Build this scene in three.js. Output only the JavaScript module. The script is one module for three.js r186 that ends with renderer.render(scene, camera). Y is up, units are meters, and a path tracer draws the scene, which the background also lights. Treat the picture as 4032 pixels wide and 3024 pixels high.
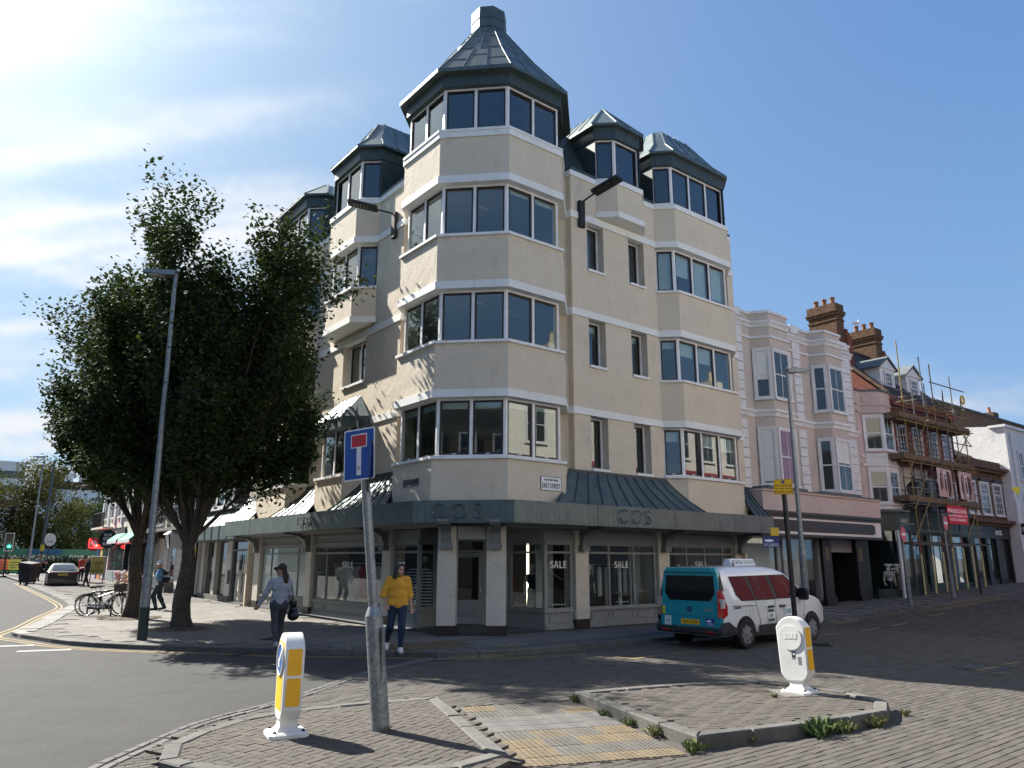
import * as THREE from 'three';
import { mergeGeometries } from 'three/addons/utils/BufferGeometryUtils.js';

// ---------- camera, sky, sun, exposure ----------
const scene = new THREE.Scene(), R = THREE.MathUtils.degToRad;
const camera = new THREE.PerspectiveCamera(54.175, 4 / 3, 0.1, 600);
camera.rotation.order = 'YXZ';
camera.position.set(-11.5425, 1.95, 16.4015);
camera.rotation.set(R(13.2787), R(-38.224), R(0.19));
const renderer = new THREE.WebGLRenderer({ antialias: true });
renderer.toneMapping = THREE.LinearToneMapping; renderer.toneMappingExposure = 2.95;
renderer.shadowMap.enabled = true;
const SUN = new THREE.Vector3(-0.276, 0, -0.961).normalize().multiplyScalar(Math.cos(R(41))).setY(Math.sin(R(41)));
const sun = new THREE.DirectionalLight(new THREE.Color(1, 0.95, 0.87), 4.75);
sun.position.copy(SUN).multiplyScalar(120); sun.target.position.set(0, 0, 0); sun.castShadow = true; sun.shadow.radius = 1;
Object.assign(sun.shadow.camera, { left: -60, right: 60, top: 60, bottom: -60, near: 1, far: 300 });
sun.shadow.mapSize.set(4096, 4096); scene.add(sun, sun.target);

function rng(s) { return () => { s |= 0; s = s + 0x6D2B79F5 | 0; let t = Math.imul(s ^ s >>> 15, 1 | s); t = t + Math.imul(t ^ t >>> 7, 61 | t) ^ t; return ((t ^ t >>> 14) >>> 0) / 4294967296; }; }
const clamp = (v, a = 0, b = 1) => Math.min(b, Math.max(a, v)), mix = (a, b, t) => a + (b - a) * t;
const sst = (a, b, x) => { const t = clamp((x - a) / (b - a)); return t * t * (3 - 2 * t); };
const HT = (() => { const r = rng(7), a = new Float32Array(65536); for (let i = 0; i < 65536; i++) a[i] = r(); return a; })();
const hsh = (x, y) => HT[((x * 73 + y * 4657) ^ (x * y & 255) * 31) & 65535];
function vn(x, y, p) {   // value noise, period p
  const xi = Math.floor(x), yi = Math.floor(y), fx = x - xi, fy = y - yi, m = v => ((v % p) + p) % p;
  const sx = fx * fx * (3 - 2 * fx), sy = fy * fy * (3 - 2 * fy), x0 = m(xi), x1 = m(xi + 1), y0 = m(yi), y1 = m(yi + 1);
  return mix(mix(hsh(x0, y0), hsh(x1, y0), sx), mix(hsh(x0, y1), hsh(x1, y1), sx), sy);
}
function fbm(u, v, f, o = 4, g = .5) { let a = 0, w = 1, s = 0; for (let i = 0; i < o; i++) { a += w * vn(u * f + i * 17.3, v * f + i * 9.1, f === Math.floor(f) ? f : 4096); s += w; w *= g; f *= 2; } return a / s; }

{ // sky: clear blue with cirrus on the sun's side
  const W = 1024, Hh = 512, d = new Float32Array(W * Hh * 4), sa = Math.atan2(SUN.z, SUN.x);
  for (let j = 0; j < Hh; j++) for (let i = 0; i < W; i++) {
    const el = ((j + .5) / Hh - .5) * Math.PI, ph = ((i + .5) / W - .5) * 2 * Math.PI, ce = Math.cos(el);
    const x = ce * Math.cos(ph), y = Math.sin(el), z = ce * Math.sin(ph), mu = x * SUN.x + y * SUN.y + z * SUN.z;
    const h = Math.max(y, 0), t = Math.pow(h, .5), g = clamp(mu * .5 + .5);
    let r = mix(.155, .009, t), gg = mix(.25, .047, t), b = mix(.345, .170, t);
    const s1 = Math.pow(g, 7) * .20, s2 = Math.pow(g, 60) * .6;
    r += s1 * .75 + s2; gg += s1 * .82 + s2 * .98; b += s1 * .60 + s2 * .92;
    if (y > 0) {
      const k = 1 / (y + .12), px = x * k, pz = z * k, a1 = px * .72 + pz * .69, a2 = px * -.69 + pz * .72;
      let n = fbm(a1 * .9 + 40 + fbm(a1 * 1.3 + 9, a2 * 1.3 + 4, 1.01, 3) * 1.1, a2 * 2.6 + 60, 1.013, 7, .58);
      let da = Math.abs(((ph - sa + 3 * Math.PI) % (2 * Math.PI)) - Math.PI);
      const wisp = fbm(a1 * 1.7 + 11 + n * 1.5, a2 * 7.5 + 5, 1.017, 6, .6), c = sst(.36, .78, n + .13 * sst(1.5, .2, da) - .17 * sst(.5, 1.1, da)) * sst(.30, .68, wisp) * sst(0, .06, y) * .95;
      const cb = .27 + .22 * Math.pow(g, 14);
      r = mix(r, cb, c); gg = mix(gg, cb * 1.01, c); b = mix(b, cb * 1.03, c);
    }
    if (y < 0) { const q = sst(0, -.06, y); r = mix(r, .13, q); gg = mix(gg, .125, q); b = mix(b, .115, q); }
    d.set([r, gg, b, 1], (j * W + i) * 4);
  }
  const t = new THREE.DataTexture(d, W, Hh, THREE.RGBAFormat, THREE.FloatType);
  t.mapping = THREE.EquirectangularReflectionMapping; t.magFilter = t.minFilter = THREE.LinearFilter; t.wrapS = THREE.RepeatWrapping; t.needsUpdate = true;
  scene.background = t; scene.environment = t;
}

// ---------- helpers ----------
const V = (x, y, z) => new THREE.Vector3(x, y, z);
const GH = (x, z) => Math.max(0, Math.min(x, 28) - 11.5) * .04 + Math.max(0, x - 28) * .02 + Math.max(0, -z - 20) * .015;   // the streets climb gently
function geo(pos) { const g = new THREE.BufferGeometry(); g.setAttribute('position', new THREE.Float32BufferAttribute(pos, 3)); return g; }
function fin(g, crease = 0) {
  g = g.index ? g.toNonIndexed() : g.clone(); const keep = g.userData.s;
  for (const k of Object.keys(g.attributes)) if (k !== 'position' && !(k === 'normal' && keep) && !(k === 'uv' && g.userData.uv)) g.deleteAttribute(k);
  if (!g.attributes.normal) g.computeVertexNormals();
  if (!g.userData.uv) { const p = g.attributes.position, n = g.attributes.normal, uv = new Float32Array(p.count * 2);
    for (let i = 0; i < p.count; i++) { const ax = Math.abs(n.getX(i)), ay = Math.abs(n.getY(i)), az = Math.abs(n.getZ(i));
      const x = p.getX(i), y = p.getY(i), z = p.getZ(i);
      if (ay > ax && ay > az) { uv[2 * i] = x; uv[2 * i + 1] = z; } else if (ax > az) { uv[2 * i] = z; uv[2 * i + 1] = y; } else { uv[2 * i] = x; uv[2 * i + 1] = y; } }
    g.setAttribute('uv', new THREE.BufferAttribute(uv, 2)); }
  g.userData = {}; return g;
}
const join = a => { a = (Array.isArray(a) ? a : [a]).flat(9).filter(Boolean).map(g => fin(g)); return a.length > 1 ? mergeGeometries(a) : a[0]; };
function M(name, g, m, parent = scene) { const o = new THREE.Mesh(g.isBufferGeometry && g.userData.ready ? g : join(g), m); o.name = name; o.castShadow = o.receiveShadow = true; if (parent === scene) o.name = num(name); parent.add(o); return o; }
const ready = g => { g = join(g); g.userData.ready = 1; return g; };
const used = {}; function num(n) { const k = used[n] = (used[n] || 0) + 1; return k > 1 ? n + '_' + String(k - 1).padStart(3, '0') : n; }
function T(name, label, category, x = 0, y = 0, z = 0, ry = 0, group) { const o = new THREE.Group(); o.name = num(name); o.position.set(x, y, z); o.rotation.y = ry; o.userData = { label, category }; if (group) o.userData.group = group; scene.add(o); return o; }
const tag = (o, label, category, group) => { o.userData = { label, category }; if (group) o.userData.group = group; return o; };
const st = (name, g, m) => { const o = M(name, g, m); o.userData = { kind: 'structure' }; return o; };
const sm = g => { g.userData.s = 1; return g; };
function B(x0, x1, y0, y1, z0, z1) { return new THREE.BoxGeometry(x1 - x0, y1 - y0, z1 - z0).translate((x0 + x1) / 2, (y0 + y1) / 2, (z0 + z1) / 2); }
function CB(x0, x1, y0, y1, z0, z1, c = .01) { // box with chamfered vertical and top edges
  const a = prism([[x0 + c, z0], [x1 - c, z0], [x1, z0 + c], [x1, z1 - c], [x1 - c, z1], [x0 + c, z1], [x0, z1 - c], [x0, z0 + c]], y0, y1 - c, c, c); return a; }
function prism(poly, y0, y1, c = 0, up = 0) {   // poly [x,z]; optional chamfer ring on top
  const sh = poly.map(p => new THREE.Vector2(p[0], -p[1])); let P = poly; if (THREE.ShapeUtils.area(sh) < 0) { P = poly.slice().reverse(); sh.reverse(); }
  const o = [], n = P.length, q = (a, b, c2, d) => o.push(...a, ...b, ...c2, ...a, ...c2, ...d);
  let top = P, yt = y1; if (c) { let cx = 0, cz = 0; P.forEach(p => { cx += p[0] / n; cz += p[1] / n; }); top = off(P, -c, true); yt = y1 + up; }
  for (let i = 0; i < n; i++) { const a = P[i], b = P[(i + 1) % n], A = top[i], C = top[(i + 1) % n];
    q([a[0], y0, a[1]], [b[0], y0, b[1]], [b[0], y1, b[1]], [a[0], y1, a[1]]);
    if (c) q([a[0], y1, a[1]], [b[0], y1, b[1]], [C[0], yt, C[1]], [A[0], yt, A[1]]); }
  const f = THREE.ShapeUtils.triangulateShape(sh, []);
  for (const t of f) { o.push(...t.flatMap(i => [top[i][0], yt, top[i][1]])); o.push(...t.slice().reverse().flatMap(i => [P[i][0], y0, P[i][1]])); }
  return geo(o);
}
function off(path, d, closed) {   // offset an open or closed plan path; outward = (-dz, dx)
  const n = path.length, out = [];
  for (let i = 0; i < n; i++) { const a = closed ? path[(i + n - 1) % n] : path[Math.max(0, i - 1)], b = path[i], c = closed ? path[(i + 1) % n] : path[Math.min(n - 1, i + 1)];
    const nn = (p, q) => { const dx = q[0] - p[0], dz = q[1] - p[1], l = Math.hypot(dx, dz); return l < 1e-9 ? null : [-dz / l, dx / l]; };
    const n1 = nn(a, b) || nn(b, c), n2 = nn(b, c) || n1, k = 1 + n1[0] * n2[0] + n1[1] * n2[1];
    out.push([b[0] + d * (n1[0] + n2[0]) / k, b[1] + d * (n1[1] + n2[1]) / k]); }
  return out;
}
function ribbon(path, y0, y1, i, o, cap = true) {   // wall band along a path between offsets i (inner) and o (outer); y0,y1 may be functions of index
  const a = off(path, o), b = off(path, i), r = [], q = (p, s, t, u) => r.push(...p, ...s, ...t, ...p, ...t, ...u), n = path.length;
  for (let k = 0; k < n - 1; k++) { const A = a[k], C = a[k + 1], D = b[k], E2 = b[k + 1];
    q([A[0], y0, A[1]], [C[0], y0, C[1]], [C[0], y1, C[1]], [A[0], y1, A[1]]);
    q([E2[0], y0, E2[1]], [D[0], y0, D[1]], [D[0], y1, D[1]], [E2[0], y1, E2[1]]);
    q([A[0], y1, A[1]], [C[0], y1, C[1]], [E2[0], y1, E2[1]], [D[0], y1, D[1]]);
    q([D[0], y0, D[1]], [E2[0], y0, E2[1]], [C[0], y0, C[1]], [A[0], y0, A[1]]); }
  if (cap) for (const k of [0, n - 1]) { const A = a[k], D = b[k], f = [[A[0], y0, A[1]], [D[0], y0, D[1]], [D[0], y1, D[1]], [A[0], y1, A[1]]]; if (k === 0) f.reverse(); f.reverse(); q(...f); }
  return geo(r);
}
function loft(rings, caps = true, closed = true) {   // rings of [x,y,z] with equal counts
  const o = [], q = (a, b, c, d) => o.push(...a, ...b, ...c, ...a, ...c, ...d);
  for (let k = 0; k < rings.length - 1; k++) { const a = rings[k], b = rings[k + 1], n = a.length; for (let i = 0; i < (closed ? n : n - 1); i++) { const j = (i + 1) % n; q(a[i], a[j], b[j], b[i]); } }
  if (caps) { const a = rings[0], b = rings.at(-1); for (let i = 1; i < a.length - 1; i++) o.push(...a[0], ...a[i + 1], ...a[i], ...b[0], ...b[i], ...b[i + 1]); }
  return geo(o);
}
const Y = V(0, 1, 0);
function rod(a, b, r0, r1 = r0, seg = 8, open = false) { a = V(...a); b = V(...b); const d = b.clone().sub(a), g = new THREE.CylinderGeometry(r1, r0, d.length(), seg, 1, open); g.applyQuaternion(new THREE.Quaternion().setFromUnitVectors(Y, d.normalize())); g.translate(...a.add(b).multiplyScalar(.5).toArray()); return sm(g); }
function beam(a, b, w, h) { a = V(...a); b = V(...b); const d = b.clone().sub(a), L = d.length(); const m = new THREE.Matrix4(), z = d.clone().normalize(), x = Math.abs(z.y) > .99 ? V(1, 0, 0) : V(0, 1, 0).cross(z).normalize(), y = z.clone().cross(x); m.makeBasis(x, y, z).setPosition(a.add(b).multiplyScalar(.5)); return new THREE.BoxGeometry(w, h, L).applyMatrix4(m); }
function pipe(pts, r, seg = 8, n = 0) { const c = new THREE.CatmullRomCurve3(pts.map(p => V(...p)), false, 'catmullrom', .5); return sm(new THREE.TubeGeometry(c, n || pts.length * 6, r, seg)); }
function lathe(pr, seg = 16) { return sm(new THREE.LatheGeometry(pr.map(p => new THREE.Vector2(p[0], p[1])), seg)); }
function extr(shape, depth, bevel = 0) { const g = new THREE.ExtrudeGeometry(shape, { depth, bevelEnabled: bevel > 0, bevelSize: bevel, bevelThickness: bevel, bevelSegments: 2, curveSegments: 10 }); return g; }
function shp(pts) { const s = new THREE.Shape(); pts.forEach((p, i) => i ? s.lineTo(p[0], p[1]) : s.moveTo(p[0], p[1])); s.closePath(); return s; }
function rrect(x0, y0, x1, y1, r) { const s = new THREE.Shape(); s.moveTo(x0 + r, y0); s.lineTo(x1 - r, y0); s.quadraticCurveTo(x1, y0, x1, y0 + r); s.lineTo(x1, y1 - r); s.quadraticCurveTo(x1, y1, x1 - r, y1); s.lineTo(x0 + r, y1); s.quadraticCurveTo(x0, y1, x0, y1 - r); s.lineTo(x0, y0 + r); s.quadraticCurveTo(x0, y0, x0 + r, y0); return s; }
const quad = (a, b, c, d) => geo([...a, ...b, ...c, ...a, ...c, ...d]);
// local facade frame: x along p0->p1, y up, z outward
function frame(p0, p1, y = 0) { const d = V(p1[0] - p0[0], 0, p1[1] - p0[1]), L = d.length(); d.normalize(); const n = V(-d.z, 0, d.x); const m = new THREE.Matrix4().makeBasis(d, Y.clone(), n).setPosition(p0[0], y, p0[1]); m.L = L; return m; }
const put = (g, m) => { const s = g.userData; const r = g.clone().applyMatrix4(m); r.userData = { ...s }; return r; };
const ucyl = sm(new THREE.CylinderGeometry(1, 1, 1, 12));

// ---------- textures and materials ----------
function tex(n, fn, col = true, rep = 1, m = n) { const d = new Uint8Array(n * m * 4); for (let j = 0; j < m; j++) for (let i = 0; i < n; i++) { const c = fn(i / n, j / m), k = (j * n + i) * 4; if (typeof c === 'number') d[k] = d[k + 1] = d[k + 2] = clamp(c) * 255; else for (let q = 0; q < 3; q++) d[k + q] = clamp(c[q]) * 255; d[k + 3] = 255; }
  const t = new THREE.DataTexture(d, n, m); t.wrapS = t.wrapT = THREE.RepeatWrapping; t.magFilter = THREE.LinearFilter; t.minFilter = THREE.LinearMipmapLinearFilter; t.generateMipmaps = true; if (col) t.colorSpace = THREE.SRGBColorSpace; t.repeat.set(1 / rep, 1 / rep); t.needsUpdate = true; return t; }
const C = (r, g, b) => new THREE.Color().setRGB(r, g, b);
const mat = (c, rough = .8, o = {}) => new THREE.MeshStandardMaterial({ color: Array.isArray(c) ? C(...c) : c, roughness: rough, side: THREE.DoubleSide, ...o });
const pm = (c, rough = .5, o = {}) => new THREE.MeshPhysicalMaterial({ color: Array.isArray(c) ? C(...c) : c, roughness: rough, side: THREE.DoubleSide, ...o });
const N = (u, v, f, o, g) => fbm(u, v, f, o, g);
const stuccoT = tex(512, (u, v) => .90 + .06 * N(u, v, 6, 4) + .04 * N(u, v, 64, 3) - .05 * sst(.6, .85, N(u * 1, v * .25, 16, 4)) , true, 3.1);
const stuccoB = tex(512, (u, v) => .5 * N(u, v, 5, 3) + .3 * N(u, v, 24, 3) + .2 * N(u, v, 128, 2), false, 2.6);
const plainT = tex(256, (u, v) => .88 + .12 * N(u, v, 8, 5), true, 1.7);
const grainB = tex(256, (u, v) => N(u, v, 64, 3), false, .5);
const asphT = tex(512, (u, v) => { const a = N(u, v, 128, 2), b = N(u, v, 5, 4); const s = HT[(Math.floor(u * 512) * 131 + Math.floor(v * 512) * 7919) & 65535]; return .60 + .22 * b + .30 * (a - .5) + .34 * sst(.86, 1, s) - .16 * sst(.2, 0, s); }, true, 2.3);
const asphB = tex(512, (u, v) => .6 * N(u, v, 128, 2) + .4 * HT[(Math.floor(u * 512) * 17 + Math.floor(v * 512) * 7919) & 65535], false, 1.15);
const stoneT = tex(512, (u, v) => { const s = HT[(Math.floor(u * 512) * 577 + Math.floor(v * 512) * 919) & 65535]; return .72 + .22 * N(u, v, 7, 5) + .10 * (N(u, v, 90, 2) - .5) + .12 * sst(.9, 1, s) - .15 * sst(.08, 0, s); }, true, 1.3);
const granT = tex(256, (u, v) => { const s = HT[(Math.floor(u * 256) * 577 + Math.floor(v * 256) * 919) & 65535]; return .62 + .2 * N(u, v, 5, 4) + .35 * (s - .5); }, true, .6);
const zincT = tex(512, (u, v) => { const s = N(u, v * .12, 40, 4), b = N(u, v, 5, 4); return [.74 + .22 * (s - .5) + .22 * (b - .5), .78 + .22 * (s - .5) + .22 * (b - .5), .79 + .22 * (s - .5) + .2 * (b - .5)]; }, true, 2.2);
const marbT = tex(512, (u, v) => { const w = N(u, v, 4, 4), r = Math.abs(N(u + w * .25, v + w * .2, 6, 5) - .5) * 2, k = sst(.09, 0, r); return [.92 - .06 * k - .08 * w, .90 - .07 * k - .08 * w, .86 - .07 * k - .08 * w]; }, true, 1.1);
const metT = tex(256, (u, v) => .82 + .18 * N(u, v, 9, 5), true, .8);
const galvT = tex(256, (u, v) => { const a = Math.floor(N(u, v, 20, 1) * 6) / 6; return .70 + .18 * a + .16 * (N(u, v, 4, 4) - .5); }, true, .5);
const clothT = tex(256, (u, v) => .84 + .1 * N(u, v, 90, 2) + .08 * N(u, v, 5, 3), true, .4);
const clothB = tex(256, (u, v) => N(u * 1, v, 4, 3), false, .5);
const bst = { bumpMap: stuccoB, bumpScale: .02 };
const Mt = {
  tan: mat([.66, .575, .45], .92, { map: stuccoT, ...bst }), white: mat([.80, .80, .77], .75, { map: stuccoT, ...bst, bumpScale: .004 }),
  upvc: mat([.80, .80, .79], .4, { map: plainT }), brown: mat([.028, .017, .014], .45), zinc: mat([.16, .19, .18], .5, { map: zincT, metalness: .35 }), zincD: mat([.10, .122, .12], .5, { map: zincT, metalness: .3 }), zincL: mat([.24, .28, .265], .5, { map: zincT, metalness: .3 }), zincF: mat([.2, .225, .21], .42, { map: zincT, metalness: .25 }),
  glass: pm([.80, .86, .86], 0.01, { transmission: 1, thickness: 0, ior: 1.78 }), shopGlass: pm([.92, .95, .95], 0.01, { transmission: 1, thickness: 0, ior: 1.5 }),
  frost: pm([.42, .52, .51], .5, { transmission: .25, thickness: 0, clearcoat: 1, clearcoatRoughness: .02 }),
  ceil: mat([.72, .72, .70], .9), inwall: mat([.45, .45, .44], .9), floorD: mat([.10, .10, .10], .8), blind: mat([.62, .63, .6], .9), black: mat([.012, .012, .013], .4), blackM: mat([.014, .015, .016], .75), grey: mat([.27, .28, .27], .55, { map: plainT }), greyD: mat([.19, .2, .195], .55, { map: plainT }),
  marble: mat([.72, .70, .66], .45, { map: marbT }), plinth: mat([.045, .032, .028], .4, { map: stoneT }), galv: mat([.40, .43, .44], .45, { map: galvT, metalness: .45 }), steel: mat([.55, .56, .57], .3, { metalness: .9 }), chrome: mat([.8, .8, .8], .12, { metalness: 1 }),
  asphalt: mat([.058, .058, .057], .93, { map: asphT, bumpMap: asphB, bumpScale: .006 }), stone: mat([.192, .180, .160], .9, { map: stoneT, bumpMap: grainB, bumpScale: .002 }), gran: mat([.187, .179, .164], .88, { map: granT, bumpMap: grainB, bumpScale: .004 }),
  yellow: mat([.368, .264, .104], .85, { map: stoneT }), whitePaint: mat([.360, .360, .336], .85, { map: stoneT }), soil: mat([.10, .075, .05], 1, { map: stoneT })
};
let cvN = 0;
function canv(w, h, draw) { const c = document.createElement('canvas'); c.width = w; c.height = h; const x = c.getContext('2d'); draw(x, w, h); const t = new THREE.CanvasTexture(c); t.colorSpace = THREE.SRGBColorSpace; cvN++; return t; }
// flat printed plate: width w, height h, centred at local origin facing +z
function plate(w, h, d = .003) { const g = new THREE.BufferGeometry(); g.setAttribute('position', new THREE.Float32BufferAttribute([-w / 2, -h / 2, d, w / 2, -h / 2, d, w / 2, h / 2, d, -w / 2, -h / 2, d, w / 2, h / 2, d, -w / 2, h / 2, d], 3)); g.setAttribute('uv', new THREE.Float32BufferAttribute([0, 0, 1, 0, 1, 1, 0, 0, 1, 1, 0, 1], 2)); g.userData.uv = 1; return g; }
const print = (t, rough = .5, o = {}) => mat(0xffffff, rough, { map: t, ...o });
function lines(x, w, rows, col, font = 'sans-serif') { x.fillStyle = col; x.textAlign = 'center'; x.textBaseline = 'middle'; for (const [s, y, px, b = 'bold', mw] of rows) { x.font = `${b} ${px}px ${font}`; x.fillText(s, w / 2, y, mw || w * .94); } }
// ---------- corner building ----------
const { FontLoader } = await import('three/addons/loaders/FontLoader.js'); const { TextGeometry } = await import('three/addons/geometries/TextGeometry.js');
const fontB = await new FontLoader().loadAsync('fonts/droid/droid_sans_bold.typeface.json'), fontR = await new FontLoader().loadAsync('fonts/droid/droid_sans_regular.typeface.json'), fontS = await new FontLoader().loadAsync('fonts/droid/droid_serif_bold.typeface.json');
function txt(s, h, d = .01, font = fontB, wid) { const g = new TextGeometry(s, { font, size: h, depth: d, curveSegments: 4, bevelEnabled: false }); g.computeBoundingBox(); const b = g.boundingBox; if (wid) g.scale(wid / (b.max.x - b.min.x), 1, 1); g.computeBoundingBox(); const c = g.boundingBox; g.translate(-(c.min.x + c.max.x) / 2, -(c.min.y + c.max.y) / 2, 0); return g; }
const bd = T('corner_building', 'large beige rendered corner building with octagonal turret and grey shop canopy', 'building');
const LB2 = [[-.33, -13.95], [-.95, -13.4], [-.95, -10.4], [-.33, -9.85]], LB1 = [[-.33, -8.4], [-.95, -7.85], [-.95, -5.8], [-.33, -5.25]];
const TW = [[-.12, -3.36], [-.95, -2.53], [-.95, -.49], [.49, .95], [2.53, .95], [3.36, .12]], LN = [[-.33, -3.5], [-.12, -3.5]], RN = [[3.47, .12], [3.47, .33]];
const RB = [[7.42, .33], [7.95, .85], [10.95, .85], [11.5, .33]], RE = [[11.85, .33]], LE = [[-.33, -15.9]];
const OR = [[4.57, .33], [5.1, .82], [6.3, .82], [6.85, .33]];
const wall = (p, y0, y1) => M('wall', ribbon(p, y0, y1, -.14, 0), Mt.tan, bd);
const full = [...LE, ...LB2, ...LB1, ...LN, ...TW, ...RN, ...RB, ...RE], noB1 = [...LE, ...LB2, ...LN, ...TW, ...RN, ...RB, ...RE];
wall(full, 3.40, 4.57);
wall(noB1, 6.46, 7.75); wall(noB1, 9.56, 10.9);
wall([...LE, ...LB2, ...LN, ...TW, ...RN, ...RB, ...RE], 12.8, 14.02);
// overhanging oriels
M('oriel_wall', ribbon(LB1, 9.92, 10.9, -.14, 0), Mt.tan, bd); M('oriel_wall', ribbon(LB1, 12.8, 14.02, -.14, 0), Mt.tan, bd);
M('oriel_wall', ribbon(OR, 13.06, 14.02, -.14, 0), Mt.tan, bd);
M('oriel_base', [prism([...off(LB1, .05), [-.2, -5.25], [-.2, -8.4]], 9.7, 9.918)], Mt.white, bd);
M('oriel_base', [prism([...off(OR, .05), [6.85, .2], [4.57, .2]], 12.86, 13.058)], Mt.white, bd);
const band = (p, y0, y1, o = .05) => M('band', ribbon(p, y0, y1, -.2, o), Mt.white, bd);
band([...LE, ...LB2, [-.33, -8.45]], 6.24, 6.458); band([[-.33, -5.2], ...LN, ...TW, ...RN, ...RB, ...RE], 6.24, 6.458);
band(noB1, 9.335, 9.558); band([...LE, ...LB2, ...LB1, ...LN, ...TW, ...RN, ...RB, ...RE], 12.575, 12.798);
band([...LE, ...LB2, ...LB1, ...LN], 14.022, 14.2); band(TW, 14.022, 14.2); band([...RN, ...OR, ...RB, ...RE], 14.022, 14.2);
// window zones
function pier(a, b, y0, y1) { M('wall_pier', ribbon([a, b], y0, y1, -.32, 0), Mt.tan, bd); }
function winRun(path, y0, y1, panes, o = {}) {
  const sb = o.sb ?? .2, p = off(path, -sb), fr = [], P = .065, mw = o.mw ?? .085, parent = o.parent || bd;
  panes.forEach((n, i) => { if (!n) return; const m = frame(p[i], p[i + 1]), L = m.L, w = []; const a = (x0, x1, ya, yb, z0, z1) => w.push(put(B(x0, x1, ya, yb, z0, z1), m));
    a(0, P, y0, y1, -.09, 0); a(L - P, L, y0, y1, -.09, 0); a(P, L - P, y0, y0 + .06, -.09, .0); a(P, L - P, y1 - .05, y1, -.09, .0);
    const pw = (L - 2 * P - (n - 1) * mw) / n; for (let k = 1; k < n; k++) a(P + k * pw + (k - 1) * mw, P + k * (pw + mw), y0 + .06, y1 - .05, -.09, .0);
    fr.push(...w);
    for (let k = 0; k < n; k++) { const x0 = P + k * (pw + mw) + .002, x1 = x0 + pw - .004, ya = y0 + .062, yb = y1 - .052, c = .05;
      const ring = [B(x0, x0 + c, ya, yb, -.07, -.02), B(x1 - c, x1, ya, yb, -.07, -.02), B(x0 + c, x1 - c, ya, ya + c, -.07, -.02), B(x0 + c, x1 - c, yb - c, yb, -.07, -.02)];
      const wn = M('window', ring.map(g => put(g, m)), o.cas || Mt.brown, parent); M('glass', put(B(x0 + c, x1 - c, ya + c, yb - c, -.05, -.042), m), o.glass || Mt.glass, wn);
      if (o.handle) M('handle', put(B((x0 + x1) / 2 - .06, (x0 + x1) / 2 + .06, ya + .02, ya + .04, -.02, -.008), m), Mt.upvc, wn);
      if (o.blind && o.blind[k + i * 10]) M('blind', put(B(x0 + c, x1 - c, yb - (yb - ya) * o.blind[k + i * 10], yb - .03, -.13, -.125), m), Mt.blind, wn); } });
  M('window_frame', fr, Mt.upvc, parent);
  if (o.sill !== false) M('window_sill', ribbon(path, y0 - .08, y0 - .001, -.22, .075), Mt.white, parent);
}
const lv = [[4.65, 6.24], [7.83, 9.335], [10.98, 12.575]];
lv.forEach(([s, h], k) => {
  pier([-.33, -15.9], [-.33, -13.95], s - .08, h); pier([3.47, .33], [4.15, .33], s - .08, h); pier([4.89, .33], [6.07, .33], s - .08, h); pier([6.83, .33], [7.42, .33], s - .08, h); pier([11.5, .33], [11.85, .33], s - .08, h);
  { const tl = off(TW.slice(0, 3), -.2), tr = off(TW.slice(3), -.2); M('wall_pier', ribbon([[-.12, -3.54], tl[0], tl[1]], s - .08, h, -.1, 0), Mt.tan, bd); M('wall_pier', ribbon([tr[1], tr[2], [3.52, .12]], s - .08, h, -.1, 0), Mt.tan, bd);
    for (const q of [off(LB2.slice(0, 3), -.2).slice(0, 2), off(RB.slice(1), -.2).slice(1)]) M('wall_pier', ribbon(q, s - .08, h, -.1, 0), Mt.tan, bd); }
  winRun(TW.slice(1, 5), s, h, [2, 2, 2], { handle: k === 0, blind: k === 0 ? { 10: .14, 11: .14, 20: .12, 21: .1, 0: .15, 1: .13 } : k === 2 ? { 20: .1, 21: .12 } : {} });
  winRun(RB.slice(0, 3), s, h, [1, 3], { handle: k === 0, blind: k === 2 ? { 0: .92, 10: .55, 11: .9, 12: .85 } : k === 1 ? { 0: .2, 10: .35, 11: .42 } : { 0: .25, 11: .3, 12: .35 } });
  winRun(LB2.slice(1, 4), s, h, [3, 1], { blind: { 0: .6, 1: .5, 2: .4 } });
  if (k !== 1) { winRun(LB1.slice(1, 4), s, h, [2, 1], {}); M('wall_pier', ribbon(off(LB1.slice(0, 3), -.2).slice(0, 2), s - .08, h, -.1, 0), Mt.tan, bd); pier([-.33, -9.85], [-.33, -8.4], s - .08, h); pier([-.33, -5.25], [-.33, -3.5], s - .08, h); }
  else { pier([-.33, -9.85], [-.33, -7.5], s - .08, h); pier([-.33, -5.82], [-.33, -3.5], s - .08, h); winRun([[-.33, -7.5], [-.33, -5.82]], s, h, [2], { sb: .27 }); }
  for (const [a, b] of [[4.15, 4.89], [6.07, 6.83]]) winRun([[a, .33], [b, .33]], s, h, [1], { sb: .27, mw: .05, blind: k === 1 ? { 0: .18 } : {} });
});
// upper walls of left bay 1 between sill and band at level 4 are glazed; top storey of turret
winRun(TW.slice(1, 5), 14.28, 15.74, [2, 2, 2], { sb: .16 });
M('turret_side', ribbon(off(TW.slice(0, 3), -.16).slice(0, 2), 14.2, 15.74, -.1, 0), Mt.zincD, bd); M('turret_side', ribbon(off(TW.slice(3), -.16).slice(1), 14.2, 15.74, -.1, 0), Mt.zincD, bd);
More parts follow.
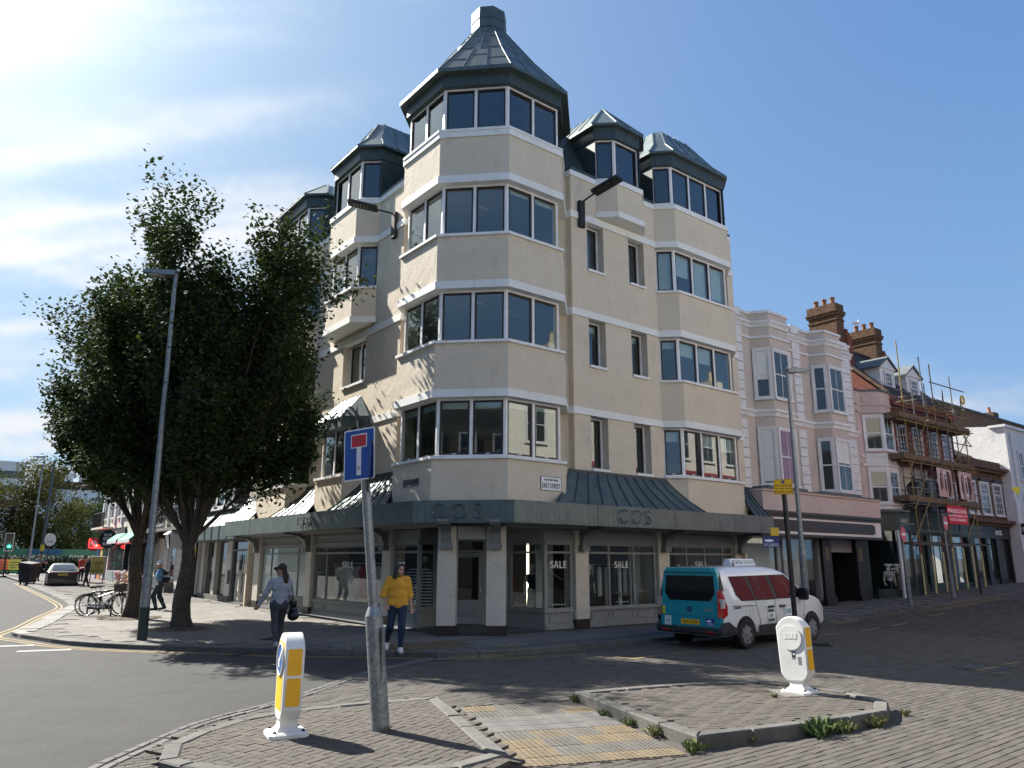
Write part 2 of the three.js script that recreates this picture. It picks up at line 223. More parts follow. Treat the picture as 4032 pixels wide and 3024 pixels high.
// slabs and rooms
const SP = [[-.05, -15.6], [-.62, -13.3], [-.62, -10.5], [-.05, -9.8], [-.05, -3.7], [-.68, -2.4], [-.68, -.6], [.6, .68], [2.4, .68], [3.7, .02], [7.6, .02], [8.1, .52], [10.8, .52], [11.3, .02], [11.7, .02], [11.7, -15.6]];
for (const [a, b] of [[3.2, 3.38], [6.3, 6.5], [9.4, 9.6], [12.65, 12.85]]) M('floor_slab', prism(SP, a, b), Mt.ceil, bd);
M('inner_wall', [B(4.6, 11.5, 3.38, 15.6, -15.3, -5), B(2.6, 2.7, 3.38, 12.6, -15.5, -5.5), B(7.55, 7.65, 3.38, 12.6, -4.9, -.35)], Mt.inwall, bd);
M('end_wall', [B(11.72, 11.84, .1, 16.3, -16, .18), B(-.18, 11.8, .1, 16.3, -16.1, -15.95)], Mt.tan, bd);
for (const [x, y, z] of [[.6, 6.28, -1.2], [1.6, 6.28, -3.4], [.5, 9.38, -1.0], [2.3, 9.38, -1.2], [.3, 9.38, -4.8], [4.8, 9.38, -1.3], [6.6, 9.38, -1.4], [.9, 12.63, -1.3], [2.4, 12.63, -1.0], [9.2, 9.38, -1.2]]) M('ceiling_panel', B(x - .3, x + .3, y - .04, y + .015, z - .3, z + .3), mat([.8, .78, .66], .6), bd);
// roofs
function seams(rings, n, w = .03, h = .035, hips = true) { const o = []; for (let k = 0; k < rings.length - 1; k++) { const a = rings[k], b = rings[k + 1]; a.forEach((p, i) => { const j = (i + 1) % a.length, L = Math.hypot(p[0] - a[j][0], p[2] - a[j][2]), c = n * L < .8 ? 0 : Math.round(n * L); for (let s = hips ? 0 : 1; s <= (hips ? c : c - 1); s++) { if (hips && s === c && c) break; const t = c ? s / c : 0, l = (A, C2) => [mix(A[0], C2[0], t), mix(A[1], C2[1], t) + .012, mix(A[2], C2[2], t)]; o.push(beam(l(p, a[j]), l(b[i], b[j]), s ? w : w * 1.7, h)); } }); } return o; }
const ring = (poly, y) => poly.map(p => [p[0], y, p[1]]);
const noct = (a, y) => { const s = a * Math.tan(Math.PI / 8), c = [1.51, -1.51]; return [[-a, -s], [-a, s], [-s, a], [s, a], [a, s], [a, -s], [s, -a], [-s, -a]].map(p => [c[0] + p[0], y, c[1] + p[1]]); };
{ const rg = [noct(2.64, 16.24), noct(1.62, 17.62), noct(.5, 19.36)];
  const rf = M('turret_roof', [loft(rg), prism(noct(2.68, 0).map(p => [p[0], p[2]]), 16.12, 16.238)], Mt.zinc, bd);
  const cross = []; const rr = rng(4); for (let f = 0; f < 8; f++) for (let k = 0; k < 3; k++) for (const t of k === 1 ? [.3, .62, .85] : [.2, .48, .75]) { const lv2 = q => { const kk = q < .45 ? 0 : 1, s = kk ? (q - .45) / .55 : q / .45, A = rg[kk], D = rg[kk + 1]; return i => [mix(A[i % 8][0], D[i % 8][0], s), mix(A[i % 8][1], D[i % 8][1], s) + .008, mix(A[i % 8][2], D[i % 8][2], s)]; }; const P = lv2(t), a = P(f), b = P(f + 1), l = q => a.map((v, i) => mix(v, b[i], q)); cross.push(beam(l(k / 3), l((k + 1) / 3), .016, .012)); }
  M('roof_seams', [...seams(rg.slice(0, 2), 1.42, .022, .024), ...seams(rg.slice(1), 1.2, .022, .024), ...cross], Mt.zincL, rf);
  M('turret_cap', [prism(noct(.56, 0).map(p => [p[0], p[2]]), 19.3, 19.64), prism(noct(.575, 0).map(p => [p[0], p[2]]), 19.642, 19.68), prism(noct(.56, 0).map(p => [p[0], p[2]]), 19.682, 20.06, .06, .05)], Mt.zinc, bd);
  M('turret_fascia', ribbon(off(TW, .0), 15.742, 16.118, -.16, .0), Mt.zincD, bd);
  M('turret_body', ribbon(noct(2.2, 0).map(p => [p[0], p[2]]).slice(3).concat([[1.51 - .9, -1.51 - 2.2]]).slice(0, 5), 14.2, 16.1, -.05, 0), Mt.zincD, bd); }
function dormer(path, back, top, kink, panes) {
  const d = M('dormer_fascia', ribbon(path, 15.742, 16.16, -.18, -.02), Mt.zincD, bd);
  winRun(path.slice(...panes.cut), 14.28, 15.74, panes.n, { sb: .14, sill: false });
  const a = path[0], b = path.at(-1), horiz = Math.abs(b[0] - a[0]) > Math.abs(b[1] - a[1]);
  const A = horiz ? [a[0], a[1] - back] : [a[0] + back, a[1]], Bk = horiz ? [b[0], b[1] - back] : [b[0] + back, b[1]];
  M('dormer_cheek', ribbon([A, a, path[1]].slice(0, panes.cut[0] === 0 ? 2 : 3), 14.2, 15.742, -.06, -.04), Mt.zincD, bd); M('dormer_cheek', ribbon([path.at(-2), b, Bk].slice(panes.cut[1] === path.length ? 1 : 0), 14.2, 15.742, -.06, -.04), Mt.zincD, bd); M('dormer_frieze', ribbon([A, a], 15.742, 16.16, -.06, -.02), Mt.zincD, bd); M('dormer_frieze', ribbon([b, Bk], 15.742, 16.16, -.06, -.02), Mt.zincD, bd);
  const base = off([...path, Bk, A], .13, true); M('dormer_eave', prism(base, 16.162, 16.24), Mt.zinc, bd);
  const rg = [ring(base, 16.242)]; if (kink) rg.push(ring(off(base, -kink, true), 16.78)); rg.push(top);
  const rf = M('dormer_roof', loft(rg), Mt.zincL, bd); M('roof_seams', seams(rg, 1.55), Mt.zincL, rf);
}
dormer(RB, 3.6, [[8.7, 18, -.6], [8.9, 18, -.35], [10.3, 18, -.35], [10.55, 18, -.6], [10.55, 18, -2.6], [8.7, 18, -2.6]], .5, { cut: [0, 3], n: [1, 3] });
dormer(OR, 3.6, [[5.6, 17.55, -.3], [5.66, 17.55, -.24], [5.78, 17.55, -.24], [5.84, 17.55, -.3], [5.84, 17.55, -2.6], [5.6, 17.55, -2.6]], 0, { cut: [0, 3], n: [1, 1] });
dormer(LB1, 3.6, [[.3, 17.9, -7.1], [.1, 17.9, -6.95], [.1, 17.9, -6.55], [.3, 17.9, -6.4], [2.4, 17.9, -6.4], [2.4, 17.9, -7.1]], .5, { cut: [1, 4], n: [2, 1] });
dormer(LB2, 3.6, [[.5, 17.7, -12.1], [.42, 17.7, -12.02], [.42, 17.7, -11.78], [.5, 17.7, -11.7], [2.4, 17.7, -11.7], [2.4, 17.7, -12.1]], 0, { cut: [1, 4], n: [3, 1] });
for (const q of [[LE[0], [-.33, -13.95]], [[-.33, -9.85], [-.33, -8.4]], [[-.33, -5.25], [-.33, -3.5]], [[3.47, .33], [4.57, .33]], [[6.85, .33], [7.42, .33]], [[11.5, .33], [11.85, .33]]]) M('roof_flashing', ribbon(q, 14.202, 14.33, -.3, .02), Mt.zincD, bd);
M('mansard', [quad([-.05, 14.3, -15.9], [-.05, 14.3, -3], [.9, 16.3, -3], [.9, 16.3, -15.9]), quad([3, 14.3, .05], [11.85, 14.3, .05], [11.85, 16.3, -.9], [3, 16.3, -.9]), B(.9, 11.85, 16.2, 16.35, -15.9, -.9)], Mt.zincD, bd);
M('roof_vent', [lathe([[0, 0], [.22, 0], [.22, .5], [.26, .5], [.2, .66], [0, .68]]).translate(2.9, 16.9, -6.6), B(2.4, 3.4, 16.35, 16.95, -7.2, -6.2)], Mt.zincL, bd);
// hood over the left first-floor bay
{ const hb = off(LB1, .16), hp = [...hb, [-.33, -5.2], [-.33, -8.45]]; const lo = ring(hb, 6.2), mi = ring(hb, 6.5), hi = [[-.34, 7.33, -7.6], [-.36, 7.33, -7.45], [-.36, 7.33, -6.15], [-.34, 7.33, -6.0]];
  const h = M('window_hood', [loft([lo, mi, hi], false, false), prism(hp.slice(0, 4).concat([[-.2, -5.1], [-.2, -8.55]]), 6.15, 6.198)], Mt.zinc, bd);
  const o = []; for (let k = 0; k < 3; k++) { const c = [2, 5, 2][k]; for (let s = 0; s < c; s++) { const t = s / c, l = (A) => A[k].map((v, i) => mix(v, A[k + 1][i], t)); o.push(beam(l(lo), l(mi), .03, .04), beam(l(mi), l(hi), .03, .04)); } } M('roof_seams', o, Mt.zincD, h); }
// canopy
const CP = [[-1.4, -15.5], [-1.4, -.57], [.36, 1.4], [11.75, 1.4]];
{ const cn = M('canopy_fascia', [ribbon(CP.slice(0, 2).concat([CP[2], CP[3]]), 2.9, 3.47, -.1, 0), B(-1.3, -.05, 2.9, 3.46, -15.5, -15.42), B(11.66, 11.75, 2.9, 3.46, .1, 1.3)], Mt.zincF, bd);
  M('canopy_joint', [[[-1.4, -12.6]], [[-1.4, -6.35]], [[-1.4, -3.1]], [[3.3, 1.4]], [[6.6, 1.4]], [[9.5, 1.4]]].map(([p]) => p[1] < 1 ? B(-1.405, -1.401, 2.9, 3.47, p[1] - .006, p[1] + .006) : B(p[0] - .006, p[0] + .006, 2.9, 3.47, 1.401, 1.405)), Mt.black, cn);
  M('canopy_roof', prism([[-1.3, -15.45], [-1.3, -.53], [.4, 1.3], [11.7, 1.3], [11.7, 0], [3, 0], [0, -3], [0, -15.45]], 3.36, 3.4), Mt.zinc, cn);
  M('soffit', prism([[-1.3, -15.45], [-1.3, -.53], [.4, 1.3], [11.7, 1.3], [11.7, -.1], [3, -.1], [.1, -3], [.1, -15.45]], 2.97, 3.0), Mt.greyD, cn);
  M('canopy_moulding', [ribbon(off(CP, -.55), 2.9, 2.968, -.25, 0), ribbon(off(CP, -1.0), 2.84, 2.968, -.2, 0)], Mt.grey, cn); }
// standing-seam aprons between the bays
function apron(a, b, ta, tb, n) { const cur = (p, t) => [[p[0], 3.44, p[1]], [mix(p[0], t[0], .42), 3.8, mix(p[1], t[1], .42)], [mix(p[0], t[0], .8), 4.22, mix(p[1], t[1], .8)], [t[0], 4.5, t[1]]];
  const A = cur(a, ta), D = cur(b, tb), r = A.map((p, i) => [p, D[i]]); const g = M('apron_roof', loft(r, false, false), Mt.zinc, bd), o = [];
  for (let s = 0; s <= n; s++) { const t = s / n, L = A.map((p, i) => p.map((v, k) => mix(v, D[i][k], t))); for (let i = 0; i < 3; i++) o.push(beam(L[i], L[i + 1], .03, .06)); } M('roof_seams', o, Mt.zincD, g);
  M('flashing', beam([ta[0], 4.52, ta[1]], [tb[0], 4.52, tb[1]], .06, .09), Mt.gran, g); }
apron([-1.33, -15.4], [-1.33, -13], [-.35, -15.8], [-.35, -13.6], 5); apron([-1.33, -10.9], [-1.33, -7.6], [-.35, -10], [-.35, -8.3], 6); apron([-1.33, -6], [-1.33, -2.2], [-.35, -5.3], [-.35, -3.2], 7);
apron([1.9, 1.33], [8.2, 1.33], [3.2, .36], [7.45, .36], 11); apron([10.8, 1.33], [11.7, 1.33], [11.4, .36], [11.85, .36], 3);
// shop front
function shopWin(p0, p1, mul, o = {}) { const m = frame(p0, p1), L = m.L, g = [], a = (x0, x1, y0, y1, z0, z1) => g.push(put(B(x0, x1, y0, y1, z0, z1), m)); const s = .62, tr = 2.2, t = 2.45, xs = [0, ...mul.map(v => v * L), L];
  a(0, L, .1, .22, -.12, .03); a(0, L, .222, s - .06, -.12, 0); a(-.03, L + .03, s - .058, s, -.12, .06);
  xs.forEach((x, i) => { const w = i === 0 || i === xs.length - 1 ? .09 : .05, x0 = clamp(x - w / 2, 0, L - w); a(x0, x0 + w, s + .002, t, -.08, .0); });
  for (let i = 0; i < xs.length - 1; i++) { const e = (k) => k === 0 ? .09 : k === xs.length - 1 ? -.09 : 0, x0 = xs[i] + (i === 0 ? .09 : .025), x1 = xs[i + 1] - (i === xs.length - 2 ? .09 : .025);
    a(x0, x1, tr - .03, tr + .03, -.07, -.005); a(x0, x1, s + .002, s + .05, -.07, -.004); a(x0, x1, t - .04, t, -.07, -.004);
    const w = M('shop_window', put(B(x0, x1, s + .05, tr - .03, -.045, -.035), m), o.glass || Mt.shopGlass, bd); M('transom_light', put(B(x0, x1, tr + .03, t - .04, -.045, -.035), m), o.glass || Mt.shopGlass, w);
    if (x1 - x0 > .25) { const px0 = x0 + .05, px1 = x1 - .05, ya = .28, yb = s - .11; M('riser_panel', [B(px0, px1, ya, ya + .025, 0, .018), B(px0, px1, yb - .025, yb, 0, .018), B(px0, px0 + .025, ya + .025, yb - .025, 0, .018), B(px1 - .025, px1, ya + .025, yb - .025, 0, .018), B(px0 + .05, px1 - .05, ya + .05, yb - .05, 0, .01)].map(q => put(q, m)), Mt.grey, bd); } }
  M('shopfront_frame', g, Mt.grey, bd);
  if (!o.nohead) { const h = [B(0, L, t + .002, 2.55, -.1, .05), B(0, L, 2.552, 2.84, -.1, .0), B(.04, L - .04, 2.6, 2.63, 0, .02), B(.04, L - .04, 2.76, 2.79, 0, .02)].map(q => put(q, m)); M('shopfront_head', h, Mt.grey, bd); } }
const mk = (p0, p1, d = .5) => { const m = frame(p0, p1), L = m.L; const pl = M('pilaster', [put(B(0, L, .352, 1.06, -d, 0), m), put(B(0, L, 1.066, 1.75, -d, 0), m), put(B(0, L, 1.756, 2.84, -d, 0), m), put(B(.01, L - .01, .35, 2.8, -d + .01, -.008), m)], Mt.marble, bd); M('plinth', put(B(-.006, L + .006, .1, .35, -d, .006), m), Mt.plinth, pl);
  const c = L / 2, s = new THREE.Shape(); s.moveTo(0, 2.4); s.lineTo(.13, 2.4); s.quadraticCurveTo(.2, 2.78, .72, 2.86); s.lineTo(1.0, 2.88); s.lineTo(1.0, 2.97); s.lineTo(0, 2.97); s.closePath();
  const g = extr(s, .2).rotateY(-Math.PI / 2).translate(c + .1, 0, 0); const e = extr(shp([[.13, 2.4], [.17, 2.4], [.26, 2.66], [.5, 2.8], [.75, 2.835], [1.0, 2.85], [1.0, 2.88], [.72, 2.86], [.44, 2.815], [.24, 2.68]]), .26).rotateY(-Math.PI / 2).translate(c + .13, 0, 0);
  M('canopy_bracket', [put(g, m), put(e, m), put(B(c - .15, c + .15, 2.25, 2.4, 0, .2), m), put(B(c - .12, c + .12, 2.9, 2.968, .86, 1.12), m)], Mt.greyD, bd); };
mk([-.05, -15.57], [-.05, -14.95]); mk([-.05, -10.3], [-.05, -9.82]); mk([-.05, -4.6], [-.05, -4.08]); mk([3.7, .05], [4.22, .05]); mk([7.3, .05], [7.82, .05]); mk([11.35, .05], [11.85, .05]);
mk([-.69, -.47], [-.33, -.15], .42); mk([.32, .30], [.70, .62], .42);
shopWin([.06, -14.93], [.06, -10.32], [.22, .8], { glass: Mt.frost }); shopWin([.06, -9.8], [.06, -4.62], [.2, .84]);
shopWin([.06, -4.06], [.06, -2.62], []); shopWin([.1, -2.6], [.86, -2.9], [], { nohead: 1 }); shopWin([2.35, -1.35], [2.6, -.05], [], { nohead: 1 }); shopWin([2.62, -.06], [3.68, -.06], []); shopWin([4.24, -.06], [7.28, -.06], [.31, .66]); shopWin([7.84, -.06], [11.33, -.06], [.28, .55, .83]);
// recessed corner entrance
{ const m = frame([1.13, -2.75], [1.98, -1.9]), L = m.L, g = [];
  M('door_surround', [put(B(-.3, .14, .16, 2.84, -.1, 0), m), put(B(L - .14, L + .3, .16, 2.84, -.1, 0), m), put(B(.14, L - .14, 2.2, 2.27, -.1, 0), m), put(B(.14, L - .14, 2.52, 2.84, -.1, 0), m)], Mt.grey, bd);
  const d = M('door', [put(B(.15, .27, .17, 2.19, -.07, -.02), m), put(B(L - .27, L - .15, .17, 2.19, -.07, -.02), m), put(B(.27, L - .27, .36, .84, -.07, -.02), m), put(B(.27, L - .27, 2.06, 2.19, -.07, -.02), m), put(B(.34, L - .34, .44, .74, -.02, -.008), m)], Mt.grey, bd);
  M('kick_plate', put(B(.27, L - .27, .17, .358, -.07, -.015), m), Mt.steel, d); M('glass', put(B(.27, L - .27, .84, 2.06, -.05, -.04), m), Mt.shopGlass, d); M('door_handle', put(rod([L - .2, 1.05, 0], [L - .2, 1.2, 0], .014), m), Mt.steel, d);
  M('fanlight', put(B(.14, L - .14, 2.27, 2.52, -.05, -.04), m), Mt.shopGlass, bd);
  for (const q of [[[.86, -2.95], [.95, -2.92]], [[2.15, -1.75], [2.3, -1.36]]]) M('entrance_wall', ribbon(q, .16, 2.84, -.1, 0), Mt.grey, bd);
  for (const [q, y0] of [[[[.06, -2.62], [.86, -2.9]], 2.455], [[[2.3, -1.36], [2.6, -.05]], 2.455], [[[-.3, -.14], [.3, .28]], 2.5]]) M('entrance_head', ribbon(q, y0, 2.84, -.1, .02), Mt.grey, bd);
  const fl = M('entrance_floor', prism([[-.3, -2.6], [-.5, -.6], [.4, .3], [2.6, .1], [2.4, -1.6], [1, -3]], .101, .112), mat([.05, .055, .06], .5, { map: stoneT }), bd); }
// letters C O S
function cos(m, h) { const r = h / 2, t = .032, k = h / .62, arc = (cx, cy, rx, ry, a0, a1) => { const p = []; for (let i = 0; i <= 16; i++) { const a = R(a0 + (a1 - a0) * i / 16); p.push([cx + rx * Math.cos(a), cy + ry * Math.sin(a), .07]); } return pipe(p, t * k, 6, 32); };
  const nm = ['letter_c', 'letter_o', 'letter_s'], w = r * 1.02, gs = [[arc(-2.9 * r, 0, w, r, 45, 175), arc(-2.9 * r, 0, w * .98, r * .98, 185, 315)], [arc(0, 0, w, r, 20, 178), arc(0, 0, w, r, 190, 368)], [pipe([[3.15 * r, .72 * r, .07], [2.85 * r, r, .07], [2.45 * r, .95 * r, .07], [2.2 * r, .6 * r, .07], [2.35 * r, .22 * r, .07], [2.7 * r, 0, .07], [3.08 * r, -.25 * r, .07], [3.2 * r, -.62 * r, .07], [2.95 * r, -.95 * r, .07], [2.5 * r, -r, .07], [2.15 * r, -.75 * r, .07]], t * k, 6, 44)]];
  gs.forEach((g, i) => M(nm[i], g.map(q => put(q, m)), mat([.10, .12, .12], .25, { metalness: .6 }), bd)); }
cos(frame([-1.4, -7.6], [-1.4, -6]).multiply(new THREE.Matrix4().makeTranslation(.4, 3.18, 0)), .32); cos(frame(CP[1], CP[2]).multiply(new THREE.Matrix4().makeTranslation(1.22, 3.19, 0)), .36); cos(frame(CP[2], CP[3]).multiply(new THREE.Matrix4().makeTranslation(4.45, 3.2, 0)), .36);
// vinyl on the shop glass
const vin = (m, s, h, x, y, c, w) => M('window_lettering', put(txt(s, h, .003, fontB, w).translate(x, y, .001), m), c, bd), wv = mat([.75, .75, .75], .6);
vin(frame([.1, -9.8], [.1, -4.62]), 'SALE', .2, 2.6, 1.82, wv, .75); vin(frame([.1, -9.8], [.1, -4.62]), 'COS', .14, 2.62, .88, Mt.black, .42);
vin(frame([2.62, -.1], [3.68, -.1]), 'SALE', .2, .54, 1.86, wv, .62); vin(frame([4.24, -.1], [7.28, -.1]), 'SALE', .2, 1.5, 1.86, wv, .6); vin(frame([4.24, -.1], [7.28, -.1]), 'COS', .14, 1.55, .98, Mt.black, .4); vin(frame([7.84, -.1], [11.33, -.1]), 'SALE', .2, 1.75, 1.86, wv, .6);
for (const [p, x] of [[[2.62, 3.68], .54], [[4.24, 7.28], 1.5]]) vin(frame([p[0], -.1], [p[1], -.1]), 'On selected sale styles only', .035, x, .76, wv, .55);
// shop interior
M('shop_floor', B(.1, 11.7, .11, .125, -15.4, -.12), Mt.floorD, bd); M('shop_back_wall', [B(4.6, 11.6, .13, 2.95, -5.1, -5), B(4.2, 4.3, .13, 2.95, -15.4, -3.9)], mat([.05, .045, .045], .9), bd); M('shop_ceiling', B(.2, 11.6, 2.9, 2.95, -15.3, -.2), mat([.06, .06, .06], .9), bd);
M('display_back', B(.55, .6, .13, 2.4, -14.9, -10.4), mat([.62, .70, .69], .9), bd); M('display_panel', [B(2.75, 3.4, .13, 2.85, -.65, -.6), B(6.75, 7.25, .13, 2.85, -.75, -.7)], mat([.33, .33, .31], .9), bd);
M('light_strip', [B(3.02, 3.08, .3, 2.6, -2.9, -2.84), B(5.1, 5.16, .3, 2.6, -3.9, -3.84)], mat([.9, .85, .7], .5, { emissive: C(1, .85, .6), emissiveIntensity: 1.6 }), bd);
// street name plates and floodlights
{ const s1 = T('street_sign', 'small weathered grey CASTLE SQUARE street name plate on turret', 'street sign', -.95, 4.02, -1.48, -Math.PI / 2); M('plate', B(-.42, .42, -.11, .11, .005, .022), mat([.25, .25, .24], .7, { map: stoneT }), s1); M('lettering', txt('CASTLE SQUARE', .135, .004, fontB, .76).translate(0, 0, .0225), Mt.black, s1);
  const s2 = T('street_sign', 'white EAST STREET name plate with black border on turret', 'street sign', 1.98, 4.0, .95); M('plate', B(-.37, .37, -.19, .19, .004, .02), Mt.black, s2); M('face', B(-.355, .355, -.175, .175, .02, .023), mat([.75, .75, .74], .6), s2); M('lettering', [txt('EAST STREET', .13, .004, fontB, .64).translate(0, -.055, .0235), txt('County Borough of Brighton', .055, .004, fontS, .5).translate(0, .1, .0235)], Mt.black, s2);
  const fl = (x, y, z, ry, label, dx) => { const f = T('floodlight', label, 'floodlight', x, y, z, ry, 'floodlights on the corner building'); M('control_box', CB(-.12, .12, -.55, .35, 0, .14, .02), Mt.blackM, f); M('arm', rod([0, .3, .1], [dx * .45, .5, .55], .03), Mt.blackM, f); const hd = M('lamp_head', put(CB(-.2, .2, -.05, .05, 0, 1.0, .03), new THREE.Matrix4().makeTranslation(dx * .42, .52, .5).multiply(new THREE.Matrix4().makeRotationY(dx * .55)).multiply(new THREE.Matrix4().makeRotationX(-.2))), Mt.blackM, f); M('led_slats', [0, 1, 2, 3, 4, 5].map(k => put(B(-.17, .17, -.075, -.05, .2 + k * .11, .25 + k * .11), new THREE.Matrix4().makeTranslation(dx * .42, .52, .5).multiply(new THREE.Matrix4().makeRotationY(dx * .55)).multiply(new THREE.Matrix4().makeRotationX(-.2)))), Mt.black, hd); };
  fl(-.33, 12.85, -4.05, -Math.PI / 2, 'black wall floodlight left of the turret', -1); fl(3.86, 12.85, .33, 0, 'black wall floodlight right of the turret', .35); }
// ---------- ground ----------
function clipHalf(P, ax, v, keepLess) { const o = [], ins = p => keepLess ? p[ax] <= v + 1e-9 : p[ax] >= v - 1e-9; for (let i = 0; i < P.length; i++) { const a = P[i], b = P[(i + 1) % P.length], ia = ins(a), ib = ins(b); if (ia) o.push(a); if (ia !== ib) { const t = (v - a[ax]) / (b[ax] - a[ax]); o.push([mix(a[0], b[0], t), mix(a[1], b[1], t)]); } } return o; }
function sheet(P, y) { let L = [P]; for (const [ax, v] of [[0, 11.5], [0, 28], [1, -20]]) L = L.flatMap(p => [clipHalf(p, ax, v, true), clipHalf(p, ax, v, false)]).filter(p => p.length > 2);
  const o = []; for (const p of L) { const s = p.map(q => new THREE.Vector2(q[0], -q[1])); if (THREE.ShapeUtils.area(s) < 0) { s.reverse(); p.reverse(); } if (Math.abs(THREE.ShapeUtils.area(s)) < 1e-4) continue; for (const t of THREE.ShapeUtils.triangulateShape(s, [])) o.push(...t.flatMap(i => [p[i][0], y + GH(p[i][0], p[i][1]), p[i][1]])); } return geo(o); }
const inP = (p, P) => { let c = false; for (let i = 0, j = P.length - 1; i < P.length; j = i++) if ((P[i][1] > p[1]) !== (P[j][1] > p[1]) && p[0] < (P[j][0] - P[i][0]) * (p[1] - P[i][1]) / (P[j][1] - P[i][1]) + P[i][0]) c = !c; return c; };
function resample(P, d, closed) { const Q = closed ? [...P, P[0]] : P, o = [Q[0]]; let acc = 0; for (let i = 0; i < Q.length - 1; i++) { let a = Q[i], b = Q[i + 1], L = Math.hypot(b[0] - a[0], b[1] - a[1]), s = d - acc; while (s <= L) { o.push([mix(a[0], b[0], s / L), mix(a[1], b[1], s / L)]); s += d; } acc = L - (s - d); } if (!closed) o.push(Q.at(-1)); return o; }
const smooth = (P, n, closed) => { const c = new THREE.CatmullRomCurve3(P.map(p => V(p[0], 0, p[1])), !!closed, 'centripetal'); return c.getPoints(n).map(p => [p.x, p.z]); };
const K = [[-4.9, -120], [-4.94, -48.05], [-5.28, -36.62], [-5.44, -28.47], [-5.67, -22.44], [-5.87, -20.66], [-7.31, -14.84], [-8.31, -10.62], [-8.95, -8.4], [-9.06, -7.8], [-8.95, -7.2], [-8.62, -6.01], [-8.3, -4.75], [-7.69, -3.45], [-7.05, -2.55], [-6.22, -1.58], [-5.57, -.85], [-4.95, .03], [-4.03, .94], [-2.9, 2.05], [-2.2, 2.75], [-1.55, 3.1], [-.5, 3.15], [1.17, 3.15], [4, 3.2], [12, 3.2], [21, 3.2], [29.3, 3.2], [120, 3.2]];
const S = [[-2.2, 2.72], [-3.11, 2.77], [-4.73, 3.63], [-6.7, 5.2], [-7.56, 5.76], [-8.39, 6.26], [-9.28, 7.21], [-9.74, 7.74], [-11, 9.6], [-12.5, 12.5], [-14, 18], [-15, 26]];
st('road', sheet([[-160, -160], [-4.6, -160], ...K.slice(1, 21).map(p => p), [-2.2, 2.9], ...S.slice(1), [-15, 60], [-160, 60]], 0), Mt.asphalt);
const BR = [...S.slice().reverse(), [-2.0, 3.0], ...K.slice(21), [120, 60], [-15, 60]];
const brickM = [[0.114, 0.103, 0.087], [0.106, 0.096, 0.082], [0.097, 0.090, 0.078], [0.125, 0.112, 0.095]].map(c => mat(c, .95, { map: stoneT, bumpMap: grainB, bumpScale: .003 }));
const farBrick = tex(512, (u, v) => { const r = Math.floor(v * 16), x = (u * 8 + (r % 2) * .5) % 1, y = (v * 16) % 1, j = Math.min(sst(0, .05, x) * sst(1, .95, x), sst(0, .09, y) * sst(1, .91, y)); const k = hsh(Math.floor(u * 8 + (r % 2) * .5) % 8, r); return (.60 + .25 * k + .2 * (N(u, v, 64, 2) - .5)) * mix(.45, 1, j); }, true, 1.68);
const brd = st('paved_street', [sheet(BR, -.014)], mat([.10, .09, .08], 1, { map: stoneT }));
M('far_paving', sheet([[24, 3.2], [120, 3.2], [120, 60], [24, 60]], -.0005), mat([0.152, 0.137, 0.118], .95, { map: farBrick }), brd);
const blk = (l, w, h = .03) => { const g = ready(CB(-l / 2, l / 2, -h, 0, -w / 2, w / 2, .005)); return g; };
const bG = blk(.203, .099);
const cm = new THREE.Matrix4(); camera.updateMatrixWorld(); cm.multiplyMatrices(camera.projectionMatrix, camera.matrixWorldInverse);
const inView = (x, z, k = 1.08) => { const v = V(x, 0, z).applyMatrix4(camera.matrixWorldInverse); if (v.z > -.5) return false; v.applyMatrix4(camera.projectionMatrix); return Math.abs(v.x) < k && v.y > -k - .05 && v.y < 1; };
const IL = [[-9.23, 8.39], [-9.08, 7.87], [-8.78, 7.5], [-7.97, 6.95], [-7.42, 6.86], [-6.63, 6.95], [-5.67, 7.12], [-6.86, 10.2], [-7.6, 10.05], [-8.5, 9.5], [-9.05, 8.95]];
const IR = [[-3.68, 7.88], [-4.64, 10.8], [-2.98, 11.17], [-1.7, 11.4], [-1.05, 11.27], [-.7, 10.85], [-.42, 10.2], [-.38, 9.79], [-.48, 9.3], [-.75, 8.9], [-1.4, 8.48], [-2.39, 8.14]];
const TB = { o: [-5.63, 7.14], a: [.93, .366], b: [-.366, .93] }; const tp = (s, t) => [TB.o[0] + s * TB.a[0] + t * TB.b[0], TB.o[1] + s * TB.a[1] + t * TB.b[1]];
